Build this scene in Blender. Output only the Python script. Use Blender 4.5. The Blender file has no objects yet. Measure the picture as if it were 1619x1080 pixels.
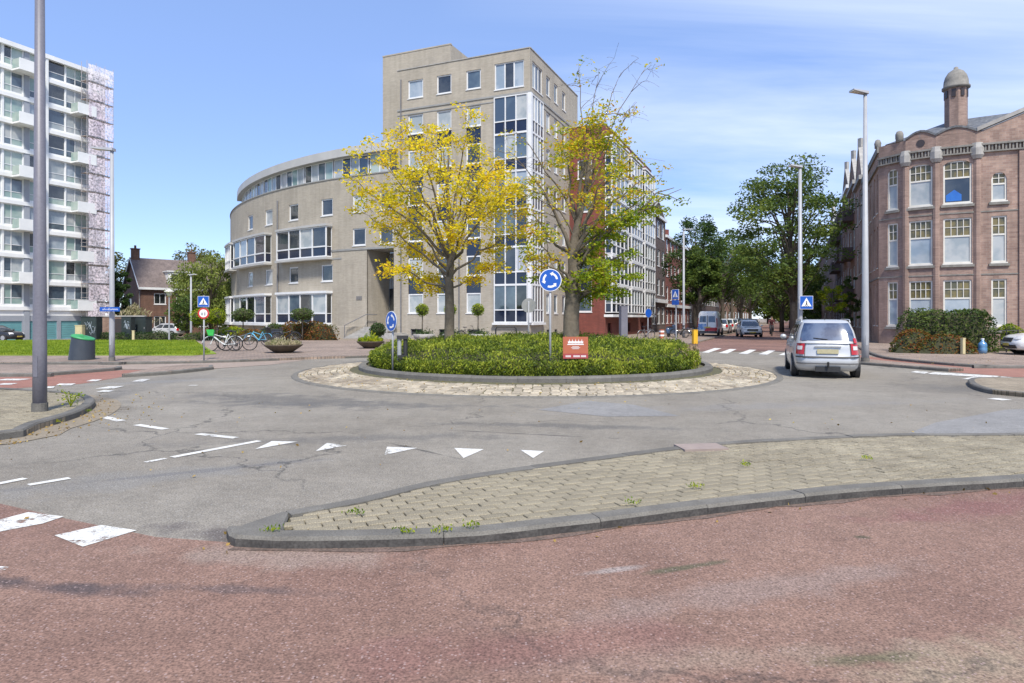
import bpy, math, random
import numpy as np
from mathutils import Vector, Matrix
random.seed(7); rng = np.random.default_rng(11)
SC = bpy.context.scene
COL = SC.collection
R = math.radians
# ------------------------------------------------------------------ camera, sky, sun, exposure
cd = bpy.data.cameras.new('camera'); cam = bpy.data.objects.new('camera', cd); COL.objects.link(cam)
cam.location = (0, 0, 1.65); cam.rotation_euler = (R(90), 0, 0)
cd.sensor_width = 36; cd.lens = 1030/1619*36; cd.shift_y = -(540-503)/1619
cd.clip_start = .05; cd.clip_end = 3000
SC.camera = cam
SUN_EL, SUN_AZ = R(54), R(168)            # azimuth from +Y towards +X
w = bpy.data.worlds.new('World'); SC.world = w; w.use_nodes = True
wn = w.node_tree; wl = wn.links; bg = wn.nodes['Background']
sky = wn.nodes.new('ShaderNodeTexSky'); sky.sky_type = 'NISHITA'; sky.sun_disc = False
sky.sun_elevation = SUN_EL; sky.sun_rotation = SUN_AZ; sky.air_density = .78; sky.dust_density = .12; sky.ozone_density = 2.6
SKY_STRENGTH = .112
bg.inputs['Strength'].default_value = SKY_STRENGTH
# thin cirrus: a flat cloud layer seen in perspective, laid over the sky colour
tc = wn.nodes.new('ShaderNodeTexCoord'); sep = wn.nodes.new('ShaderNodeSeparateXYZ'); wl.new(tc.outputs['Generated'], sep.inputs[0])
def wmath(op, a, b=None):
    n = wn.nodes.new('ShaderNodeMath'); n.operation = op
    for i, v in enumerate((a, b)):
        if v is None: continue
        if isinstance(v, (int, float)): n.inputs[i].default_value = v
        else: wl.new(v, n.inputs[i])
    return n.outputs[0]
zc = wmath('MAXIMUM', wmath('ADD', sep.outputs['Z'], .10), .06)
comb = wn.nodes.new('ShaderNodeCombineXYZ')
wl.new(wmath('DIVIDE', sep.outputs['X'], zc), comb.inputs[0]); wl.new(wmath('DIVIDE', sep.outputs['Y'], zc), comb.inputs[1])
mp = wn.nodes.new('ShaderNodeMapping'); mp.inputs['Rotation'].default_value = (0, 0, R(-22)); mp.inputs['Scale'].default_value = (.30, 1.05, 1)
mp.inputs['Location'].default_value = (5.3, 1.2, 0)
wl.new(comb.outputs[0], mp.inputs[0])
n1 = wn.nodes.new('ShaderNodeTexNoise'); n1.inputs['Scale'].default_value = .9; n1.inputs['Detail'].default_value = 9; n1.inputs['Roughness'].default_value = .58; n1.inputs['Distortion'].default_value = .5
wl.new(mp.outputs[0], n1.inputs['Vector'])
n2 = wn.nodes.new('ShaderNodeTexNoise'); n2.inputs['Scale'].default_value = .33; n2.inputs['Detail'].default_value = 3
wl.new(comb.outputs[0], n2.inputs['Vector'])
rp = wn.nodes.new('ShaderNodeMapRange'); rp.inputs['From Min'].default_value = .36; rp.inputs['From Max'].default_value = .74
wl.new(n1.outputs['Fac'], rp.inputs['Value'])
rp2 = wn.nodes.new('ShaderNodeMapRange'); rp2.inputs['From Min'].default_value = .38; rp2.inputs['From Max'].default_value = .64
grad = wmath('MULTIPLY', wmath('MAXIMUM', wmath('MINIMUM', wmath('DIVIDE', sep.outputs['X'], zc), 1.6), -1.6), .11)   # more cloud to the east
wl.new(wmath('ADD', n2.outputs['Fac'], grad), rp2.inputs['Value'])
cl = wmath('ADD', wmath('MULTIPLY', wmath('MULTIPLY', rp.outputs[0], rp2.outputs[0]), .80), .0)
mixh = wn.nodes.new('ShaderNodeMixRGB'); mixh.inputs['Fac'].default_value = .46; wl.new(sky.outputs[0], mixh.inputs['Color1']); mixh.inputs['Color2'].default_value = (2.05, 3.3, 5.3, 1)   # thin even haze
mixs = wn.nodes.new('ShaderNodeMixRGB'); wl.new(cl, mixs.inputs['Fac']); wl.new(mixh.outputs[0], mixs.inputs['Color1'])
mixs.inputs['Color2'].default_value = (5.0, 5.5, 6.3, 1)
hsv = wn.nodes.new('ShaderNodeHueSaturation'); hsv.inputs['Saturation'].default_value = 1.04; hsv.inputs['Hue'].default_value = .512
wl.new(mixs.outputs[0], hsv.inputs['Color'])
wl.new(hsv.outputs[0], bg.inputs['Color'])
sd = bpy.data.lights.new('sun', 'SUN'); sun = bpy.data.objects.new('sun', sd); COL.objects.link(sun)
sd.energy = 2.75; sd.angle = R(7.0); sd.color = (1, .94, .83)
sv = Vector((math.sin(SUN_AZ)*math.cos(SUN_EL), math.cos(SUN_AZ)*math.cos(SUN_EL), math.sin(SUN_EL)))
sun.rotation_euler = sv.to_track_quat('Z', 'Y').to_euler()
SC.view_settings.view_transform = 'Standard'; SC.view_settings.look = 'None'; SC.view_settings.gamma = 1
SC.view_settings.use_curve_mapping = False; SC.view_settings.exposure = 1.0
# ------------------------------------------------------------------ helpers
F, CX, HY, H = 1030., 809.5, 503., 1.65
def G(px, py, z=0):
    D = F*(H-z)/(py-HY); return ((px-CX)/F*D, D)
def X(px, D): return (px-CX)/F*D
def Z(py, D): return H+(HY-py)*D/F
DR = Vector((.397, .918, 0)); DF = Vector((-.918, .397, 0))   # street axis; front axis of the corner buildings
def zg(x, y):
    s = lambda t: max(0, min(1, t))**2*(3-2*max(0, min(1, t)))
    return -.6*s((y-45.5)/20)*s((-14-x)/12)

def tag(o, label=None, cat=None, group=None, kind=None):
    if label: o['label'] = label
    if cat: o['category'] = cat
    if group: o['group'] = group
    if kind: o['kind'] = kind
    return o
def thing(name, label, cat, loc=(0, 0, 0), rot=0, group=None):
    o = bpy.data.objects.new(name, None); COL.objects.link(o)
    o.empty_display_size = .2; o.location = loc; o.rotation_euler = (0, 0, rot)
    return tag(o, label, cat, group)
def link(name, me, parent=None, loc=None, rot=None):
    o = bpy.data.objects.new(name, me); COL.objects.link(o)
    if parent: o.parent = parent
    if loc is not None: o.location = loc
    if rot is not None: o.rotation_euler = rot
    return o
def dup(root, loc, rot=0, label=None, scale=None):
    r = root.copy(); COL.objects.link(r); r.location = loc; r.rotation_euler = (0, 0, rot)
    if label: r['label'] = label
    if scale: r.scale = (scale,)*3 if isinstance(scale, (int, float)) else scale
    for ch in list(root.children):
        c = ch.copy(); COL.objects.link(c); c.parent = r
        for g in list(ch.children):
            d = g.copy(); COL.objects.link(d); d.parent = c
    return r
class MB:
    def __init__(s): s.v = []; s.f = []; s.mi = []; s.uv = []; s.cur = 0
    def vert(s, p, uv=None): s.v.append((p[0], p[1], p[2])); s.uv.append(uv or (p[0]+p[1], p[2])); return len(s.v)-1
    def face(s, idx): s.f.append(tuple(idx)); s.mi.append(s.cur)
    def poly(s, pts, uvs=None):
        s.face([s.vert(p, uvs[i] if uvs else None) for i, p in enumerate(pts)])
    def box(s, c, d, rz=0, taper=1):
        x, y, z = d[0]/2, d[1]/2, d[2]/2; cs, sn = math.cos(rz), math.sin(rz); i = len(s.v)
        for dz in (-z, z):
            k = taper if dz > 0 else 1
            for dx, dy in ((-x, -y), (x, -y), (x, y), (-x, y)):
                dx *= k; dy *= k
                s.vert((c[0]+dx*cs-dy*sn, c[1]+dx*sn+dy*cs, c[2]+dz))
        for q in ((3, 2, 1, 0), (4, 5, 6, 7), (0, 1, 5, 4), (1, 2, 6, 5), (2, 3, 7, 6), (3, 0, 4, 7)): s.face([i+k for k in q])
    def hexa(s, b, t):   # 4 bottom, 4 top points
        i = len(s.v)
        for p in list(b)+list(t): s.vert(p)
        for q in ((3, 2, 1, 0), (4, 5, 6, 7), (0, 1, 5, 4), (1, 2, 6, 5), (2, 3, 7, 6), (3, 0, 4, 7)): s.face([i+k for k in q])
    def prism(s, pts, z0, z1):
        n = len(pts); i = len(s.v)
        for z in (z0, z1):
            for p in pts: s.vert((p[0], p[1], z))
        s.face([i+n-1-k for k in range(n)]); s.face([i+n+k for k in range(n)])
        for k in range(n):
            a, b = k, (k+1) % n; s.face([i+a, i+b, i+n+b, i+n+a])
    def tube(s, path, rad, n=8, cap=True):
        path = [Vector(p) for p in path]
        if isinstance(rad, (int, float)): rad = [rad]*len(path)
        rings = []; ref = None
        for k, p in enumerate(path):
            t = (path[min(k+1, len(path)-1)]-path[max(k-1, 0)])
            if t.length < 1e-9: t = Vector((0, 0, 1))
            t.normalize()
            if ref is None:
                ref = Vector((1, 0, 0)) if abs(t.x) < .8 else Vector((0, 1, 0))
            a = (ref-t*ref.dot(t)); 
            if a.length < 1e-6: a = t.orthogonal()
            a.normalize(); ref = a; b = t.cross(a)
            i = len(s.v)
            for j in range(n):
                an = 2*math.pi*j/n; q = p+(a*math.cos(an)+b*math.sin(an))*rad[k]; s.vert(q, (j/n, k))
            rings.append(i)
        for k in range(len(rings)-1):
            for j in range(n):
                j2 = (j+1) % n; s.face([rings[k]+j, rings[k]+j2, rings[k+1]+j2, rings[k+1]+j])
        if cap:
            s.face([rings[0]+n-1-j for j in range(n)]); s.face([rings[-1]+j for j in range(n)])
    def lathe(s, prof, n=16, c=(0, 0, 0), axis='z'):
        rings = []
        for r, z in prof:
            i = len(s.v)
            for j in range(n):
                an = 2*math.pi*j/n; u, v = r*math.cos(an), r*math.sin(an)
                p = (u, v, z) if axis == 'z' else ((u, z, v) if axis == 'y' else (z, u, v))
                s.vert((c[0]+p[0], c[1]+p[1], c[2]+p[2]))
            rings.append(i)
        for k in range(len(rings)-1):
            for j in range(n):
                j2 = (j+1) % n
                q = [rings[k]+j, rings[k]+j2, rings[k+1]+j2, rings[k+1]+j]
                s.face(q if axis != 'y' else q[::-1])
        a = [rings[0]+n-1-j for j in range(n)]; b = [rings[-1]+j for j in range(n)]
        s.face(a if axis != 'y' else a[::-1]); s.face(b if axis != 'y' else b[::-1])
    def ball(s, c, r, n=10, m=6, jit=0):
        if isinstance(r, (int, float)): r = (r, r, r)
        rings = []
        for k in range(m+1):
            ph = math.pi*k/m; i = len(s.v)
            for j in range(n):
                an = 2*math.pi*j/n; q = 1+random.uniform(-jit, jit)
                s.vert((c[0]+r[0]*math.sin(ph)*math.cos(an)*q, c[1]+r[1]*math.sin(ph)*math.sin(an)*q, c[2]+r[2]*math.cos(ph)*q))
            rings.append(i)
        for k in range(m):
            for j in range(n):
                j2 = (j+1) % n; s.face([rings[k+1]+j, rings[k+1]+j2, rings[k]+j2, rings[k]+j])
    def mesh(s, name, mats, off=(0, 0, 0), smooth=False):
        me = bpy.data.meshes.new(name)
        vs = s.v if not any(off) else [(a-off[0], b-off[1], c-off[2]) for a, b, c in s.v]
        me.from_pydata(vs, [], s.f)
        if not isinstance(mats, (list, tuple)): mats = [mats]
        for m in mats: me.materials.append(m)
        if len(mats) > 1: me.polygons.foreach_set('material_index', s.mi)
        uvl = me.uv_layers.new(name='UVMap'); li = np.empty(len(me.loops), dtype=np.int32); me.loops.foreach_get('vertex_index', li)
        uvl.data.foreach_set('uv', np.array(s.uv, dtype=np.float32)[li].ravel())
        if smooth: me.polygons.foreach_set('use_smooth', [True]*len(me.polygons))
        me.update(); return me
    def build(s, name, mats, parent=None, smooth=False, world=False, kind=None, **kw):
        off = (0, 0, 0)
        if world and parent is not None:
            q = Vector(parent.location); 
            if parent.parent: q = q+parent.parent.location
            off = tuple(q)
        o = link(name, s.mesh(name, mats, off, smooth), parent)
        return tag(o, kind=kind, **kw)
def split_build(mb, name, mats, parent=None, world=False, chunk=None):
    """each loose piece of mb becomes an object of its own; chunk: how many faces make one piece (else by connectivity)"""
    n = len(mb.v); par = list(range(n))
    def fd(i):
        while par[i] != i: par[i] = par[par[i]]; i = par[i]
        return i
    for f in mb.f:
        r0 = fd(f[0])
        for i in f[1:]: par[fd(i)] = r0
    groups = {}
    for k, f in enumerate(mb.f): groups.setdefault(fd(f[0]), []).append(k)
    out = []
    for g in groups.values():
        m2 = MB(); mp = {}
        for k in g:
            for i in mb.f[k]:
                if i not in mp: mp[i] = m2.vert(mb.v[i], mb.uv[i])
            m2.face([mp[i] for i in mb.f[k]]); m2.mi[-1] = mb.mi[k]
        out.append(m2.build(name, mats, parent, world=world))
    return out
def autosmooth(o, ang=35):
    me = o.data
    me.polygons.foreach_set('use_smooth', [True]*len(me.polygons))
    try: me.set_sharp_from_angle(angle=R(ang))
    except Exception: pass
    return o
def add_mod(o, typ, **kw):
    m = o.modifiers.new(typ.lower(), typ)
    for k, v in kw.items(): setattr(m, k, v)
    return m
# ------------------------------------------------------------------ materials
def mat(name, c, c2=None, scale=3., rough=.7, metal=0., bump=0., bscale=None, detail=6, mixlo=.35, mixhi=.65, rnd=0., spec=.5, coat=0., coord='Object', fine=0., fscale=120.):
    m = bpy.data.materials.new(name); m.use_nodes = True; nt = m.node_tree; L = nt.links
    b = nt.nodes['Principled BSDF']; b.inputs['Roughness'].default_value = rough; b.inputs['Metallic'].default_value = metal
    b.inputs['Specular IOR Level'].default_value = spec; b.inputs['Coat Weight'].default_value = coat; b.inputs['Coat Roughness'].default_value = .05
    b.inputs['Base Color'].default_value = (*c, 1)
    col = None
    t = nt.nodes.new('ShaderNodeTexCoord')
    if c2 is not None:
        n = nt.nodes.new('ShaderNodeTexNoise'); n.inputs['Scale'].default_value = scale; n.inputs['Detail'].default_value = detail; n.inputs['Roughness'].default_value = .6
        L.new(t.outputs[coord], n.inputs['Vector'])
        mr = nt.nodes.new('ShaderNodeMapRange'); mr.inputs['From Min'].default_value = mixlo; mr.inputs['From Max'].default_value = mixhi
        L.new(n.outputs['Fac'], mr.inputs['Value'])
        mx = nt.nodes.new('ShaderNodeMixRGB'); mx.inputs['Color1'].default_value = (*c, 1); mx.inputs['Color2'].default_value = (*c2, 1)
        L.new(mr.outputs[0], mx.inputs['Fac']); col = mx.outputs[0]
    def modulate(fac, lo, hi):
        nonlocal col
        mr = nt.nodes.new('ShaderNodeMapRange'); mr.inputs['To Min'].default_value = lo; mr.inputs['To Max'].default_value = hi
        L.new(fac, mr.inputs['Value'])
        mx = nt.nodes.new('ShaderNodeVectorMath'); mx.operation = 'SCALE'
        if col is not None: L.new(col, mx.inputs[0])
        else: mx.inputs[0].default_value = c
        L.new(mr.outputs[0], mx.inputs['Scale']); col = mx.outputs[0]
    if rnd:
        oi = nt.nodes.new('ShaderNodeObjectInfo'); ge = nt.nodes.new('ShaderNodeNewGeometry')
        ad = nt.nodes.new('ShaderNodeMath'); ad.operation = 'ADD'; L.new(oi.outputs['Random'], ad.inputs[0]); L.new(ge.outputs['Random Per Island'], ad.inputs[1])
        fr = nt.nodes.new('ShaderNodeMath'); fr.operation = 'FRACT'; L.new(ad.outputs[0], fr.inputs[0])
        modulate(fr.outputs[0], 1-rnd, 1+rnd)
    if fine:
        n3 = nt.nodes.new('ShaderNodeTexNoise'); n3.inputs['Scale'].default_value = fscale; n3.inputs['Detail'].default_value = 2
        L.new(t.outputs[coord], n3.inputs['Vector'])
        mr3 = nt.nodes.new('ShaderNodeMapRange'); mr3.inputs['From Min'].default_value = .3; mr3.inputs['From Max'].default_value = .7; L.new(n3.outputs['Fac'], mr3.inputs['Value'])
        modulate(mr3.outputs[0], 1-fine, 1+fine)
    if col is not None: L.new(col, b.inputs['Base Color'])
    if bump:
        n2 = nt.nodes.new('ShaderNodeTexNoise'); n2.inputs['Scale'].default_value = bscale or scale*4; n2.inputs['Detail'].default_value = 4
        L.new(t.outputs[coord], n2.inputs['Vector'])
        bp = nt.nodes.new('ShaderNodeBump'); bp.inputs['Strength'].default_value = bump; bp.inputs['Distance'].default_value = .02
        L.new(n2.outputs['Fac'], bp.inputs['Height']); L.new(bp.outputs[0], b.inputs['Normal'])
    m['_col'] = 1
    return m
def colout(m):
    b = m.node_tree.nodes['Principled BSDF']; i = b.inputs['Base Color']
    return i.links[0].from_socket if i.is_linked else None
def brick(name, c1, c2, mortar, bw=.21, bh=.065, stain=.25, rough=.85):
    m = bpy.data.materials.new(name); m.use_nodes = True; nt = m.node_tree; L = nt.links; b = nt.nodes['Principled BSDF']; b.inputs['Roughness'].default_value = rough
    t = nt.nodes.new('ShaderNodeTexCoord'); br = nt.nodes.new('ShaderNodeTexBrick'); L.new(t.outputs['UV'], br.inputs['Vector'])
    br.inputs['Scale'].default_value = 1; br.inputs['Brick Width'].default_value = bw; br.inputs['Row Height'].default_value = bh; br.inputs['Mortar Size'].default_value = .006
    br.inputs['Color1'].default_value = (*c1, 1); br.inputs['Color2'].default_value = (*c2, 1); br.inputs['Mortar'].default_value = (*mortar, 1)
    n = nt.nodes.new('ShaderNodeTexNoise'); n.inputs['Scale'].default_value = .55; n.inputs['Detail'].default_value = 8; n.inputs['Roughness'].default_value = .65; L.new(t.outputs['Object'], n.inputs['Vector'])
    mr = nt.nodes.new('ShaderNodeMapRange'); mr.inputs['From Min'].default_value = .3; mr.inputs['From Max'].default_value = .7; mr.inputs['To Min'].default_value = 1-stain; mr.inputs['To Max'].default_value = 1+stain*.5
    L.new(n.outputs['Fac'], mr.inputs['Value'])
    m4 = nt.nodes.new('ShaderNodeMapping'); m4.inputs['Scale'].default_value = (.7, 6, 1); L.new(t.outputs['UV'], m4.inputs[0]); n4 = nt.nodes.new('ShaderNodeTexNoise'); n4.inputs['Scale'].default_value = 1.6; n4.inputs['Detail'].default_value = 6; L.new(m4.outputs[0], n4.inputs['Vector'])
    mr4 = nt.nodes.new('ShaderNodeMapRange'); mr4.inputs['From Min'].default_value = .3; mr4.inputs['From Max'].default_value = .7; mr4.inputs['To Min'].default_value = .92; mr4.inputs['To Max'].default_value = 1.07; L.new(n4.outputs['Fac'], mr4.inputs['Value'])
    m5 = nt.nodes.new('ShaderNodeMapping'); m5.inputs['Scale'].default_value = (1.1, .09, 1); L.new(t.outputs['UV'], m5.inputs[0]); n5 = nt.nodes.new('ShaderNodeTexNoise'); n5.inputs['Scale'].default_value = 2.2; n5.inputs['Detail'].default_value = 5; L.new(m5.outputs[0], n5.inputs['Vector'])
    mr5 = nt.nodes.new('ShaderNodeMapRange'); mr5.inputs['From Min'].default_value = .35; mr5.inputs['From Max'].default_value = .6; mr5.inputs['To Min'].default_value = 1-stain*.7; mr5.inputs['To Max'].default_value = 1.02; L.new(n5.outputs['Fac'], mr5.inputs['Value'])
    m6 = nt.nodes.new('ShaderNodeMath'); m6.operation = 'MULTIPLY'; L.new(mr5.outputs[0], m6.inputs[0]); L.new(mr4.outputs[0], m6.inputs[1])
    mm = nt.nodes.new('ShaderNodeMath'); mm.operation = 'MULTIPLY'; L.new(mr.outputs[0], mm.inputs[0]); L.new(m6.outputs[0], mm.inputs[1])
    sc = nt.nodes.new('ShaderNodeVectorMath'); sc.operation = 'SCALE'; L.new(br.outputs['Color'], sc.inputs[0]); L.new(mm.outputs[0], sc.inputs['Scale'])
    L.new(sc.outputs[0], b.inputs['Base Color'])
    bp = nt.nodes.new('ShaderNodeBump'); bp.inputs['Strength'].default_value = .4; bp.inputs['Distance'].default_value = .008; bp.invert = True
    L.new(br.outputs['Fac'], bp.inputs['Height']); L.new(bp.outputs[0], b.inputs['Normal'])
    return m
def leafmat(name, cols, trans=.45, rough=.6, posscale=.6):
    m = bpy.data.materials.new(name); m.use_nodes = True; nt = m.node_tree; L = nt.links; nt.nodes.remove(nt.nodes['Principled BSDF'])
    out = nt.nodes['Material Output']; ge = nt.nodes.new('ShaderNodeNewGeometry'); t = nt.nodes.new('ShaderNodeTexCoord')
    n = nt.nodes.new('ShaderNodeTexNoise'); n.inputs['Scale'].default_value = posscale; n.inputs['Detail'].default_value = 3; L.new(t.outputs['Object'], n.inputs['Vector'])
    mr = nt.nodes.new('ShaderNodeMapRange'); mr.inputs['From Min'].default_value = .3; mr.inputs['From Max'].default_value = .7; L.new(n.outputs['Fac'], mr.inputs['Value'])
    a = nt.nodes.new('ShaderNodeMixRGB'); a.inputs['Fac'].default_value = .5; L.new(ge.outputs['Random Per Island'], a.inputs['Color1']); L.new(mr.outputs[0], a.inputs['Color2'])
    cr = nt.nodes.new('ShaderNodeValToRGB'); e = cr.color_ramp.elements
    while len(e) < len(cols): e.new(.5)
    for i, cc in enumerate(cols): e[i].position = .15+.7*i/(len(cols)-1); e[i].color = (*cc, 1)
    L.new(a.outputs[0], cr.inputs['Fac'])
    d = nt.nodes.new('ShaderNodeBsdfPrincipled'); d.inputs['Roughness'].default_value = rough; d.inputs['Specular IOR Level'].default_value = .3; L.new(cr.outputs[0], d.inputs['Base Color'])
    tr = nt.nodes.new('ShaderNodeBsdfTranslucent'); L.new(cr.outputs[0], tr.inputs['Color'])
    mx = nt.nodes.new('ShaderNodeMixShader'); mx.inputs['Fac'].default_value = trans; L.new(d.outputs[0], mx.inputs[1]); L.new(tr.outputs[0], mx.inputs[2]); L.new(mx.outputs[0], out.inputs['Surface'])
    return m
M = {}
# ------------------------------------------------------------------ ground materials
def roadmat(name, c1, c2, speck, stains=(), crack=.0, rough=.85, big=.22, lightspeck=None):
    m = bpy.data.materials.new(name); m.use_nodes = True; nt = m.node_tree; L = nt.links; b = nt.nodes['Principled BSDF']; b.inputs['Roughness'].default_value = rough
    b.inputs['Specular IOR Level'].default_value = .35
    N = nt.nodes.new; t = N('ShaderNodeTexCoord'); P = t.outputs['Object']
    def noise(scale, det=4, ro=.6, vec=P):
        n = N('ShaderNodeTexNoise'); n.inputs['Scale'].default_value = scale; n.inputs['Detail'].default_value = det; n.inputs['Roughness'].default_value = ro; L.new(vec, n.inputs['Vector']); return n
    def rng_(v, a, b_, lo=0, hi=1):
        r = N('ShaderNodeMapRange'); r.inputs['From Min'].default_value = a; r.inputs['From Max'].default_value = b_; r.inputs['To Min'].default_value = lo; r.inputs['To Max'].default_value = hi; L.new(v, r.inputs['Value']); return r.outputs[0]
    def math_(op, a, b_):
        n = N('ShaderNodeMath'); n.operation = op
        for i, v in enumerate((a, b_)):
            if isinstance(v, (int, float)): n.inputs[i].default_value = v
            else: L.new(v, n.inputs[i])
        return n.outputs[0]
    def mix(f, a, b_):
        n = N('ShaderNodeMixRGB'); L.new(f, n.inputs['Fac'])
        for k, v in (('Color1', a), ('Color2', b_)):
            if isinstance(v, tuple): n.inputs[k].default_value = (*v, 1)
            else: L.new(v, n.inputs[k])
        return n.outputs[0]
    def scale(c, f):
        n = N('ShaderNodeVectorMath'); n.operation = 'SCALE'; L.new(c, n.inputs[0]); L.new(f, n.inputs['Scale']); return n.outputs[0]
    nb = noise(big, 6, .62)
    col = mix(rng_(nb.outputs['Fac'], .36, .64), c1, c2)
    for sc, am in ((1.7, .12), (9., .12)): col = scale(col, rng_(noise(sc, 5).outputs['Fac'], .3, .7, 1-am, 1+am))
    wob = noise(2.2, 5)
    for (x, y, rx, ry, rz, cc, st) in stains:
        mp = N('ShaderNodeMapping'); mp.vector_type = 'TEXTURE'; mp.inputs['Location'].default_value = (x, y, 0); mp.inputs['Rotation'].default_value = (0, 0, R(rz)); mp.inputs['Scale'].default_value = (rx, ry, 1)
        L.new(P, mp.inputs[0]); ln = N('ShaderNodeVectorMath'); ln.operation = 'LENGTH'; L.new(mp.outputs[0], ln.inputs[0])
        d = math_('ADD', ln.outputs['Value'], rng_(wob.outputs['Fac'], .3, .7, -.55, .55))
        col = mix(math_('MULTIPLY', rng_(d, 1.0, .35), st), col, cc)
    if crack:
        wv = N('ShaderNodeVectorMath'); wv.operation = 'ADD'; wn2 = noise(.9, 5)
        sc2 = N('ShaderNodeVectorMath'); sc2.operation = 'SCALE'; sc2.inputs['Scale'].default_value = 1.6; L.new(wn2.outputs['Color'], sc2.inputs[0])
        L.new(P, wv.inputs[0]); L.new(sc2.outputs[0], wv.inputs[1])
        vo = N('ShaderNodeTexVoronoi'); vo.feature = 'DISTANCE_TO_EDGE'; vo.inputs['Scale'].default_value = .16; L.new(wv.outputs[0], vo.inputs['Vector'])
        cm = math_('MULTIPLY', rng_(vo.outputs['Distance'], .006, .0), rng_(noise(.35, 2).outputs['Fac'], .40, .55))
        col = mix(math_('MULTIPLY', cm, crack), col, (.03, .03, .03))
    fs = noise(70, 2); col = scale(col, rng_(fs.outputs['Fac'], .32, .68, 1-speck, 1+speck))
    if lightspeck:
        v = N('ShaderNodeTexVoronoi'); v.inputs['Scale'].default_value = 55; L.new(P, v.inputs['Vector'])
        sx = N('ShaderNodeSeparateXYZ'); L.new(v.outputs['Color'], sx.inputs[0])
        f = math_('MULTIPLY', rng_(sx.outputs[0], .80, .86), rng_(v.outputs['Distance'], .42, .3)); col = mix(math_('MULTIPLY', f, .75), col, lightspeck)
        f2 = math_('MULTIPLY', rng_(sx.outputs[1], .82, .86), rng_(v.outputs['Distance'], .42, .3)); col = mix(math_('MULTIPLY', f2, .6), col, tuple(q*.35 for q in c1))
    L.new(col, b.inputs['Base Color'])
    bp = N('ShaderNodeBump'); bp.inputs['Strength'].default_value = .55; bp.inputs['Distance'].default_value = .006; L.new(noise(60, 3).outputs['Fac'], bp.inputs['Height']); L.new(bp.outputs[0], b.inputs['Normal'])
    return m
M['asphalt'] = roadmat('asphalt', (.192, .171, .140), (.246, .224, .188), .40, [
    (-1.2, 8.2, 1.0, .045, -44, (.05, .048, .045), .8), (.1, 9.3, 1.5, .05, -16, (.055, .05, .048), .7), (-3.6, 6.9, 1.6, .10, 28, (.085, .08, .085), .7),
    (-4.6, 13.2, 3.2, 1.0, -20, (.085, .082, .08), .6), (-2.2, 8.9, 2.6, .35, 8, (.09, .087, .085), .5), (-2.0, 4.95, .9, .28, -10, (.10, .085, .08), .8),
    (-3.3, 12.4, 4.5, .5, -5, (.10, .098, .095), .5), (5, 12.3, 4.5, .5, 12, (.21, .20, .19), .5), (10.5, 15.2, 1.6, 1.2, 0, (.09, .088, .085), .5),
    (-9, 17.0, 2.5, .5, 30, (.22, .215, .205), .6), (-7.5, 11.4, .7, .9, -40, (.11, .092, .07), .7), (0.6, 10.0, 2.4, .28, -8, (.095, .092, .088), .6), (-4, 6.6, 2, .5, 30, (.20, .195, .185), .5)], crack=.7, lightspeck=(.34, .33, .31))
M['red_asphalt'] = roadmat('red_asphalt', (.178, .103, .079), (.236, .150, .113), .40, [
    (-3.7, 4.15, 1.9, .10, -10, (.07, .055, .055), .85), (-1.7, 3.95, .9, .08, -4, (.09, .07, .068), .6), (-1.5, 4.5, 1.2, .22, -6, (.25, .19, .155), .75), (1.6, 4.0, 1.8, .2, 18, (.235, .175, .15), .6),
    (2.9, 3.25, 1.5, .32, 14, (.26, .205, .145), .8), (.9, 3.15, 1.3, .16, 6, (.25, .19, .145), .5), (.65, 4.25, .28, .05, 20, (.28, .24, .22), .8), (1.15, 4.3, .33, .05, 20, (.085, .085, .05), .8), (2.62, 4.9, .11, .05, 0, (.07, .065, .04), .9), (3.0, 3.3, .3, .06, 10, (.1, .1, .06), .6), (1.7, 3.15, .3, .07, 8, (.1, .1, .055), .7),
    (4.2, 5.7, 1.6, .3, 14, (.17, .07, .07), .5), (0, 3.2, 1.2, .3, 10, (.165, .075, .07), .4)], crack=.5, lightspeck=(.36, .26, .24))
M['far_red'] = roadmat('far_red_asphalt', (.25, .115, .085), (.29, .15, .115), .2)
M['pink_path'] = roadmat('pale_path', (.27, .21, .17), (.32, .26, .22), .2)
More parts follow.
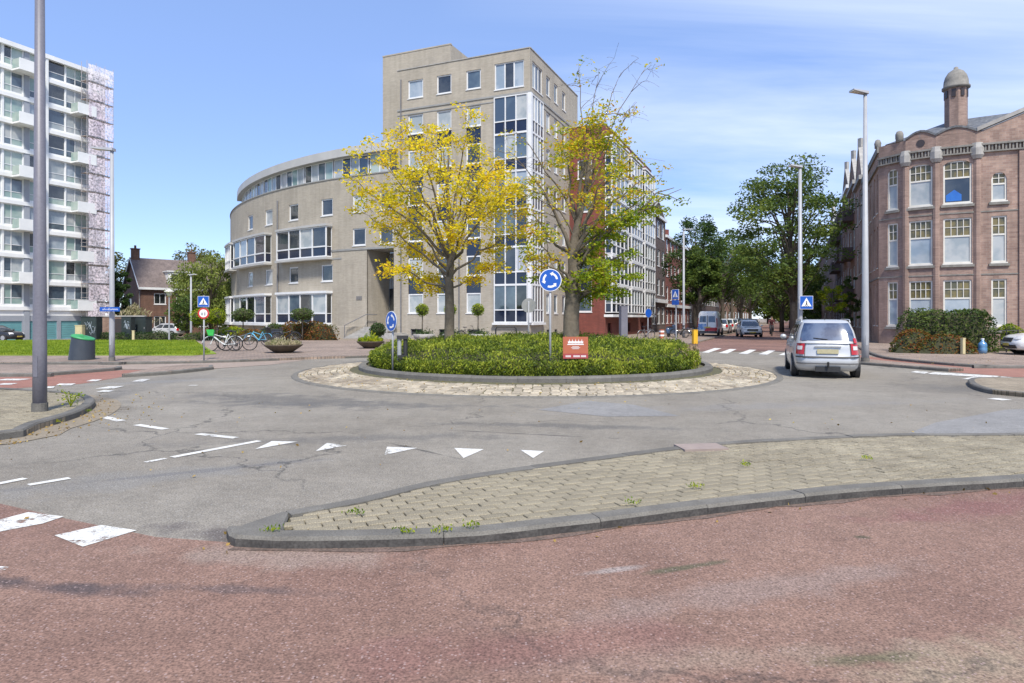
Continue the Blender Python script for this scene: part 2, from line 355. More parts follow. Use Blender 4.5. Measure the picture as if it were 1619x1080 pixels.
def pavemat(name, c1, c2, joint, bw=.21, bh=.105, rot=0.):
    m = bpy.data.materials.new(name); m.use_nodes = True; nt = m.node_tree; L = nt.links; b = nt.nodes['Principled BSDF']; b.inputs['Roughness'].default_value = .9
    t = nt.nodes.new('ShaderNodeTexCoord'); mp = nt.nodes.new('ShaderNodeMapping'); mp.inputs['Rotation'].default_value = (0, 0, rot); L.new(t.outputs['Object'], mp.inputs[0])
    br = nt.nodes.new('ShaderNodeTexBrick'); br.inputs['Scale'].default_value = 1; br.inputs['Brick Width'].default_value = bw; br.inputs['Row Height'].default_value = bh; br.inputs['Mortar Size'].default_value = .008
    br.inputs['Color1'].default_value = (*c1, 1); br.inputs['Color2'].default_value = (*c2, 1); br.inputs['Mortar'].default_value = (*joint, 1); L.new(mp.outputs[0], br.inputs['Vector'])
    col = br.outputs['Color']
    for sc, am in ((.35, .22), (2.5, .18), (14, .15)):
        n = nt.nodes.new('ShaderNodeTexNoise'); n.inputs['Scale'].default_value = sc; n.inputs['Detail'].default_value = 6; L.new(t.outputs['Object'], n.inputs['Vector'])
        mr = nt.nodes.new('ShaderNodeMapRange'); mr.inputs['From Min'].default_value = .3; mr.inputs['From Max'].default_value = .7; mr.inputs['To Min'].default_value = 1-am; mr.inputs['To Max'].default_value = 1+am; L.new(n.outputs['Fac'], mr.inputs['Value'])
        s = nt.nodes.new('ShaderNodeVectorMath'); s.operation = 'SCALE'; L.new(col, s.inputs[0]); L.new(mr.outputs[0], s.inputs['Scale']); col = s.outputs[0]
    L.new(col, b.inputs['Base Color'])
    bp = nt.nodes.new('ShaderNodeBump'); bp.inputs['Strength'].default_value = .5; bp.inputs['Distance'].default_value = .01; bp.invert = True; L.new(br.outputs['Fac'], bp.inputs['Height']); L.new(bp.outputs[0], b.inputs['Normal'])
    return m
M['pave_far'] = pavemat('brown_paving', (.30, .225, .175), (.24, .185, .15), (.12, .10, .085), rot=.4)
M['brick_road'] = pavemat('brick_road', (.24, .13, .10), (.19, .105, .085), (.10, .07, .06), rot=.41)
M['pave_left'] = pavemat('left_island_paving', (.27, .225, .165), (.23, .185, .135), (.12, .11, .07), rot=.2)
M['bed'] = mat('joint_sand', (.075, .07, .045), (.11, .105, .05), scale=6, rough=.95, bump=.3)
M['paver'] = mat('beige_concrete_paver', (.20, .172, .12), (.28, .245, .175), scale=1.6, rough=.9, rnd=.13, fine=.38, fscale=70, bump=.5, bscale=60, detail=9)
M['cobble'] = mat('sett_stone', (.25, .205, .15), (.40, .355, .275), scale=.8, rough=.85, rnd=.30, fine=.15, fscale=40, bump=.3, bscale=40)
M['kerb'] = mat('kerb_concrete', (.118, .110, .096), (.165, .155, .136), scale=3., rough=.9, rnd=.10, fine=.22, fscale=80, bump=.35, bscale=60)
M['kerb_dark'] = mat('old_kerb_concrete', (.105, .10, .09), (.15, .142, .128), scale=3., rough=.9, rnd=.12, fine=.2, fscale=60, bump=.3, bscale=50)
M['kerb_face'] = mat('shaded_grimy_kerb_face', (.045, .042, .04), (.085, .08, .074), scale=5, rough=.95, fine=.3, fscale=50)  # darker than the kerb top: shade and tyre grime put into the colour
M['grass'] = mat('lawn_green', (.15, .22, .015), (.21, .28, .022), scale=1.2, rough=.9, fine=.35, fscale=30, bump=.6, bscale=40)
M['earth'] = mat('ground_earth', (.20, .165, .125), (.26, .21, .16), scale=.5, rough=.95, fine=.15, fscale=20)
def paintmat(name, wear):
    m = mat(name, (.64, .63, .59), (.54, .53, .50), scale=5, rough=.8, fine=.22, fscale=60)
    nt = m.node_tree; L = nt.links; t = nt.nodes.new('ShaderNodeTexCoord'); n = nt.nodes.new('ShaderNodeTexNoise'); n.inputs['Scale'].default_value = 6; n.inputs['Detail'].default_value = 12; n.inputs['Roughness'].default_value = .82; L.new(t.outputs['Object'], n.inputs['Vector'])
    mr = nt.nodes.new('ShaderNodeMapRange'); mr.inputs['From Min'].default_value = wear; mr.inputs['From Max'].default_value = wear-.06; L.new(n.outputs['Fac'], mr.inputs['Value']); L.new(mr.outputs[0], nt.nodes['Principled BSDF'].inputs['Alpha']); return m
M['paint'] = paintmat('road_paint', .66); M['paint_worn'] = paintmat('worn_road_paint', .585)
# ------------------------------------------------------------------ ground
def pip(p, poly):
    x, y = p; c = False; n = len(poly)
    for i in range(n):
        x1, y1 = poly[i][:2]; x2, y2 = poly[i-1][:2]
        if (y1 > y) != (y2 > y) and x < (x2-x1)*(y-y1)/(y2-y1)+x1: c = not c
    return c
def smooth_line(pts, step=.25, closed=False):
    P = [Vector((p[0], p[1], 0)) for p in pts]; out = []; n = len(P)
    for i in range(n if closed else n-1):
        if closed: p0, p1, p2, p3 = P[i-1], P[i], P[(i+1) % n], P[(i+2) % n]
        else: p0, p1, p2, p3 = P[max(i-1, 0)], P[i], P[i+1], P[min(i+2, n-1)]
        k = max(1, int((p2-p1).length/step))
        for j in range(k):
            t = j/k; out.append(.5*((2*p1)+(p2-p0)*t+(2*p0-5*p1+4*p2-p3)*t*t+(3*p1-p0-3*p2+p3)*t**3))
    if not closed: out.append(P[-1])
    return out
def sheet(name, poly, z, m, parent=None, kind='structure', thick=0.):
    mb = MB()
    if thick: mb.prism(poly, z-thick, z)
    else: mb.poly([(p[0], p[1], z) for p in poly])
    me = mb.mesh(name, m)
    import bmesh
    bm = bmesh.new(); bm.from_mesh(me); bmesh.ops.triangulate(bm, faces=[f for f in bm.faces if len(f.verts) > 4]); bm.normal_update(); bm.to_mesh(me); bm.free()
    o = link(name, me, parent)
    if kind: o['kind'] = kind
    return o
# big sheet to the horizon with the dip on the far left
mb = MB(); xs = [-1500, -500, -200]+list(range(-110, -9, 5))+[0, 40, 100, 300, 600, 1500]; ys = [-300, -60, 0, 20, 40]+list(range(45, 121, 4))+[160, 250, 500, 1000, 2000]
ix = {}
for j, y in enumerate(ys):
    for i, x in enumerate(xs): ix[i, j] = mb.vert((x, y, zg(x, y)-.012))
for j in range(len(ys)-1):
    for i in range(len(xs)-1): mb.face((ix[i, j], ix[i+1, j], ix[i+1, j+1], ix[i, j+1]))
ground = mb.build('ground', M['earth'], kind='structure', smooth=True)
road = sheet('road', [(-80, -12), (60, -12), (60, 36), (14, 36), (12, 31.5), (0, 33), (-10, 29), (-80, 24)], 0, M['asphalt'])
# brick street running away to the right
sL = lambda y: 10.0+(y-37.8)*.4325
brick_street = sheet('brick_street', [(9.0, 32.6), (14.2, 32.1), (16.4, 29.6), (24.9, 49), (70.3, 153.6), (200, 453), (190, 453), (60, 153.6), (10.1, 38)], .004, M['brick_road'])
red = sheet('cycle_path', [(-14, 10.5), (-4.54, 5.78), (-3.62, 5.33), (-2.68, 4.9), (-1.9, 4.75), (.3, 5.2), (2.1, 5.8), (5, 6.6), (14, 8.5), (14, -8), (-14, -8)], .004, M['red_asphalt'])
sheet('cycle_crossing', [(-30, 14.5), (-12.2, 14.6), (-10.8, 16.3), (-10.9, 18), (-11.4, 20.7), (-12.3, 20.7), (-13.2, 18.4), (-14.4, 18.2), (-30, 18.7)], .004, M['far_red'])
sheet('cycle_path', [(-30, 20.9), (-17, 21), (-12, 20.9), (-9.7, 21.2), (-8.5, 23), (-8.1, 25.7), (-9.8, 24.7), (-11.7, 23.7), (-14.3, 23.1), (-30, 23.1)], .008, M['pink_path'])
sheet('cycle_path', [(12.8, 29.5), (13.5, 25), (13.3, 20.3), (14, 18.2), (16, 17.5), (40, 17.0), (40, 21), (16.7, 21.3), (15.3, 21.6), (14.9, 25.4), (15.6, 29)], .004, M['far_red'])
# an asphalt repair patch beside the roundabout
sheet('road_patch', [G(930, 634), G(1002, 640), G(1075, 658), G(960, 659), G(850, 648)], .003, roadmat('pale_patch', (.20, .195, .19), (.235, .23, .222), .2, lightspeck=(.36, .35, .33)), parent=road, kind=None)
sheet('road_patch', [G(1425, 690), G(1480, 668), G(1590, 648), G(1800, 640), G(1800, 686)], .003, bpy.data.materials['pale_patch'], parent=road, kind=None)
# ------------------------------------------------------------------ painted markings (pieces of the road they lie on)
def mark(name, pts, parent, worn=False, z=.006):
    mb = MB(); mb.poly([(*G(*p), z) for p in pts]); o = mb.build(name, M['paint_worn' if worn else 'paint'], parent); return o
for p in ([(403, 711), (430, 698), (470, 699)], [(499, 714), (517, 701), (548, 705)], [(608, 720), (612, 707), (660, 709)], [(718, 709), (765, 711), (733, 725)], [(823, 712), (860, 714), (843, 725)]):
    mark('give_way_triangle', p[::-1], road, worn=p[0][0] in (499, 608))
def dash(a, b, w, worn=False, parent=None):
    a, b = Vector((*G(*a), 0)), Vector((*G(*b), 0)); d = (b-a).normalized(); n = Vector((-d.y, d.x, 0))*w/2
    mb = MB(); mb.poly([(p.x, p.y, .006) for p in (a-n, b-n, b+n, a+n)]); return mb.build('lane_dash', M['paint_worn' if worn else 'paint'], parent or road)
dash((272, 723.5), (410, 697.5), .11); dash((45, 767.5), (110, 756.5), .10); dash((-40, 773), (40, 757), .10); dash((230, 731.5), (262, 725.3), .08, True)
dash((216, 672), (262, 679), .12); dash((313, 686.5), (373, 693), .12, True); dash((161, 659), (192, 666), .14, True); dash((299, 609.5), (312, 609.5), .12)
dash((1572, 632), (1588, 631), .3)
for p in ([(0, 823), (45, 811), (101, 818), (68, 829), (0, 842), (-60, 850)], [(86, 848), (160, 831.5), (216, 840), (131, 866)]): mark('crossing_block', p[::-1], red, True, z=.008)
for p in ([(0, 897), (14, 898), (8, 903), (-30, 903)],): mark('crossing_block', p[::-1], red, True, z=.008)
for p in ([(1109, 557.5), (1130, 550.4), (1141, 551), (1120, 558)], [(1136, 558.4), (1154, 552), (1164.5, 552.4), (1150, 559.2)], [(1167.5, 559.3), (1185, 553), (1196, 553.4), (1181.5, 560.2)], [(1199, 560.3), (1215.6, 554), (1226, 554.4), (1212.7, 561.2)], [(1231, 561.5), (1247, 555), (1258, 555.4), (1244, 562)]):
    mark('zebra_stripe', p[::-1], road, z=.008)
for p in ([(-6, 609), (6, 606.5), (28, 606.5), (17, 609)], [(88, 610), (94, 607), (120, 607), (112, 610)], [(136, 603.5), (146, 600.5), (162, 600.5), (152, 603.5)], [(70, 614.5), (76, 611.6), (87, 611.6), (84, 614.5)], [(150, 615.5), (172, 611.5), (197, 611), (180, 615)], [(152, 620.5), (164, 617.5), (182, 618), (172, 620.5)], [(208, 604), (222, 600), (238, 600), (226, 604)], [(-10, 602), (10, 599.5), (50, 599.5), (30, 602)]):
    mark('crossing_block', p[::-1], road, True, z=.012)
for p in ([(1466, 592), (1476, 589), (1580, 595), (1574, 598)], [(1520, 600), (1540, 596), (1566, 598), (1556, 601.5)], [(1578, 598.5), (1584, 596), (1625, 599), (1619, 602)], [(1440, 589), (1448, 587), (1470, 589), (1462, 591.5)]): mark('crossing_block', p[::-1], road, True, z=.012)
# ------------------------------------------------------------------ kerbs and islands
def kerbline(pts, width, h, parent, m='kerb', L=.9, z0=-.05, inward=1, gap=.006, closed=False, bev=.025, name='kerbstone', step=.22, face=None):
    ln = smooth_line(pts, step, closed); ln = ln+[ln[0]] if closed else ln
    segs = []; cur = [ln[0]]; acc = 0
    for a, b in zip(ln, ln[1:]):
        acc += (b-a).length; cur.append(b)
        if acc >= L: segs.append(cur); cur = [b]; acc = 0
    if len(cur) > 1: segs.append(cur)
    for sg in segs:
        mb = MB(); o = sg[0]; rr = []
        hz = h+random.uniform(-.004, .004)
        for k, p in enumerate(sg):
            t = (sg[min(k+1, len(sg)-1)]-sg[max(k-1, 0)]).normalized(); n = Vector((-t.y, t.x, 0))*inward; q = p-o
            if k == 0: q = q+t*gap/2
            if k == len(sg)-1: q = q-t*gap/2
            i = len(mb.v)
            for w_, z in ((0, z0), (0, hz-bev), (bev*.9, hz), (width, hz), (width, z0)): mb.vert((q.x+n.x*w_, q.y+n.y*w_, z))
            rr.append(i)
        for a, b in zip(rr, rr[1:]):
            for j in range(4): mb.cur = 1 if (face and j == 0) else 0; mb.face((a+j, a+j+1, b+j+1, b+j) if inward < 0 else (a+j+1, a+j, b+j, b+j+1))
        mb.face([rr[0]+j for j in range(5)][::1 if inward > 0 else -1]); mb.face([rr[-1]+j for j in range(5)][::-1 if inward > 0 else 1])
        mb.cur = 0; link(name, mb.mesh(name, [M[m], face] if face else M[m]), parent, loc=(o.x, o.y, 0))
def paver_mesh(lx, ly, h, m, name, bev=.008):
    mb = MB(); x, y = lx/2, ly/2; i = []
    for xx, yy, z in ((x, y, -h), (x, y, -bev), (x-bev, y-bev, 0)):
        i.append(len(mb.v))
        for sx, sy in ((-1, -1), (1, -1), (1, 1), (-1, 1)): mb.vert((sx*xx, sy*yy, z))
    for a, b in zip(i, i[1:]):
        for k in range(4): mb.face((a+k, a+(k+1) % 4, b+(k+1) % 4, b+k))
    mb.face([i[-1]+k for k in range(4)]); return mb.mesh(name, m)
def place_pieces(name, me, places, parent, limit=300):
    """places: (x, y, z, rz, tiltx, tilty); the nearest ones are single parts, the rest one joined part"""
    places = sorted(places, key=lambda p: p[0]**2+p[1]**2)
    for p in places[:limit]: link(name, me, parent, p[:3], (p[4], p[5], p[3]))
    if places[limit:]:
        base = [Vector(v.co) for v in me.vertices]; fs = [tuple(p.vertices) for p in me.polygons]; mb = MB()
        for p in places[limit:]:
            mt = Matrix.Translation(p[:3]) @ Matrix.Rotation(p[3], 4, 'Z') @ Matrix.Rotation(p[5], 4, 'Y') @ Matrix.Rotation(p[4], 4, 'X'); i = len(mb.v)
            for v in base: mb.vert(mt @ v)
            for f in fs: mb.face([i+k for k in f])
        mb.build(name+'_field', me.materials[0], parent, kind='stuff')
def pave_fill(poly, z, ang, parent, lx=.205, ly=.102, name='paver', m='paver', limit=300, ymax=99, gap=.006):
    ca, sa = math.cos(ang), math.sin(ang); pl = []
    us = [p[0]*ca+p[1]*sa for p in poly]; vs = [-p[0]*sa+p[1]*ca for p in poly]
    for j in range(int((max(vs)-min(vs))/ (ly+gap))+1):
        v = min(vs)+j*(ly+gap); off = (j % 2)*.5*lx
        for i in range(int((max(us)-min(us))/(lx+gap))+2):
            u = min(us)+i*(lx+gap)+off; x, y = u*ca-v*sa, u*sa+v*ca
            if y < ymax and pip((x, y), poly): pl.append((x, y, z+random.uniform(-.005, .003), ang+random.gauss(0, .008), random.gauss(0, .012), random.gauss(0, .010)))
    place_pieces(name, paver_mesh(lx, ly, .05, M[m], name, .006), pl, parent, limit)
# near island
ni_lower = [G(*p) for p in ((372, 866), (430, 869), (500, 869), (640, 866), (760, 860), (870, 847), (950, 838), (1080, 820), (1200, 805), (1350, 789), (1500, 778), (1619, 771))]+[(7.5, 7.0), (10, 7.7), (12, 8.4)]
ni_upper = [G(*p, .1) for p in ((385, 825), (450, 805), (560, 785), (680, 757), (800, 738), (950, 718), (1100, 700), (1250, 690), (1400, 684), (1619, 682))]+[(9, 9.25), (11, 9.5), (12.2, 9.5)]
nose = [G(366, 836, .1), G(358, 850), G(362, 861)]
outline = [(p.x, p.y) for p in smooth_line(ni_lower+[(12.6, 9.0)]+ni_upper[::-1]+nose, .25, True)]
cx0 = 0; inner = []; bedp = []
for k, p in enumerate(outline):
    a, b = outline[k-1], outline[(k+1) % len(outline)]; t = Vector((b[0]-a[0], b[1]-a[1], 0)).normalized(); inner.append((p[0]-t.y*.11, p[1]+t.x*.11)); bedp.append((p[0]-t.y*.07, p[1]+t.x*.07))
isl = sheet('traffic_island', bedp, .045, M['bed'], thick=.07)
XC = -1.93
k0 = next(k for k in range(len(outline)) if outline[k][0] >= XC and outline[k-1][0] < XC)
rot_ = outline[k0:]+outline[:k0]; kl_ = [p for p in rot_ if p[0] >= XC]
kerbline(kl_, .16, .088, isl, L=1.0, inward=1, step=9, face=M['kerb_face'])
def inw(p, q): 
    t = Vector((q[0]-p[0], q[1]-p[1], 0)).normalized(); m_ = Vector((c1_[0]-p[0], c1_[1]-p[1], 0)).normalized(); return (p[0]+t.x*.05+m_.x*.05, p[1]+t.y*.05+m_.y*.05)
c1_ = ((kl_[0][0]+kl_[-1][0])/2, (kl_[0][1]+kl_[-1][1])/2)
np_ = [inw(kl_[-1], kl_[-2]), kl_[-1]]+[p for p in rot_ if p[0] < XC]+[kl_[0], inw(kl_[0], kl_[1])]
mb = MB(); n = len(np_); rr = []
c0 = (sum(p[0] for p in np_)/n, sum(p[1] for p in np_)/n)
for z, q in ((-.05, 0), (.064, 0), (.087, .022)):
    rr.append(len(mb.v))
    for p in np_: d_ = Vector((c0[0]-p[0], c0[1]-p[1], 0)); d_ = d_.normalized()*min(q, d_.length*.5); mb.vert((p[0]+d_.x, p[1]+d_.y, z))
for A_, B_2 in zip(rr, rr[1:]):
    for j in range(n): mb.face((A_+j, A_+(j+1) % n, B_2+(j+1) % n, B_2+j))
cv = mb.vert((*c0, .090))
for j in range(n): mb.face((rr[-1]+j, rr[-1]+(j+1) % n, cv))
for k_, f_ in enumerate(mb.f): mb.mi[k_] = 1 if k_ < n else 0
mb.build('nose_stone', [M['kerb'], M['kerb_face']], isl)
lw = smooth_line(ni_lower[:12], .2); sheet('kerb_foot_strip', [(p.x, p.y+.02) for p in lw]+[(p.x+.03*math.sin(p.x*7), p.y-.06-.035*math.sin(p.x*5)-.02*math.sin(p.x*13)) for p in lw[::-1]], .0075, mat('dark_foot_strip', (.10, .075, .06), (.16, .11, .09), scale=9, rough=1, fine=.4, fscale=60), parent=red, kind=None)  # dark brown wavy strip along the kerb foot
pave_fill([p for p in inner if p[0] > XC+.02], .076, R(24), isl, gap=.010)
mb = MB(); mb.box((*G(1108, 705, .1), .069), (.55, .34, .055), R(8)); mb.build('drain_slab', mat('pinkish_slab', (.30, .24, .21), (.25, .2, .18), scale=5, rough=.9), isl)
# left island with the tall grey post
li = [(-30, 6.2), (-9, 8.3), G(0, 697), G(60, 680), G(120, 662), G(148, 646), G(145, 636), G(110, 628), G(0, 621), (-30, 16.4)]
liso = [(p.x, p.y) for p in smooth_line(li[1:-1], .3)]; liso = [(-30, 6.2)]+liso+[(-30, 16.4)]
isl2 = sheet('traffic_island', liso, .085, M['pave_left'], thick=.1)
kerbline(li[1:-1], .16, .12, isl2, m='kerb_dark', inward=1)
strip = smooth_line(li[1:-2], .3); gut = []
for k, p in enumerate(strip):
    t = (strip[min(k+1, len(strip)-1)]-strip[max(k-1, 0)]).normalized(); gut.append((p.x+t.y*.42, p.y-t.x*.42))
sheet('gutter', [(p.x, p.y) for p in strip]+gut[::-1], .008, mat('gutter_sand', (.20, .165, .12), (.25, .21, .155), scale=4, rough=.95, fine=.2, fscale=50, bump=.4))
pave_fill([(p[0]-.12, p[1]) for p in liso if p[0] > -11.4], .096, R(8), isl2, name='paver', m='paver', limit=120)
# far islands, pavements
def slab(name, pts, kpts, z, m, h=.10, inward=1, sm=True, kd='kerb_dark'):
    o = sheet(name, pts, z, m, thick=z+.05); kerbline(kpts, .14, h, o, m=kd, inward=inward, L=1.0, step=.4); return o
D_ = [(-30, 18.8), (-14.4, 18.3), (-13.3, 18.5), (-12.45, 20.4), (-12.7, 21.2), (-17, 21.9), (-30, 22)]
slab('traffic_island', D_, D_[:5], .095, M['pave_far'])
E_ = [(-10.8, 18.1), (-10, 19.1), (-9.57, 20.9), (-9.9, 21.6), (-10.9, 21.8), (-11.3, 20.6)]
slab('traffic_island', E_, E_[:4], .095, M['pave_far'])
B_ = [(13.0, 28), (11.9, 25.5), (12.3, 23.3), (12.9, 21.5), (13.4, 20.0), (14.0, 20.2), (13.9, 21.5), (13.6, 24), (13.6, 27)]
slab('traffic_island', B_, B_[:6], .095, M['pave_far'])
C_ = [(40, 16.2), (14, 16.8), (12.2, 17.1), (10.9, 15.5), (10.4, 14.1), (10.7, 13.5), (14, 13.2), (40, 12.5)]
slab('traffic_island', C_, C_[1:7], .10, M['pave_left'])
NK = [(-60, 22.97), (-18, 22.97), (-14.3, 23), (-11.7, 23.6), (-9.8, 24.6), (-8.1, 26.1), (-5.9, 27.2), (-2.5, 29.3), (1, 30.2), (4.5, 30.6), (7.5, 32.2), (9.3, 35), (10.4, 38.5), (18.1, 56.6), (60, 153.6)]
npv = slab('pavement', NK+[(50, 153.6), (12, 62), (0, 49), (-11, 45.5), (-60, 45.5)], NK[:13], .095, M['pave_far'])
kerbline([(10.4, 38.5), (18.1, 56.6), (34, 93.5)], .14, .10, npv, m='kerb_dark', L=2.5, step=2)
sheet('lawn', [(-60, 27.0), (-13.2, 27.0), (-12.8, 28.2), (-19.2, 40), (-24, 44.8), (-60, 44.8)], .13, M['grass'], thick=.06)
RK = [(70.3, 153.6), (24.9, 49), (16.4, 30.0), (15.3, 27.2), (14.9, 25.4), (15.2, 22.4), (15.9, 21.6), (17.2, 21.25), (40, 20.8)]
rpv = slab('pavement', RK+[(60, 24), (60, 120), (90, 153.6)], RK[2:], .095, M['pave_far'])
kerbline([(34, 70), (24.9, 49), (16.4, 30.0)], .14, .10, rpv, m='kerb_dark', L=2.5, step=2)
# ------------------------------------------------------------------ the roundabout
RC = (.70, 20.65)
rb = thing('roundabout', 'raised central roundabout island with a ring of pale setts and a dark kerb', 'roundabout', (*RC, 0))
mb = MB(); n = 96; prof = ((7.30, .0), (7.28, .025), (7.13, .03)); rr = []
for r_, z in prof:
    rr.append(len(mb.v))
    for j in range(n): a = 2*math.pi*j/n; mb.vert((r_*math.cos(a), r_*math.sin(a), z))
for a, b in zip(rr, rr[1:]):
    for j in range(n): mb.face((a+j, a+(j+1) % n, b+(j+1) % n, b+j))
mb.build('flush_kerb', M['kerb'], rb)
mb = MB(); rr = []
for r_, z in ((7.15, .008), (5.5, .108), (5.2, .2), (.0, .22)):
    rr.append(len(mb.v))
    for j in range(n): a = 2*math.pi*j/n; mb.vert((r_*math.cos(a), r_*math.sin(a), z))
for a, b in zip(rr, rr[1:]):
    for j in range(n): mb.face((a+j, a+(j+1) % n, b+(j+1) % n, b+j))
mb.build('mortar_bed', M['bed'], rb, smooth=True)
def ring_pos(r, a): return RC[0]+r*math.cos(a), RC[1]+r*math.sin(a)
pl = []
for k in range(8):
    r_ = 7.04-k*.182; z = .035+(7.13-r_)/1.55*.10; nn = int(2*math.pi*r_/.205)
    for j in range(nn):
        a = 2*math.pi*(j+(k % 2)*.5)/nn+random.gauss(0, .002)
        pl.append((*ring_pos(r_+random.gauss(0, .005), a), z+random.uniform(-.008, .008), a+math.pi/2+random.gauss(0, .03), 0.077+random.gauss(0, .02), random.gauss(0, .02)))
pl = [(p[0]-RC[0], p[1]-RC[1], *p[2:]) for p in sorted(pl, key=lambda p: p[0]**2+p[1]**2)]
me = paver_mesh(.19, .165, .08, M['cobble'], 'sett', .018)
for p in pl[:300]: link('sett', me, rb, p[:3], (p[4], p[5], p[3]))
base = [Vector(v.co) for v in me.vertices]; fs = [tuple(p.vertices) for p in me.polygons]; mb = MB()
for p in pl[300:]:
    mt = Matrix.Translation(p[:3]) @ Matrix.Rotation(p[3], 4, 'Z') @ Matrix.Rotation(p[5], 4, 'Y') @ Matrix.Rotation(p[4], 4, 'X'); i = len(mb.v)
    for v in base: mb.vert(mt @ v)
    for f in fs: mb.face([i+k for k in f])
mb.build('sett_field', M['cobble'], rb, kind='stuff')
kp = [(5.42*math.cos(2*math.pi*j/40), 5.42*math.sin(2*math.pi*j/40)) for j in range(40)]
kerbline(kp, .22, .275, rb, m='kerb_dark', closed=True, L=.95, z0=.05, inward=1, bev=.05)
# ------------------------------------------------------------------ building materials
M['beige'] = brick('beige_brick', (.42, .372, .30), (.372, .328, .262), (.36, .33, .285), stain=.14)
M['redbrick'] = brick('red_brick', (.235, .062, .045), (.18, .05, .04), (.16, .08, .065), stain=.25)
M['pinkbrick'] = brick('mauve_brick', (.375, .255, .205), (.285, .188, .152), (.27, .23, .21), stain=.32)
M['pinkdeco'] = brick('patterned_brick', (.41, .285, .225), (.29, .19, .153), (.36, .31, .28), bw=.30, bh=.13, stain=.3)
M['brownbrick'] = brick('brown_brick', (.13, .085, .075), (.095, .065, .06), (.12, .10, .09), stain=.25)
M['rustbrick'] = brick('rust_brick', (.30, .165, .105), (.22, .115, .075), (.16, .12, .10), stain=.3)
M['tanbrick'] = brick('tan_brick', (.30, .19, .135), (.23, .14, .10), (.25, .2, .16), stain=.3)
M['white'] = mat('white_frame', (.74, .74, .74), (.64, .65, .66), scale=1.5, rough=.45)
M['cream'] = mat('cream_frame', (.70, .68, .62), (.60, .58, .52), scale=2, rough=.5)
M['stone'] = mat('grey_stone_trim', (.40, .385, .36), (.28, .27, .255), scale=2.5, rough=.85, bump=.2)
M['darkstone'] = mat('weathered_stone', (.26, .245, .22), (.16, .155, .14), scale=3, rough=.9, bump=.3)
M['greyband'] = mat('grey_band', (.30, .30, .29), (.24, .24, .235), scale=1, rough=.8)
M['zinc'] = mat('zinc_cladding', (.47, .46, .44), (.40, .395, .38), scale=.6, rough=.5)
M['roofgrey'] = mat('roof_gravel', (.25, .24, .23), (.2, .2, .19), scale=3, rough=.95)
M['pipe'] = mat('grey_pipe', (.17, .17, .18), (.13, .13, .14), scale=2, rough=.6)
def glass(name, c, c2=None, rough=.04, scale=.5, ior=1.9):
    m = mat(name, c, c2, scale=scale, rough=rough, detail=3, mixlo=.42, mixhi=.58); b = m.node_tree.nodes['Principled BSDF']; b.inputs['IOR'].default_value = ior; return m
M['gdark'] = glass('dark_glass', (.012, .015, .018), (.05, .055, .055))
M['gmid'] = glass('sky_glass', (.05, .075, .105), (.10, .14, .17))
M['gcurt'] = glass('glass_over_blind', (.42, .44, .44), (.30, .34, .36), scale=.9, ior=1.5)
M['ggreen'] = glass('greenish_glass', (.24, .34, .32), (.38, .45, .41), scale=.35, ior=1.6)
M['spandrel'] = glass('blue_spandrel', (.009, .014, .036), (.014, .022, .048), rough=.12, ior=1.6)
M['stained'] = glass('yellow_leaded_glass', (.19, .155, .065), (.10, .095, .06), scale=1.6, ior=1.45)
M['glightblue'] = glass('pale_reflecting_glass', (.36, .41, .46), (.24, .30, .36), scale=.6, ior=1.7)
def curtain_mat():
    m = bpy.data.materials.new('white_net_curtain'); m.use_nodes = True; nt = m.node_tree; L = nt.links; b = nt.nodes['Principled BSDF']
    t = nt.nodes.new('ShaderNodeTexCoord'); wv = nt.nodes.new('ShaderNodeTexWave'); wv.inputs['Scale'].default_value = 1.7; wv.inputs['Distortion'].default_value = 5; wv.inputs['Detail'].default_value = 2; L.new(t.outputs['UV'], wv.inputs['Vector'])
    cr = nt.nodes.new('ShaderNodeValToRGB'); cr.color_ramp.elements[0].color = (.27, .29, .33, 1); cr.color_ramp.elements[1].color = (.46, .48, .52, 1); L.new(wv.outputs['Fac'], cr.inputs['Fac']); L.new(cr.outputs[0], b.inputs['Base Color'])
    b.inputs['Roughness'].default_value = .08; return m
M['curtain'] = curtain_mat()
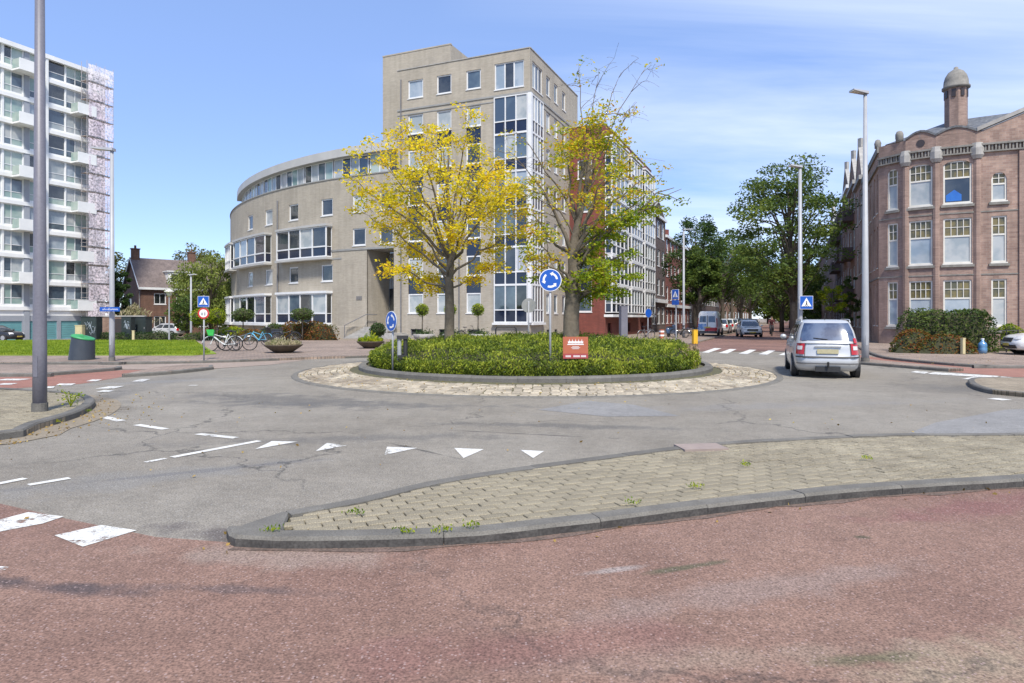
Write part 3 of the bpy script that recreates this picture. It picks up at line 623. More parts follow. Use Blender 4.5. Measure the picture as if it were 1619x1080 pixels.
# ------------------------------------------------------------------ facade tools: s runs along the wall, z up, off = outwards
class Fac:
    def __init__(f, o, d, flip=False):
        f.o = Vector((o[0], o[1], 0)); f.d = Vector((d[0], d[1], 0)).normalized(); f.n = Vector((f.d.y, -f.d.x, 0))*(-1 if flip else 1); f.arc = False; f.fl = flip
    def P(f, s, z, off=0):
        q = f.o+f.d*s+f.n*off; return (q.x, q.y, z)
class Arc:
    """wall on a circle; s = arc length from the angle a0, running clockwise seen from above"""
    def __init__(f, c, r, a0, sgn=-1): f.c = Vector((c[0], c[1], 0)); f.r = r; f.a0 = a0; f.sgn = sgn; f.arc = True; f.fl = sgn < 0
    def P(f, s, z, off=0):
        a = f.a0+f.sgn*s/f.r; return (f.c.x+(f.r+off)*math.cos(a), f.c.y+(f.r+off)*math.sin(a), z)
def wall(mb, fc, s0, s1, z0, z1, ops=(), depth=.14, off=0, rev=True):
    ss = {s0, s1}; zs = {z0, z1}
    for a, b, c, d in ops: ss |= {max(a, s0), min(b, s1)}; zs |= {max(c, z0), min(d, z1)}
    if fc.arc:
        k = int((s1-s0)/.8)+1; ss |= {s0+(s1-s0)*i/k for i in range(k+1)}
    ss = sorted(x for x in ss if s0 <= x <= s1); zs = sorted(x for x in zs if z0 <= x <= z1)
    def q(p4, uv): mb.poly(p4 if not fc.fl else p4[::-1], uv if not fc.fl else uv[::-1])
    def inside(s, z): return any(a < s < b and c < z < d for a, b, c, d in ops)
    for a, b in zip(ss, ss[1:]):
        if b-a < 1e-5: continue
        for c, d in zip(zs, zs[1:]):
            if d-c < 1e-5 or inside((a+b)/2, (c+d)/2): continue
            q([fc.P(a, c, off), fc.P(b, c, off), fc.P(b, d, off), fc.P(a, d, off)], [(a, c), (b, c), (b, d), (a, d)])
    if rev:
        for a, b, c, d in ops:
            for (p, r) in (((a, c), (a, d)), ((a, d), (b, d)), ((b, d), (b, c)), ((b, c), (a, c))):
                q([fc.P(*p, off), fc.P(*r, off), fc.P(*r, off-depth), fc.P(*p, off-depth)], [p, r, (r[0]+depth, r[1]), (p[0]+depth, p[1])])
def fbox(mb, fc, s0, s1, z0, z1, o0, o1):
    k = max(1, int((s1-s0)/1.2)+1) if fc.arc else 1
    for i in range(k):
        a, b = s0+(s1-s0)*i/k, s0+(s1-s0)*(i+1)/k
        A = [fc.P(a, z0, o1), fc.P(b, z0, o1), fc.P(b, z0, o0), fc.P(a, z0, o0)]; B = [fc.P(a, z1, o1), fc.P(b, z1, o1), fc.P(b, z1, o0), fc.P(a, z1, o0)]
        if fc.fl: A, B = A[::-1], B[::-1]
        mb.hexa(A, B)
def window(root, fc, s0, s1, z0, z1, cols=(1,), rows=(1,), pm='gdark', fm='white', off=-.14, fr=.07, th=.07, sill=True, fname='window', pname='pane', mul=.05, arch=0):
    """frame with mullions (part) and one pane (sub-part) per light. rows bottom to top; pm may be a function of (col, row)"""
    mb = MB(); f0, f1 = off, off+th
    if fr:
        fbox(mb, fc, s0, s0+fr, z0, z1, f0, f1); fbox(mb, fc, s1-fr, s1, z0, z1, f0, f1); fbox(mb, fc, s0+fr, s1-fr, z0, z0+fr, f0, f1); fbox(mb, fc, s0+fr, s1-fr, z1-fr, z1, f0, f1)
    W, Hh = s1-s0-2*fr, z1-z0-2*fr; cs = [s0+fr]; rs = [z0+fr]
    for c in cols: cs.append(cs[-1]+W*c/sum(cols))
    for r in rows: rs.append(rs[-1]+Hh*r/sum(rows))
    for c in cs[1:-1]: fbox(mb, fc, c-mul/2, c+mul/2, z0+fr, z1-fr, f0, f1-.006)
    for r in rs[1:-1]: fbox(mb, fc, s0+fr, s1-fr, r-mul/2, r+mul/2, f0, f1-.012)
    if sill: fbox(mb, fc, s0-.04, s1+.04, z0-.07, z0-.004, off, .05 if off < 0 else off+th+.06)
    fo = mb.build(fname, M[fm] if isinstance(fm, str) else fm, root, world=True)
    for i, (a, b) in enumerate(zip(cs, cs[1:])):
        for j, (c, d) in enumerate(zip(rs, rs[1:])):
            pmn = pm(i, j) if callable(pm) else pm
            p = MB(); q = [fc.P(a, c, off+.02), fc.P(b, c, off+.02), fc.P(b, d, off+.02), fc.P(a, d, off+.02)]; uv = [(a, c), (b, c), (b, d), (a, d)]
            p.poly(q if not fc.fl else q[::-1], uv if not fc.fl else uv[::-1]); p.build(pname, M[pmn], fo, world=True)
    return fo
def pick(*a): return random.choice(a)
def cap(mb, pts, z):
    mb.poly([(p[0], p[1], z) for p in pts])
# ================================================================== pale brick corner block with the curved wing
CO = Vector((1.38, 50, 0))
blk = thing('apartment_building', 'pale beige brick apartment block with a tall glazed corner and a curved lower wing', 'building', (1.38, 50, 0))
ff = Fac(CO, DF, flip=True)      # front: s from the corner to the left; outward is towards the camera
fr_ = Fac(CO, DR)                # side: s from the corner into the street
HT = 22.4
assert (ff.n.y < 0) and (fr_.n.x > 0)
sills = [2.05+2.98*k for k in range(7)]
cols3 = [(4.2, 5.5), (6.85, 8.2), (9.5, 10.95)]
ops = []
for a, b in cols3:
    ops.append((a, b, sills[0], sills[5]+1.6)); ops.append((a, b, sills[6], sills[6]+1.5))
ops.append((.5, 3.0, 19.55, 21.6)); ops.append((.0, 3.05, 1.3, 18.95))
for a in (4.3, 6.9, 9.6): ops.append((a, a+1.1, .2, .75))
mb = MB(); wall(mb, ff, 0, 12, -.8, HT, ops)
rw = [(3.6, 4.5), (5.5, 6.4), (7.6, 8.5)]
ops2 = [(.5, 2.7, 19.55, 21.6), (0, 2.75, 1.3, 18.95)]
for a, b in rw:
    for k in range(7): ops2.append((a, b, sills[k], sills[k]+1.6))
ops2 += [(3.7, 4.4, .2, .7), (5.6, 6.3, .2, .7)]
wall(mb, fr_, 0, 9.6, -.8, HT, ops2)
Pq = CO+DR*9.6
w2 = Fac(CO+DF*12, DR, flip=True); wall(mb, w2, 0, 12, 12, HT)       # left flank above the wing
back = Fac(CO+DR*12+DF*12, -DF); wall(mb, back, 0, 12, -.8, HT)
wall(mb, Fac(Pq, DR), 0, 2.4, 18.5, HT)
mb.build('wall', M['beige'], blk, world=True)
mb = MB(); q = [CO, CO+DR*12, CO+DR*12+DF*12, CO+DF*12]; cap(mb, q, HT-.35); mb.build('roof', M['roofgrey'], blk, world=True)
mb = MB()
for f_, L_ in ((ff, 12), (fr_, 12), (w2, 12)): fbox(mb, f_, .0 if f_ is not ff else .02, L_, HT-.0, HT+.07, -.25, .05)
split_build(mb, 'coping', M['stone'], blk, world=True)
mb = MB()
fbox(mb, ff, .0, 12, 18.98, 19.12, -.02, .06); fbox(mb, ff, 3.1, 12, 18.6, 18.68, -.02, .03); fbox(mb, fr_, 0.0, 9.6, 18.98, 19.12, -.02, .058); fbox(mb, fr_, 2.8, 9.6, 18.6, 18.68, -.02, .03)
split_build(mb, 'string_course', M['greyband'], blk, world=True)
mb = MB(); mb.tube([ff.P(11.6, z, .08) for z in (.2, 8, 15, 21.6)], .055, 8); mb.tube([ff.P(6.1, z, .08) for z in (.2, 4, 9)], .05, 8); split_build(mb, 'downpipe', M['pipe'], blk, world=True)
for a, b in cols3:
    window(blk, ff, a, b, sills[6], sills[6]+1.5, rows=(1,), pm=pick('gmid', 'gdark', 'glightblue'), fr=.10)
    for k in range(6):
        window(blk, ff, a, b, sills[k], sills[k]+1.6, rows=(1,), pm=pick('gdark', 'gdark', 'gcurt', 'gmid') if k < 5 else 'gcurt', fr=.10)
        if k < 5:
            mb = MB(); q = [ff.P(a, sills[k]+1.6, -.10), ff.P(b, sills[k]+1.6, -.10), ff.P(b, sills[k+1]-.07, -.10), ff.P(a, sills[k+1]-.07, -.10)]; mb.poly(q[::-1]); mb.build('spandrel_panel', M['spandrel'], blk, world=True)
window(blk, ff, .5, 3.0, 19.55, 21.6, cols=(1, 1, 1), pm=lambda i, j: ('glightblue', 'gdark', 'glightblue')[i], fr=.08, mul=.09)
window(blk, fr_, .5, 2.7, 19.55, 21.6, cols=(1, 1, 1), pm=lambda i, j: ('gcurt', 'gmid', 'gdark')[i], fr=.08, mul=.09)
for a, b in rw:
    for k in range(7): window(blk, fr_, a, b, sills[k], sills[k]+1.6, cols=(1,), pm=pick('gdark', 'gcurt', 'gcurt', 'gmid'), fr=.10)
for a in (4.3, 6.9, 9.6): window(blk, ff, a, a+1.1, .2, .75, pm='gdark', fm='pipe', fr=.05, sill=False)
for a in (3.7, 5.6): window(blk, fr_, a, a+.7, .2, .7, pm='gdark', fm='pipe', fr=.05, sill=False)
# glazed corner: stacked bays wrapping the corner
for k in range(6):
    z = 1.3+2.94*k
    for f_, a, b, n in ((ff, .16, 3.02, 3), (fr_, .16, 2.72, 4)):
        window(blk, f_, a, b, z, z+2.94, cols=(1,)*n, rows=(.95, 1.95), pm=lambda i, j: 'spandrel' if j == 0 else (pick('gdark', 'gdark', 'gmid', 'curtain') if k < 3 else pick('gmid', 'glightblue', 'gcurt', 'gmid')), off=.02, th=.09, fr=.075, mul=.085, sill=False, fname='bay_window')
mb = MB(); mb.box((CO.x+.02, CO.y-.02, 10.12), (.30, .30, 17.64), math.atan2(DR.y, DR.x)); 
fbox(mb, ff, .0, 3.1, 1.12, 1.29, -.1, .28); fbox(mb, fr_, .0, 2.8, 1.12, 1.288, -.1, .279); mb.build('corner_post', M['white'], blk, world=True)
# stair tower standing behind the front
tO = CO+DF*8.35+DR*2.6; tw = Fac(tO, DF, flip=True); mb = MB(); HTT = 25.1
wall(mb, tw, 0, 6.9, 8, HTT); wall(mb, Fac(tO, DR), 0, 4.5, 20, HTT); wall(mb, Fac(tO+DF*6.9, DR, flip=True), 0, 4.5, 8, HTT); wall(mb, Fac(tO+DF*6.9+DR*4.5, -DF), 0, 6.9, 8, HTT)
cap(mb, [tO, tO+DR*4.5, tO+DR*4.5+DF*6.9, tO+DF*6.9], HTT-.02)
fbox(mb, tw, -.03, 6.93, HTT-.06, HTT+.05, -.2, .03)
mb.build('stair_tower', M['beige'], blk, world=True)
mb = MB(); fbox(mb, tw, 3.4, 6.93, 15.9, 16.05, -.02, .015); mb.build('expansion_joint', M['greyband'], blk, world=True)
# red brick side wing stepping out into the street
HR = 18.8; frd = Fac(Pq, -DF); Q = Pq-DF*3.3; fside = Fac(Q, DR)
ops = [(.75, 2.1, 2.2+2.98*k, 3.9+2.98*k) for k in range(5)]+[(.75, 2.1, 4.1, 4.95)]
mb = MB(); wall(mb, frd, 0, 3.3, -.8, HR, ops)
bays = [(0.02, 6.3), (7.6, 12.6), (13.9, 19.4)]
wall(mb, fside, 0, 20.3, -.8, HR, [(a, b, 2.0, 17.6) for a, b in bays]+[(a+1, a+2.2, .3, 1.2) for a, b in bays])
wall(mb, Fac(Q+DR*20.3, DF), 0, 14, -.8, HR)
mb.build('red_wall', M['redbrick'], blk, world=True)
mb = MB(); cap(mb, [Pq, Q, Q+DR*20.3, Q+DR*20.3+DF*14, Pq+DF*10.5], HR-.1); mb.build('roof', M['roofgrey'], blk, world=True)
mb = MB(); fbox(mb, frd, 0, 3.3, HR, HR+.08, -.25, .05); fbox(mb, fside, .0, 20.3, HR, HR+.078, -.25, .05); split_build(mb, 'coping', M['stone'], blk, world=True)
for k in range(5): window(blk, frd, .75, 2.1, 2.2+2.98*k, 3.9+2.98*k, pm=pick('gdark', 'gmid'), fr=.10)
window(blk, frd, .75, 2.1, 4.1, 4.95, pm='spandrel', fr=.10, sill=False)
for bi, (a, b) in enumerate(bays):
    mb = MB(); fbox(mb, fside, a-.05, b+.05, 17.62, 17.8, -.1, .72); fbox(mb, fside, a-.05, b+.05, 1.75, 1.98, -.1, .72)
    for k in range(1, 6): fbox(mb, fside, a-.03, b+.03, 2.0+2.6*k-.12, 2.0+2.6*k+.12, .0, .70)
    split_build(mb, 'bay_slab', M['white'], blk, world=True)
    for k in range(6):
        z = 2.0+2.6*k+.125
        window(blk, fside, a, b, z, z+2.35, cols=(1, 1, 1, 1), rows=(.8, 1.5), pm=lambda i, j: 'spandrel' if j == 0 else pick('gdark', 'gcurt', 'gmid'), off=.55, th=.1, fr=.1, mul=.11, sill=False, fname='bay_window')
        fe = Fac(fside.P(a, 0, .64), fside.n*-1); window(blk, fe, .03, .64, z, z+2.35, rows=(.8, 1.5), pm=lambda i, j: 'spandrel' if j == 0 else 'gdark', off=-.06, fr=.08, sill=False, fname='bay_window')
# ---- curved wing
TH0 = R(157); P0 = CO+DF*12; RR_ = 46.7
CC = P0+Vector((math.sin(TH0), -math.cos(TH0), 0))*RR_; A0 = math.atan2(P0.y-CC.y, P0.x-CC.x)
wg = Arc(CC, RR_, A0, -1); LW = 44; HW = 14.0
def s_of(px):
    best = min((abs(CX+F*wg.P(s*.05, 0)[0]/wg.P(s*.05, 0)[1]-px), s*.05) for s in range(0, int(40/.05))); return best[1]
def D_of(s): return wg.P(s, 0)[1]
ent = (.35, s_of(580), .9, 7.55)
smallw = []
for px0, px1 in ((457, 471.5), (508, 526), (557.5, 578), (600, 622), (419.5, 431), (392, 399.5)):
    smallw.append((s_of(px1), s_of(px0)))
ops = [ent]
rowz = [4.95, 10.85]   # small-window rows
wins = []
for k, (a, b) in enumerate(smallw):
    for z in rowz:
        if k in (2, 3):
            if z < 6: continue
            wins.append((a, b, 7.95, 9.45)); wins.append((a, b, 10.85, 12.35)); continue
        wins.append((a, b, z, z+1.5))
ops += wins
bayA = (s_of(525), s_of(447)); bayB = (s_of(429), s_of(379)); bayC = (bayB[1]+1.6, bayB[1]+6)
for a, b in (bayA, bayB, bayC): ops += [(a, b, 1.15, 4.0), (a, b, 7.1, 9.95)]
mb = MB(); wall(mb, wg, 0, LW, -1.2, HW, ops)
mb.build('curved_wall', M['beige'], blk, world=True)
for (a, b, c, d) in wins: window(blk, wg, a, b, c, d, pm=pick('gdark', 'gdark', 'gmid', 'gcurt'), fr=.11)
for a, b in (bayA, bayB, bayC):
    for zb, row in ((1.15, 0), (7.1, 1)):
        mb = MB(); fbox(mb, wg, a-.1, b+.1, zb+2.72, zb+2.92, -.14, .78); fbox(mb, wg, a-.1, b+.1, zb-.22, zb-.005, -.14, .80 if row else .76); split_build(mb, 'bay_slab', M['white' if row == 0 else 'zinc'], blk, world=True)
        window(blk, wg, a, b, zb, zb+2.715, cols=(1, 1, 1, 1.15), rows=(.85, 1.75), pm=lambda i, j: 'spandrel' if j == 0 else pick('gdark', 'gdark', 'gmid', 'gcurt'), off=.58, th=.1, fr=.1, mul=.12, sill=False, fname='bay_window')
        for e, sg in ((a, 1), (b, -1)):
            pA, pB = Vector(wg.P(e, 0, .67)), Vector(wg.P(e, 0, -.1))
            fe = Fac(pA, (pB-pA)) if sg > 0 else Fac(pA, (pB-pA), flip=True)
            window(blk, fe, .02, .72, zb+.002, zb+2.712, rows=(.85, 1.75), pm=lambda i, j: 'spandrel' if j == 0 else 'gdark', off=-.09, th=.08, fr=.08, sill=False, fname='bay_window')
mb = MB(); sp = s_of(440); mb.tube([wg.P(sp, z, .09) for z in (-.5, 5, 10, 13)], .075, 8); split_build(mb, 'downpipe', M['pipe'], blk, world=True)
mb = MB(); fbox(mb, wg, .0, LW, HW, HW+.10, -.3, .06); fbox(mb, wg, .36, 7.4, 7.56, 7.72, -.05, .05); fbox(mb, wg, bayA[0]-1.2, bayA[0]-.1, 6.85, 7.0, -.02, .03); split_build(mb, 'coping', M['greyband'], blk, world=True)
# roof and set-back top floor
sb = Arc(CC, RR_-1.3, A0, -1); HS0, HS1 = HW-.12, 16.9
mb = MB()
ps = [wg.P(s, HW-.15) for s in np.linspace(0, LW, 30)]; ins = [Arc(CC, RR_-14, A0, -1).P(s, HW-.15) for s in np.linspace(0, LW, 30)*(RR_-14)/RR_]
for i in range(29): mb.poly([ps[i], ps[i+1], ins[i+1], ins[i]][::-1])
mb.build('roof', M['roofgrey'], blk, world=True)
mb = MB(); ls = 36; fbox(mb, Arc(CC, RR_-1.3, A0, -1), -.5, ls, HS1-.75, HS1, -11, .55); mb.build('roof_fascia', M['zinc'], blk, world=True)
mb = MB(); wall(mb, Arc(CC, RR_-11, A0, -1), -.5, ls*.75, HS0, HS1-.7); 
pe = sb.P(ls, 0, 0); pi_ = Arc(CC, RR_-11, A0, -1).P(ls*(RR_-11)/(RR_-1.3), 0); wall(mb, Fac(pe, (pi_[0]-pe[0], pi_[1]-pe[1]), flip=True), 0, 9.7, HS0, HS1-.75); mb.build('penthouse_wall', M['zinc'], blk, world=True)
s = -.4; k = 0
while s < ls-2.5:
    w_ = 4.2
    window(blk, sb, s, s+w_, HS0, HS1-.76, cols=(1, 1, 1, 1), rows=(.28, 1), pm=lambda i, j: 'zinc' if j == 0 else (('gcurt', 'gcurt', 'gmid', 'gdark', 'ggreen')[(i*3+k*2) % 5]), off=-.05, fr=.07, mul=.08, sill=False, fname='penthouse_window'); s += w_+.15; k += 1
# entrance recess: reveals, grid glazing, steps
mb = MB(); ia = Arc(CC, RR_-3.2, A0, -1); k_ = (RR_-3.2)/RR_
e0, e1 = ent[0], ent[1]
for e, rev in ((e0, False), (e1, True)):
    a, b = wg.P(e, 0), wg.P(e, 0, -3.2)
    q = [(*a[:2], .9), (*b[:2], .9), (*b[:2], 7.55), (*a[:2], 7.55)]; mb.poly(q if rev else q[::-1], [(0, 0), (3.2, 0), (3.2, 6.6), (0, 6.6)])
mb.build('entrance_reveal', M['beige'], blk, world=True)
mb = MB(); q = [wg.P(e0, .9), wg.P(e1, .9), wg.P(e1, .9, -3.2), wg.P(e0, .9, -3.2)]; mb.poly(q[::-1]); q = [(p[0], p[1], 7.55) for p in q]; mb.poly(q); mb.build('entrance_floor', M['stone'], blk, world=True)
gr = Fac(wg.P(e0, 0, -3.1), Vector(wg.P(e1, 0, -3.1))-Vector(wg.P(e0, 0, -3.1)), flip=True); gl = (Vector(wg.P(e1, 0, -3.1))-Vector(wg.P(e0, 0, -3.1))).length
mb = MB(); q = [gr.P(0, .9, -.05), gr.P(gl, .9, -.05), gr.P(gl, 7.5, -.05), gr.P(0, 7.5, -.05)]; mb.poly(q[::-1]); gp = mb.build('entrance_glazing', glass('grey_glass_block', (.36, .38, .38), (.28, .30, .31), rough=.2), blk, world=True)
mb = MB()
for i in range(13): fbox(mb, gr, gl*i/12-.02, gl*i/12+.02, .9, 7.5, -.05, .02)
for j in range(19): fbox(mb, gr, 0, gl, .9+6.6*j/18-.02, .9+6.6*j/18+.02, -.05, .012)
mb.build('glazing_bars', mat('grey_steel_bar', (.38, .40, .41), (.3, .32, .33), rough=.4), gp, world=True)
mb = MB(); fbox(mb, gr, .5, 2.5, .9, 4.3, .03, .12); dp = mb.build('entrance_door', M['gdark'], blk, world=True)
mb = MB(); mb.tube([wg.P(e1+.25, .95+.09*i, .05+.0*i) for i in (-3, 0)], .03, 6); mb.tube([wg.P(e1-.3, .1, 3.2), wg.P(e1-.3, 1.05, 3.2), wg.P(e1-.3, 1.95, .5), wg.P(e1-.3, 1.95, -1)], .035, 6); mb.build('handrail', M['pipe'], blk, world=True)
for i in range(8):
    mb = MB(); z1 = .9-.115*i; o1 = .3+.36*i; fbox(mb, wg, e0-.3-(.25*i if i > 3 else 0), e1-.1, -.1, z1-.003*i, -.2, o1+.36); mb.build('step', M['stone'], blk, world=True)
mb = MB(); fbox(mb, wg, e1-.05, e1+2.2, -.5, .95, .02, 2.6); mb.build('stair_wall', M['beige'], blk, world=True)
for s_, z_ in ((bayA[0]-1.4, 8.0), (bayA[0]-1.5, 5.3)):
    pass
mb = MB(); 
for i in range(3): fbox(mb, wg, e1+.55+.22*i, e1+.7+.22*i, 3.25, 3.55, .02, .05)
mb.build('house_number', M['pipe'], blk, world=True)
# ================================================================== white gallery flats with scaffolding
FO = Vector((-46.8, 72, 0)); fo = FO-DR*16
flt = thing('apartment_building', 'tall white flats with alternating balconies over turquoise garage doors at the left edge', 'building', (fo.x, fo.y, -.6))
fl = Fac(fo, DR); t0 = 16
M['flatwhite'] = mat('white_concrete', (.80, .80, .79), (.70, .71, .71), scale=.6, rough=.7)
M['pier'] = mat('grey_blue_pier', (.32, .34, .38), (.27, .29, .33), scale=.8, rough=.7)
M['turq'] = mat('turquoise_door', (.14, .33, .355), (.115, .28, .305), scale=1.2, rough=.5)
mb = MB(); L1 = t0+1.9; TOP = 29.1
mods = [(t0-8.4, t0-6.65), (t0-6.05, t0-4.65), (t0-4.35, t0-2.5), (t0-2.4, t0+.1), (t0+.3, t0+1.7), (t0-11.5, t0-8.6), (t0-14.5, t0-11.7)]
zf = [2.6+2.65*k for k in range(11)]
ops = [(a, b, z+.42, z+2.45) for a, b in mods for z in zf[:10]]
gar = [(t0-9.5, t0-6.75), (t0-6.05, t0-3.35), (t0-2.95, t0+.6), (t0-13, t0-10)]
ops += [(a, b, -.55, 1.35) for a, b in gar]
wall(mb, fl, 0, L1, 1.9, TOP, [o for o in ops if o[2] > 1.5]); wall(mb, Fac(fl.P(L1, 0), -fl.n), 0, 12, -1, TOP); wall(mb, Fac(fl.P(0, 0), -fl.n, flip=True), 0, 12, -1, TOP); wall(mb, Fac(fl.P(0, 0, -12), DR, flip=True), 0, L1, -1, TOP)
mb.build('wall', M['flatwhite'], flt, world=True)
mb = MB(); wall(mb, fl, 0, L1, -1, 1.9, [o for o in ops if o[2] < 1.5]); mb.build('plinth_wall', M['pier'], flt, world=True)
mb = MB(); cap(mb, [fl.P(0, 0), fl.P(L1, 0), fl.P(L1, 0, -12), fl.P(0, 0, -12)], TOP-.02); fbox(mb, fl, -.2, L1+.2, TOP-.45, TOP, -.1, .35); mb.build('roof', M['flatwhite'], flt, world=True)
for a, b in gar:
    mb = MB(); nn = 8
    for i in range(nn): fbox(mb, fl, a, b, -.55+1.9*i/nn, -.55+1.9*(i+1)/nn-.015, -.14, -.08)
    mb.build('garage_door', M['turq'], flt, world=True)
for k, z in enumerate(zf[:10]):
    mb = MB(); fbox(mb, fl, 0, L1, z-.16, z+.22, -.02, .16); mb.build('floor_slab', M['flatwhite'], flt, world=True)
    for mi, (a, b) in enumerate(mods):
        window(flt, fl, a, b, z+.42, z+2.45, cols=(1, 1.6) if mi in (0, 3, 4) else (1,), rows=(.7, 1.5), pm=lambda i, j: pick('ggreen', 'gmid', 'ggreen', 'gcurt') if j == 0 else pick('ggreen', 'ggreen', 'gmid', 'gcurt', 'gcurt', 'glightblue', 'gdark'), fr=.06, mul=.06, sill=False)
for x_ in (t0-6.35,):
    mb = MB(); fbox(mb, fl, x_-.25, x_+.25, -.6, TOP-.46, -.02, .10); mb.build('pier', M['pier'], flt, world=True)
for x_ in (t0-4.5,):
    mb = MB(); fbox(mb, fl, x_-.13, x_+.13, 2.2, TOP-.46, -.02, .28); mb.build('pier', M['flatwhite'], flt, world=True)
for k, z in enumerate(zf[:10]):
    for (a, b, par) in ((t0-7.75, t0-5.65, 1), (t0-2.0, t0+.0, 0), (t0-13.5, t0-11.5, 1)):
        if k % 2 != par: continue
        mb = MB(); fbox(mb, fl, a, b, z-.14, z+.02, .165, 1.35); fbox(mb, fl, a, b, z+.02, z+.98, 1.28, 1.35); fbox(mb, fl, b-.06, b, z+.02, z+.98, .165, 1.28); ba = mb.build('balcony', M['flatwhite'], flt, world=True)
        mb = MB(); fbox(mb, fl, a, a+.05, z+.05, z+.95, .165, 1.28); mb.build('side_screen', M['ggreen'], ba, world=True)
# scaffolding
sc_ = thing('scaffolding', 'metal scaffolding with pale pinkish debris netting at the end of the white flats', 'scaffolding', (FO.x, FO.y, -.6))
M['steel'] = mat('scaffold_steel', (.52, .50, .50), (.42, .38, .38), scale=4, rough=.4, metal=.4)
M['plank'] = mat('scaffold_plank', (.40, .33, .30), (.30, .26, .25), scale=4, rough=.8)
m = mat('debris_net', (.84, .70, .77), (.90, .84, .88), scale=.3, rough=.7); nt = m.node_tree
n = nt.nodes.new('ShaderNodeTexNoise'); n.inputs['Scale'].default_value = 5.0; n.inputs['Detail'].default_value = 8; t = nt.nodes.new('ShaderNodeTexCoord'); nt.links.new(t.outputs['Object'], n.inputs['Vector']); mr = nt.nodes.new('ShaderNodeMapRange'); mr.inputs['From Min'].default_value = .34; mr.inputs['From Max'].default_value = .6; mr.inputs['To Min'].default_value = .15; mr.inputs['To Max'].default_value = .80
nt.links.new(n.outputs['Fac'], mr.inputs['Value']); nt.links.new(mr.outputs[0], nt.nodes['Principled BSDF'].inputs['Alpha']); M['net'] = m
fs_ = Fac(FO, DR)
for s_ in (-1.0, 0, 1.0, 1.95):
    for o_ in (.35, 1.25):
        mb = MB(); mb.tube([fs_.P(s_, -.6, o_), fs_.P(s_, 29.6, o_)], .035, 6); mb.build('standard_pole', M['steel'], sc_, world=True)
lv = [1.4+2.0*k for k in range(15)]
for z in lv:
    if z > 28.5: continue
    mb = MB(); fbox(mb, fs_, -1.1, 2.05, z, z+.06, .35, 1.25); mb.build('deck', M['plank'], sc_, world=True)
    mb = MB()
    for o_ in (.35, 1.25):
        for zz in (z+.5, z+1.0): mb.tube([fs_.P(-1.1, zz, o_), fs_.P(2.05, zz, o_)], .025, 5)
    mb.tube([fs_.P(-.3, z, 1.27), fs_.P(.5, z+2, 1.27)], .022, 5); mb.tube([fs_.P(1.2, z, 1.27), fs_.P(1.95, z+2, 1.27)], .022, 5); mb.build('guard_rail', M['steel'], sc_, world=True)
for k, z in enumerate(lv[:-1]):
    mb = MB(); nn = 6
    for i in range(nn):
        a, b = -.9+2.8*i/nn, -.9+2.8*(i+1)/nn; o_ = lambda s: 1.34+.06*math.sin(s*3+z)
        mb.poly([fs_.P(a, z+.12, o_(a)), fs_.P(b, z+.12, o_(b)), fs_.P(b, z+1.9, o_(b)), fs_.P(a, z+1.9, o_(a))])
    mb.build('debris_net', M['net'], sc_, world=True)
# ================================================================== brick house on the left
hx, hy = X(209, 84), 84; 
hs = thing('brick_house', 'brown brick house with a tiled gable roof and white dormer behind the hedges', 'house', (hx, hy, -.6))
gd = Vector((.97, -.24, 0)).normalized(); rd = Vector((.24, .97, 0)).normalized()   # gable direction (faces the viewer), roof runs back-right
rd = Vector((.72, .69, 0)).normalized(); gd = Vector((.69, -.72, 0)).normalized()
gw, hl, ze, zr = 3.9, 11.5, 5.6, 9.3
o = Vector((hx, hy, 0)); cA, cB = o-gd*gw, o+gd*gw
M['tile'] = mat('brown_roof_tile', (.12, .095, .09), (.17, .135, .125), scale=1.5, rough=.8, bump=.4, bscale=8, fine=.2, fscale=5)
M['oldbrick'] = brick('house_brick', (.20, .095, .06), (.14, .07, .05), (.17, .13, .11), stain=.3)
mb = MB(); fg = Fac(cA, gd); wall(mb, fg, 0, 2*gw, -1, ze, [(gw*1.72, gw*1.88, 2.4, 5.0), (gw*1.65, gw*1.85, -.4, 1.6), (gw*.5, gw*.9, 2.6, 4.2)])
mb.poly([(*cA[:2], ze), (*cB[:2], ze), (o.x, o.y, zr)], [(0, 0), (2*gw, 0), (gw, zr-ze)])
fs2 = Fac(cB, rd); wall(mb, fs2, 0, hl, -1, ze, [(1.5+2.6*i, 2.9+2.6*i, z, z+1.4) for i in range(4) for z in (.5, 3.4)]); wall(mb, Fac(cA, rd, flip=True), 0, hl, -1, ze)
mb.build('wall', M['oldbrick'], hs, world=True)
window(hs, fg, gw*1.72, gw*1.88, 2.4, 5.0, pm='gdark', fr=.1); window(hs, fg, gw*1.65, gw*1.85, -.4, 1.6, pm='gdark', fr=.12); window(hs, fg, gw*.5, gw*.9, 2.6, 4.2, pm='gdark', fr=.1)
for i in range(4):
    for z in (.5, 3.4): window(hs, fs2, 1.5+2.6*i, 2.9+2.6*i, z, z+1.4, cols=(1, 1), pm='gdark', fr=.1)
up = Vector((0, 0, 1))
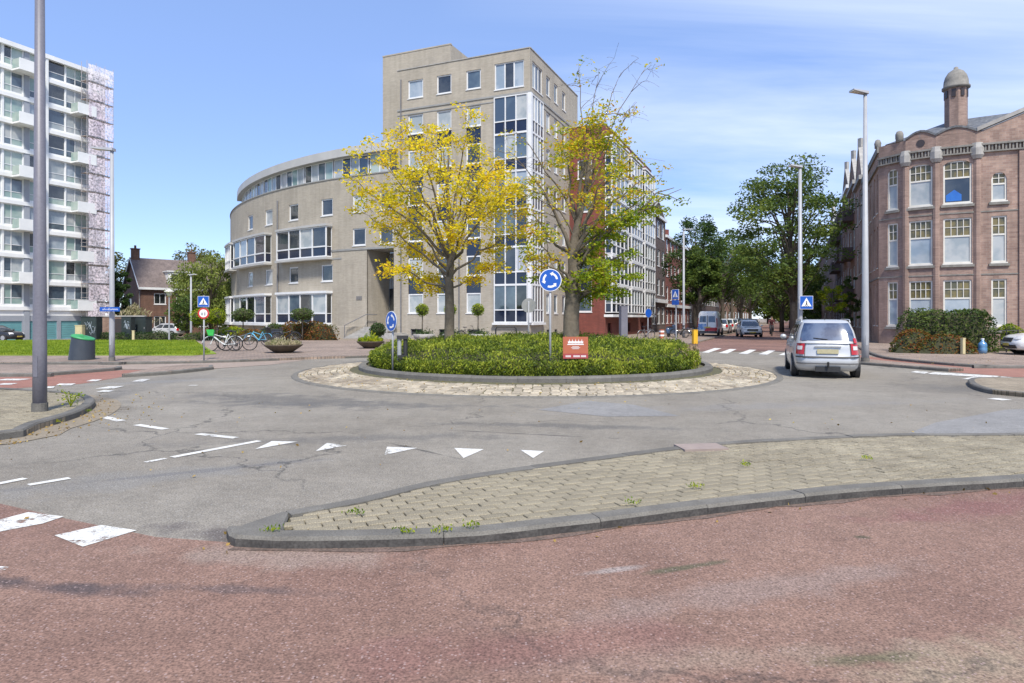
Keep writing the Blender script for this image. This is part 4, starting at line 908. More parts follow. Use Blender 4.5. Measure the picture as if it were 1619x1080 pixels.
for sg, nm in ((1, 'roof'), (-1, 'roof')):
    mb = MB(); e = o+gd*gw*sg*1.08; a0, a1 = e-rd*.3, e+rd*(hl+.3); b0, b1 = o-rd*.3, o+rd*(hl+.3); ez = ze-.3
    A = [(a0.x, a0.y, ez), (a1.x, a1.y, ez), (b1.x, b1.y, zr), (b0.x, b0.y, zr)]; B = [(p[0], p[1], p[2]+.16) for p in A]
    if sg < 0: A, B = A[::-1], B[::-1]
    mb.hexa(A, B); rf = mb.build('roof', M['tile'], hs, world=True)
    if sg > 0:
        for t_ in (.35, 7.2):
            mb = MB(); c = o+rd*t_; mb.box((c.x, c.y, zr+.4), (.9, .6, 1.7), math.atan2(rd.y, rd.x)); mb.box((c.x, c.y, zr+1.3), (1.05, .75, .12), math.atan2(rd.y, rd.x)); mb.lathe([(.15, 0), (.13, .4)], 8, (c.x, c.y, zr+1.36)); ch = mb.build('chimney', M['oldbrick'], rf, world=True)
        mb = MB(); fe = Fac(o+gd*gw*1.09-rd*.32, rd); fbox(mb, fe, 0, hl+.64, ez-.08, ez+.2, 0, .1); mb.build('gutter', M['white'], hs, world=True)
for sg in (1, -1):
    mb = MB(); a = o+gd*gw*sg*1.08-rd*.34; mb.hexa([(a.x, a.y, ze-.32), (a.x+rd.x*.05, a.y+rd.y*.05, ze-.32), (o.x-rd.x*.29, o.y-rd.y*.29, zr-.02), (o.x-rd.x*.34, o.y-rd.y*.34, zr-.02)], [(a.x, a.y, ze-.1), (a.x+rd.x*.05, a.y+rd.y*.05, ze-.1), (o.x-rd.x*.29, o.y-rd.y*.29, zr+.2), (o.x-rd.x*.34, o.y-rd.y*.34, zr+.2)]); mb.build('verge_board', M['white'], hs, world=True)
dm = o+gd*gw*.92+rd*3.2; fd = Fac(dm, rd); mb = MB(); fbox(mb, fd, 0, 4.2, 5.9, 7.6, -3, 0); fbox(mb, fd, -.15, 4.35, 7.6, 7.75, -3, .2); mb.build('dormer', M['white'], hs, world=True)
window(hs, fd, .3, 3.9, 6.3, 7.4, cols=(1, 1, 1), pm='gdark', off=.01, fr=.08, sill=False)
M['slate'] = mat('slate_roof', (.085, .09, .10), (.14, .145, .15), scale=2.5, rough=.6, bump=.6, bscale=9, fine=.35, fscale=6)
# ================================================================== mauve brick corner building on the right
V = [Vector((22.75, 40.4, 0)), Vector((23.5, 38.9, 0)), Vector((24.66, 37.9, 0)), Vector((26.4, 37.0, 0))]
cb = thing('corner_building', 'ornate mauve brick corner building with white sash windows and a domed turret', 'building', (24.66, 37.9, 0))
def arch_fill(mb, fc, s0, s1, z1, rise, off=0):
    """brick corners above an arched head; the opening's top is z1, springing at z1-rise"""
    n = 6; c = (s0+s1)/2; hw = (s1-s0)/2
    for i in range(n):
        a, b = s0+(s1-s0)*i/n, s0+(s1-s0)*(i+1)/n
        za = z1-rise+rise*math.sqrt(max(0, 1-((a-c)/hw)**2)); zb = z1-rise+rise*math.sqrt(max(0, 1-((b-c)/hw)**2))
        q = [fc.P(a, za, off), fc.P(b, zb, off), fc.P(b, z1, off), fc.P(a, z1, off)]; mb.poly(q if not fc.fl else q[::-1], [(a, za), (b, zb), (b, z1), (a, z1)])
        q = [fc.P(a, za, off), fc.P(a, za, off-.13), fc.P(b, zb, off-.13), fc.P(b, zb, off)]; mb.poly(q, [(a, za), (a, za+.1), (b, zb+.1), (b, zb)])
HC = 12.25
facets = [(Fac(V[0], V[1]-V[0]), (V[1]-V[0]).length), (Fac(V[1], V[2]-V[1]), (V[2]-V[1]).length), (Fac(V[2], V[3]-V[2]), (V[3]-V[2]).length), (Fac(V[3], -DF), 14)]
tiers = [(1.2, 3.85), (4.8, 7.4), (8.25, 10.7)]
wx = [(.55, 1.2), (.17, 1.36), (.36, 1.72), (.68, 1.40)]
mbw = MB(); mbd = MB()
for i, (fc, L_) in enumerate(facets):
    a, b = wx[i]; ops = [(a, b, z0, z1 if not (i == 3 and t == 2) else 9.85) for t, (z0, z1) in enumerate(tiers)]
    if i == 3:
        ops += [(a+q, b+q+(.7 if q == 4.4 else 0), z0, z1) for q in (4.4, 8.5) for z0, z1 in tiers]
        wall(mbd, fc, 0, L_, -.3, HC+.0, ops)
        for (s0, s1, z1, rs) in ((a, b, 9.85, .36),): arch_fill(mbd, fc, s0, s1, z1, rs)
        mbd.poly([fc.P(.25, HC), fc.P(9.75, HC), fc.P(5, HC+1.9)], [(0, 0), (9.5, 0), (4.75, 1.9)])
    else:
        wall(mbw, fc, 0, L_, -.3, HC, ops); arch_fill(mbw, fc, a, b, 10.7, .22)
mbw.build('wall', M['pinkbrick'], cb, world=True); mbd.build('patterned_wall', M['pinkdeco'], cb, world=True)
sfc = Fac(V[0], DR, flip=True); LS = 10.5
swin = [(.5, 1.1), (2.0, 2.8), (4.2, 5.0), (5.9, 6.7), (8.2, 9.0)]
ops = [(a, b, z0, z1) for a, b in swin for z0, z1 in tiers[1:]]+[(.5, 1.1, 1.2, 3.85), (2.0, 2.8, 1.2, 3.85), (4.2, 5.2, 0, 3.7), (5.9, 6.9, 0, 3.7), (8.2, 9, 0, 3.4)]
mb = MB(); wall(mb, sfc, 0, LS, -.3, HC, ops); arch_fill(mb, sfc, 4.2, 5.2, 3.7, .5); arch_fill(mb, sfc, 5.9, 6.9, 3.7, .5); M['salmon'] = brick('sunlit_salmon_brick', (.44, .285, .215), (.36, .22, .165), (.36, .28, .23), stain=.3); mb.build('side_wall', M['salmon'], cb, world=True)  # side brick lighter and warmer than the fronts: sunlit tone put into its colour
for a, b in swin:
    for z0, z1 in tiers[1:]: window(cb, sfc, a, b, z0, z1, rows=(1.4, 1), pm=lambda i, j: 'stained' if j else 'gmid', fm='cream', fr=.08)
for a, b in swin[:2]: window(cb, sfc, a, b, 1.2, 3.85, rows=(1.4, 1), pm=lambda i, j: 'stained' if j else 'curtain', fm='cream', fr=.08)
M['door'] = mat('dark_door', (.05, .035, .03), (.035, .03, .03), rough=.35)
for a, b, z in ((4.2, 5.2, 3.7), (5.9, 6.9, 3.7), (8.2, 9.0, 3.4)):
    mb = MB(); fbox(mb, sfc, a, b, 0, z, -.5, -.4); fbox(mb, sfc, a, b, 2.45, 2.55, -.4, -.36); mb.build('front_door', M['door'], cb, world=True)
for i, (fc, L_) in enumerate(facets):
    a, b = wx[i]
    for t, (z0, z1) in enumerate(tiers):
        lst = [(a, b, z1 if not (i == 3 and t == 2) else 9.85)]
        if i == 3: lst += [(a+q, b+q+(.7 if q == 4.4 else 0), z1) for q in (4.4, 8.5)]
        for (s0, s1, zz) in lst:
            n = 2 if i in (0, 3) else 4; f = window(cb, fc, s0, s1, z0, zz, cols=(1,), rows=(1.55, 1.0), pm=lambda ii, j: 'stained' if j else (random.choice(('curtain', 'gcurt', 'curtain', 'glightblue')) if i != 2 or t != 2 else 'gdark') if t else random.choice(('glightblue', 'gcurt')), fm='cream', fr=.085, mul=.09, off=-.12)
            mb = MB(); zs = z0+.085+(zz-z0-.17)*1.55/2.55
            for k in range(1, n): q = s0+.085+(s1-s0-.17)*k/n; fbox(mb, fc, q-.017, q+.017, zs, zz-.09, -.10, -.06)
            fbox(mb, fc, s0+.08, s1-.08, (zs+zz)/2-.017, (zs+zz)/2+.017, -.10, -.063); mb.build('glazing_bar', M['cream'], f, world=True)
            mb = MB(); fbox(mb, fc, s0-.12, s1+.12, z0-.22, z0-.075, -.1, .10); mb.build('stone_sill', M['darkstone'], cb, world=True)
mb = MB(); fc2 = facets[2][0]; mb.poly([fc2.P(.5, 8.4, -.085), fc2.P(1.25, 8.4, -.085), fc2.P(1.25, 8.75, -.085), fc2.P(.9, 9.05, -.085), fc2.P(.5, 8.75, -.085)]); mb.build('window_poster', mat('blue_poster', (.02, .12, .45), (.03, .16, .5), rough=.4), cb, world=True)
# cornice with dentils, pilasters, pads, parapets
mb = MB(); mp_ = MB(); mc = MB()
for i, (fc, L_) in enumerate(facets):
    fbox(mb, fc, 0.0, L_, 11.02, 11.10, -.05, .14); fbox(mb, fc, 0, L_, 11.42, 11.52, -.05, .17)
    k = int(min(L_, 5)/.16)
    for j in range(k): fbox(mb, fc, .03+j*.16, .11+j*.16, 11.10, 11.42, -.02, .10+.04*(j % 2))
    fbox(mb, fc, 0, L_, 7.65, 7.72, -.02, .03); fbox(mb, fc, 0, L_, 4.1, 4.17, -.02, .03)
fbox(mb, sfc, 0, LS, 11.02, 11.12, -.05, .12); fbox(mb, sfc, 0, LS, 4.1, 4.2, -.02, .05); fbox(mb, sfc, 0, LS, 11.9, 12.3, -.1, .1)
mb.build('cornice', M['darkstone'], cb, world=True)
for p in V[1:]:
    mp_.lathe([(.19, -.3), (.19, 10.6), (.15, 10.7)], 8, (p.x+.05, p.y+.05, 0)); mc.lathe([(.22, 10.7), (.34, 10.9), (.34, 11.3), (.26, 11.6)], 8, (p.x+.04, p.y+.04, 0))
for s_ in (1.95, 9.0):
    f3 = facets[3][0]; fbox(mp_, f3, s_, s_+.34, -.3, 11.0, -.05, .09)
split_build(mp_, 'pilaster', M['pinkbrick'], cb, world=True); split_build(mc, 'capital', M['stone'], cb, world=True)
for i in (1, 2):
    fc, L_ = facets[i]; mb = MB(); n = 8
    for k in range(n):
        a, b = L_*k/n, L_*(k+1)/n; zt = lambda s: HC+.35*math.sin(math.pi*s/L_)
        A = [fc.P(a, HC-.02, .0), fc.P(b, HC-.02, .0), fc.P(b, HC-.02, -.3), fc.P(a, HC-.02, -.3)]; B = [fc.P(a, zt(a), .0), fc.P(b, zt(b), .0), fc.P(b, zt(b), -.3), fc.P(a, zt(a), -.3)]; mb.hexa(A, B)
    mb.build('parapet', M['pinkbrick'], cb, world=True)
    mb = MB()
    for k in range(n):
        a, b = L_*k/n, L_*(k+1)/n; zt = lambda s: HC+.35*math.sin(math.pi*s/L_)
        mb.hexa([fc.P(a, zt(a), .06), fc.P(b, zt(b), .06), fc.P(b, zt(b), -.36), fc.P(a, zt(a), -.36)], [fc.P(a, zt(a)+.12, .06), fc.P(b, zt(b)+.12, .06), fc.P(b, zt(b)+.12, -.36), fc.P(a, zt(a)+.12, -.36)])
    mb.build('coping', M['slate'], cb, world=True)
mb = MB(); fc = facets[1][0]; c = fc.P(.77, 11.95, .02); mb.tube([fc.P(.77, 11.95, -.05), fc.P(.77, 11.95, .03)], .22, 12); mb.build('oval_opening', M['door'], cb, world=True)
mb = MB(); f3 = facets[3][0]
for s0, z0, s1, z1 in ((.0, HC, 5, HC+2.0), (5, HC+2.0, 10, HC)):
    mb.hexa([f3.P(s0, z0, .1), f3.P(s1, z1, .1), f3.P(s1, z1, -.3), f3.P(s0, z0, -.3)], [f3.P(s0, z0+.22, .1), f3.P(s1, z1+.22, .1), f3.P(s1, z1+.22, -.3), f3.P(s0, z0+.22, -.3)])
mb.build('gable_coping', M['stone'], cb, world=True)
r0, r1 = Vector((25.6, 39.6, 13.4)), V[3]-DF*10+DR*3+Vector((0, 0, 14.15))
b0 = [Vector((*V[0][:2], HC+.1))-Vector((-.3, .2, 0)), Vector((*V[1][:2], HC+.1))+Vector((.25, .25, 0)), Vector((*V[2][:2], HC+.1))+Vector((.15, .3, 0)), Vector((*V[3][:2], HC+.1))+Vector((0, .4, 0)), V[3]-DF*10+DR*.4+Vector((0, 0, HC+.1))]
ap = Vector((27.3, 40.4, 13.9)); mb = MB()
for a, b in zip(b0, b0[1:]): mb.poly([a, b, ap]) if b is not b0[-1] else mb.poly([a, b, r1, ap])
s0p = V[0]+DR*LS+Vector((.2, 0, HC+.1)); apb = Vector((27.3, 40.4, 0))+DR*LS+Vector((0, 0, 13.9)); mb.poly([s0p, b0[0], ap, apb])
mb.poly([ap, r1, r1+DR*LS, apb]); mb.build('roof', M['slate'], cb, world=True)
# turret: octagonal brick shaft and a stone dome
tc_ = (26.75, 39.25, 0); mb = MB()
def shaft(mb, r, z0, z1, n=8, c=tc_):
    rr = []
    for z in (z0, z1):
        i = len(mb.v)
        for j in range(n+1): a = 2*math.pi*(j+.5)/n; mb.vert((c[0]+r*math.cos(a), c[1]+r*math.sin(a), z), (r*2*math.pi*j/n, z))
        rr.append(i)
    for j in range(n): mb.face((rr[0]+j, rr[0]+j+1, rr[1]+j+1, rr[1]+j))
shaft(mb, .60, 11.8, 15.5); tu = mb.build('turret', M['pinkbrick'], cb, world=True)
mb = MB(); mb.lathe([(.62, 15.4), (.74, 15.45), (.74, 15.55), (.66, 15.62), (.64, 15.9), (.56, 16.2), (.40, 16.46), (.2, 16.6), (.12, 16.62), (.12, 16.74), (.02, 16.8)], 16, tc_); mb.build('dome', M['darkstone'], tu, world=True, smooth=True)
mb = MB()
for j in range(8):
    a = math.pi/4*j; mb.box((tc_[0]+.57*math.cos(a), tc_[1]+.57*math.sin(a), 15.1), (.08, .2, .45), a)
split_build(mb, 'turret_slot', M['door'], tu, world=True)
# ball finial on the corner and a small flat hood
mb = MB(); mb.lathe([(.2, HC), (.2, HC+.2), (.22, HC+.25), (.22, HC+.5), (.15, HC+.66), (.05, HC+.7)], 12, (V[1].x-.1, V[1].y+.45, 0)); mb.lathe([(.18, HC), (.18, HC+.15), (.2, HC+.3), (.13, HC+.5), (.04, HC+.55)], 12, (V[0].x+.1, V[0].y+.3, 0)); mb.build('finial', M['darkstone'], cb, world=True, smooth=True)
mb = MB(); wall(mb, Fac(V[3]-DF*14, DR), 0, LS, -.3, HC); mb.build('far_wall', M['pinkbrick'], cb, world=True)
# ================================================================== street rows
def row_house(name, label, fc, s0, s1, h, bm, gable=0, wcols=2, storeys=4, fm='white', depth=9, zroof=0, base=0.3, roofm='slate', bay=False, white_band=False):
    p = fc.P(s0, 0); root = thing(name, label, 'row house', p)
    L_ = s1-s0; st = h/storeys; ops = []; wn_ = []
    for k in range(storeys):
        z = base+st*k+.65; hh = st*.58
        for c in range(wcols):
            w_ = L_/wcols; a = s0+w_*c+w_*.22; b = s0+w_*(c+1)-w_*.22
            ops.append((a, b, z, z+hh)); wn_.append((a, b, z, z+hh))
    mb = MB(); wall(mb, fc, s0, s1, -.5, h, ops)
    if gable:
        c = (s0+s1)/2; q = [fc.P(s0+.3, h), fc.P(s1-.3, h), fc.P(c+.5, h+gable), fc.P(c-.5, h+gable)]; mb.poly(q if not fc.fl else q[::-1], [(s0+.3, 0), (s1-.3, 0), (c+.5, gable), (c-.5, gable)])
    e0, e1, f0, f1 = fc.P(s0, 0), fc.P(s1, 0), fc.P(s0, 0, -depth), fc.P(s1, 0, -depth)
    for a, b in ((e0, f0), (e1, f1), (f0, f1)):
        mb.poly([(*a[:2], -.5), (*b[:2], -.5), (*b[:2], h), (*a[:2], h)], [(0, 0), (depth, 0), (depth, h), (0, h)])
    mb.build('wall', M[bm], root, world=True)
    mb = MB(); zr_ = h+(zroof or .02); m0, m1 = fc.P(s0, 0, -depth*.45), fc.P(s1, 0, -depth*.45)
    mb.poly([(*e0[:2], h), (*e1[:2], h), (*m1[:2], zr_), (*m0[:2], zr_)]); mb.poly([(*m0[:2], zr_), (*m1[:2], zr_), (*f1[:2], h), (*f0[:2], h)])
    for a, m_, b in ((e0, m0, f0), (e1, m1, f1)): mb.poly([(*a[:2], h), (*m_[:2], zr_), (*b[:2], h)])
    rf = mb.build('roof', M[roofm], root, world=True)
    c = fc.P(s1-.8, 0, -depth*.4); mb = MB(); mb.box((c[0], c[1], zr_+.5), (.7, .9, 1.8), .4); mb.build('chimney', M[bm], rf, world=True)
    mb = MB(); fbox(mb, fc, s0, s1, h-.25, h+.08, -.1, .25)
    if white_band: fbox(mb, fc, s0, s1, base+st-.3, base+st+.12, -.02, .35)
    split_build(mb, 'cornice', M['stone' if not white_band else 'white'], root, world=True)
    if gable:
        c = (s0+s1)/2; mb = MB()
        for sa, za, sb_, zb in ((s0+.2, h, c-.5, h+gable), (c-.5, h+gable, c+.5, h+gable), (c+.5, h+gable, s1-.2, h)):
            mb.hexa([fc.P(sa, za, .06), fc.P(sb_, zb, .06), fc.P(sb_, zb, -.3), fc.P(sa, za, -.3)], [fc.P(sa, za+.16, .06), fc.P(sb_, zb+.16, .06), fc.P(sb_, zb+.16, -.3), fc.P(sa, za+.16, -.3)])
        p = fc.P(c, 0, -.12); mb.box((p[0], p[1], h+gable+.55), (.3, .3, .9), .4); mb.build('gable_coping', M['stone'], root, world=True)
    for (a, b, z, z2) in wn_: window(root, fc, a, b, z, z2, rows=(1.4, 1), pm=lambda i, j: pick('gdark', 'gmid', 'gcurt') if j == 0 else 'gmid', fm=fm, fr=.1, mul=.09)
    if bay:
        c0, c1 = s0+L_*.25, s0+L_*.75
        for k in range(1, storeys): mb = MB(); fbox(mb, fc, c0, c1, base+st*k-.1, base+st*k+.9, .01, .9); mb.build('balcony', M['brownbrick'], root, world=True)
    return root
rs = Fac(V[0], DR, flip=True)
row_house('row_house', 'mauve brick row house with a tall stepped gable next to the corner building', rs, LS, 16.5, 12.6, 'salmon', gable=2.6, wcols=2, storeys=3, fm='cream', zroof=2)
row_house('row_house', 'rust brick row house with balconies, two doors up from the corner building', rs, 16.52, 24, 13.4, 'rustbrick', gable=2.4, wcols=2, storeys=4, fm='cream', zroof=2, bay=True)
row_house('row_house', 'orange-brown brick row house with a pale cornice behind the tall right-hand lamp post', rs, 24.02, 33, 14.4, 'rustbrick', gable=2.2, wcols=3, storeys=4, zroof=1.6, bay=True, white_band=True)
row_house('row_house', 'dark brown brick row house with many white windows past the gabled houses on the right', rs, 33.02, 46, 13.6, 'brownbrick', wcols=4, storeys=4, zroof=2.2, bay=True)
row_house('row_house', 'tan brick row house seen right of the large street tree', rs, 46.02, 60, 14.2, 'tanbrick', gable=2.4, wcols=4, storeys=4, zroof=1.6, white_band=True)
row_house('row_house', 'long tan brick terrace far down the street on the right', rs, 60.02, 110, 13.0, 'tanbrick', wcols=14, storeys=4, zroof=2.0)
QE = Q+DR*20.35+Fac(Q, DR).n*.0; ls_ = Fac(QE, DR)
row_house('row_house', 'dark brown brick house with white shopfront fascia and dormer beside the white bays', ls_, 0, 9, 14.2, 'brownbrick', gable=1.6, wcols=3, storeys=4, zroof=2.4, white_band=True)
row_house('row_house', 'red brick terrace with white bay windows half hidden by the parked van', ls_, 9.02, 30, 12.4, 'redbrick', wcols=7, storeys=4, zroof=2.0, white_band=True)
row_house('row_house', 'dark red brick terrace far down the street on the left', ls_, 30.02, 75, 12.8, 'brownbrick', wcols=12, storeys=4, zroof=2.0)
row_house('row_house', 'farthest tan terrace closing the right side of the brick street', rs, 110.02, 230, 13.0, 'tanbrick', wcols=12, storeys=3, zroof=2.0)
row_house('row_house', 'farthest brown terrace closing the left side of the brick street', ls_, 75.02, 200, 13.0, 'rustbrick', wcols=12, storeys=3, zroof=2.0)
# ================================================================== vegetation
def barkmat(name, c1, c2): return mat(name, c1, c2, scale=6, rough=.95, bump=.7, bscale=22)
M['bark'] = barkmat('grey_brown_bark', (.115, .095, .07), (.18, .15, .11)); M['barkdark'] = barkmat('dark_bark', (.07, .058, .046), (.11, .09, .07))
M['leaf_yellow'] = leafmat('yellow_autumn_leaf', [(.26, .30, .012), (.62, .52, .015), (.84, .70, .018), (.90, .70, .018), (.86, .54, .018)], .5, posscale=.9)
M['leaf_mixed'] = leafmat('green_to_orange_leaf', [(.14, .23, .012), (.32, .38, .018), (.58, .54, .02), (.74, .52, .02), (.62, .27, .015)], .5, posscale=.7)
M['leaf_lime'] = leafmat('yellow_green_leaf', [(.09, .17, .012), (.20, .30, .015), (.38, .44, .02), (.56, .50, .02)], .5, posscale=.9)
M['leaf_street'] = leafmat('dark_green_leaf', [(.035, .06, .018), (.07, .12, .025), (.13, .19, .035), (.22, .27, .05)], .45, posscale=.4)
M['leaf_street2'] = leafmat('mid_green_leaf', [(.05, .09, .018), (.10, .16, .025), (.18, .25, .04)], .45, posscale=.35)
M['leaf_deep'] = leafmat('deep_green_leaf', [(.025, .055, .018), (.05, .095, .024), (.09, .15, .035)], .42, posscale=.4)
M['leaf_hedge'] = leafmat('cotoneaster_leaf', [(.03, .055, .012), (.11, .165, .018), (.28, .34, .03), (.46, .48, .06)], .38, posscale=1.2)
M['leaf_shrub'] = leafmat('shrub_leaf', [(.03, .06, .015), (.07, .115, .022), (.15, .20, .035)], .35, posscale=1.5)
M['leaf_red'] = leafmat('reddening_leaf', [(.04, .07, .012), (.10, .12, .02), (.22, .12, .02), (.26, .06, .02), (.09, .10, .015)], .35, posscale=.8)
M['leaf_pale'] = leafmat('pale_tassel', [(.20, .22, .08), (.36, .32, .18), (.5, .42, .28)], .35, posscale=1.5)
M['leaf_willow'] = leafmat('willow_leaf', [(.10, .14, .03), (.19, .24, .05), (.30, .33, .08)], .4, posscale=.4)
M['leaf_olive'] = leafmat('olive_leaf', [(.07, .085, .018), (.14, .15, .03), (.20, .19, .04)], .4, posscale=.4)
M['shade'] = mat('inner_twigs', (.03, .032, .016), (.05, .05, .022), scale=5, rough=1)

def leaf_mesh(name, centers, sizes, m, droop=.0, aspect=2.2, up=None, seed=0):
    """one small bent leaf (two triangles pairs) per centre, random orientation"""
    g = np.random.default_rng(seed+len(centers)); C = np.asarray(centers, dtype=np.float32); n = len(C)
    a = g.uniform(0, 2*np.pi, n); el = g.normal(-droop, .45, n)
    if up is not None: el = g.normal(up, .35, n)
    d = np.stack([np.cos(a)*np.cos(el), np.sin(a)*np.cos(el), np.sin(el)], 1)
    r = g.normal(size=(n, 3)); s = np.cross(d, r); s /= np.linalg.norm(s, axis=1, keepdims=True)+1e-9
    L = np.asarray(sizes, dtype=np.float32).reshape(-1, 1)*np.ones((n, 1), dtype=np.float32); W = L/aspect
    v = np.empty((n, 4, 3), dtype=np.float32); v[:, 0] = C-d*L*.5; v[:, 1] = C+s*W*.5+d*L*.05; v[:, 2] = C+d*L*.5; v[:, 3] = C-s*W*.5+d*L*.05
    me = bpy.data.meshes.new(name); me.vertices.add(4*n); me.vertices.foreach_set('co', v.ravel()); me.loops.add(4*n); me.loops.foreach_set('vertex_index', np.arange(4*n, dtype=np.int32))
    me.polygons.add(n); me.polygons.foreach_set('loop_start', np.arange(0, 4*n, 4, dtype=np.int32)); me.polygons.foreach_set('loop_total', np.full(n, 4, dtype=np.int32)); me.materials.append(m); me.update(calc_edges=True); return me
def bez(p0, p1, p2, n=7, jit=.0):
    out = []
    for i in range(n+1):
        t = i/n; q = p0*(1-t)**2+p1*2*t*(1-t)+p2*t*t
        if 0 < i < n and jit: q = q+Vector([random.gauss(0, jit) for _ in range(3)])
        out.append(q)
    return out
def clump(pts, c, r, n):
    g = rng.normal(size=(n, 3)); g /= np.linalg.norm(g, axis=1, keepdims=True); rad = rng.uniform(.15, 1, (n, 1))**.5
    pts.append(np.array(c)+g*rad*np.array(r))
def tree(name, label, base, trunk, limbs, leafm, barkm, leaf=.09, per=45, clr=(.42, .42, .2), sec=5, twig=(.5, 1.1), group=None, aspect=2.0, bare=(), droop=.1, tr0=.17, secup=.15, extra=()):
    """trunk: list of (dx,dy,z,r); limbs: (start index on trunk as height, end point rel., radius)"""
    root = thing(name, label, 'tree', base, group=group)
    mb = MB(); tp = [Vector(t[:3]) for t in trunk]; mb.tube(tp, [t[3] for t in trunk], 12)
    pts = []
    def on_trunk(z):
        for a, b, ra, rb_ in zip(tp, tp[1:], [t[3] for t in trunk], [t[3] for t in trunk[1:]]):
            if a.z <= z <= b.z: t = (z-a.z)/(b.z-a.z); return a.lerp(b, t), ra+(rb_-ra)*t
        return tp[-1], trunk[-1][3]
    for li_, (z0, e, r0) in enumerate(limbs):
        p0, rt = on_trunk(z0); e = Vector(e); hor = Vector((e.x-p0.x, e.y-p0.y, 0)); mid = p0+hor*.45+Vector((0, 0, (e.z-p0.z)*.62))
        r0 = min(r0, rt*.85); path = bez(p0, mid, e, 8, .03*hor.length/2+.02); nb = li_ in bare
        mb.tube(path, [r0*(1-.86*i/8) for i in range(9)], 7)
        L_ = (e-p0).length
        for k in range(sec):
            t = .32+.68*(k+.6)/sec; i = min(7, int(t*8)); q = path[i].lerp(path[i+1], t*8-i); an = random.uniform(0, 6.28)
            dirv = (hor.normalized() if hor.length > .2 else Vector((math.cos(an), math.sin(an), 0)))
            side = Vector((-dirv.y, dirv.x, 0))*random.choice((-1, 1)); ln = L_*random.uniform(*twig)*.42*(1.15-.5*t)
            ee = q+(dirv*random.uniform(.2, .9)+side*random.uniform(.3, 1.0)+Vector((0, 0, random.gauss(secup, .3))))*ln
            sp = bez(q, q.lerp(ee, .5)+Vector((0, 0, .12*ln)), ee, 4, .02); rs_ = max(.012, r0*.32*(1-.5*t)); mb.tube(sp, [rs_*(1-.18*j) for j in range(5)], 5)
            for j in (2, 3, 4):
                for _ in range(2):
                    c = sp[j]+Vector((random.gauss(0, .2*ln+.08), random.gauss(0, .2*ln+.08), random.gauss(.02, .12*ln+.05)))
                    mb.tube([sp[j], sp[j].lerp(c, .6)+Vector((0, 0, .02)), c], [rs_*.4, rs_*.28, .005], 3, cap=False)
                    if not nb or random.random() < .06: clump(pts, c, clr, int(per*random.uniform(.5, 1.3)))
        if not nb: clump(pts, e, clr, per)
    for c, r, n in extra: clump(pts, c, r, n)
    o = mb.build('trunk', barkm, root); o.data.polygons.foreach_set('use_smooth', [True]*len(o.data.polygons))
    P_ = np.concatenate(pts); me = leaf_mesh('crown', P_, rng.uniform(.7, 1.3, len(P_))*leaf, leafm, droop, aspect); link('crown', me, root)
    return root
# --- the two trees on the roundabout (offsets in metres from the trunk foot)
b1 = (X(710, 20.6), 20.6, .22); kx = 20.6/F
def o1(px, py, dy=0): return ((px-706)*kx*.94, dy, Z(py, 20.6)-.22)
lm = []
for px, py, dy, z0, r in ((560, 300, -.4, 3.3, .07), (596, 240, .8, 3.4, .06), (640, 205, -.8, 3.8, .06), (690, 195, .5, 4.2, .05), (742, 205, -.5, 4.2, .05), (785, 250, .6, 3.7, .06), (815, 310, -.7, 3.2, .07), (818, 365, .5, 2.7, .06), (600, 330, 1.5, 2.9, .06), (612, 425, -.5, 2.3, .055), (570, 345, .6, 2.7, .06), (650, 290, -1.9, 3.2, .06), (770, 300, -1.8, 3.1, .06), (720, 260, 2.2, 3.3, .05), (640, 380, 1.6, 2.5, .05), (780, 420, .6, 2.3, .05), (700, 250, -1.6, 3.6, .05), (745, 350, -1.5, 2.6, .05), (660, 440, .9, 2.25, .04), (760, 225, 1.2, 3.9, .05), (606, 270, -1.3, 3.1, .05), (805, 280, 1.4, 3.3, .05)):
    lm.append((z0, o1(px, py, dy), r*.8))
tree('tree', 'yellow-leaved autumn tree with a straight trunk on the left of the roundabout', b1, [(0, 0, -.1, .19), (.0, 0, .5, .165), (.02, 0, 1.6, .15), (.0, .03, 2.6, .135), (.06, 0, 3.4, .11), (.02, .03, 4.4, .08), (-.05, 0, 5.6, .045), (0, 0, 7.0, .015)], lm, M['leaf_yellow'], M['bark'], leaf=.105, per=27, clr=(.34, .34, .15), sec=5, droop=.15)
b2 = (X(903, 19.7), 19.7, .22); kx2 = 19.7/F
def o2(px, py, dy=0): return ((px-903)*kx2, dy, Z(py, 19.7)-.22)
lm = []; spec = [(846, 290, -.5, 3.3, .08), (930, 185, -.3, 4.2, .07), (985, 250, .6, 3.6, .07), (1010, 290, -.6, 3.4, .07), (895, 215, .9, 4.0, .06), (960, 215, .9, 4.0, .06),
   (830, 330, .9, 2.9, .06), (850, 385, -.8, 2.3, .06), (835, 395, .5, 2.4, .05), (945, 300, -1.5, 3.0, .06)]
for px, py, dy, z0, r in spec: lm.append((z0, o2(px, py, dy), r))
nb0 = len(lm)
for px, py, dy, z0, r in ((915, 100, 0, 5.2, .03), (985, 108, .3, 5.2, .03), (1018, 112, -.3, 5.0, .028), (950, 100, .4, 5.4, .025), (815, 205, .2, 4.2, .035), (800, 240, -.4, 3.8, .03), (1005, 165, -.2, 4.7, .03)): lm.append((z0, o2(px, py, dy), r))
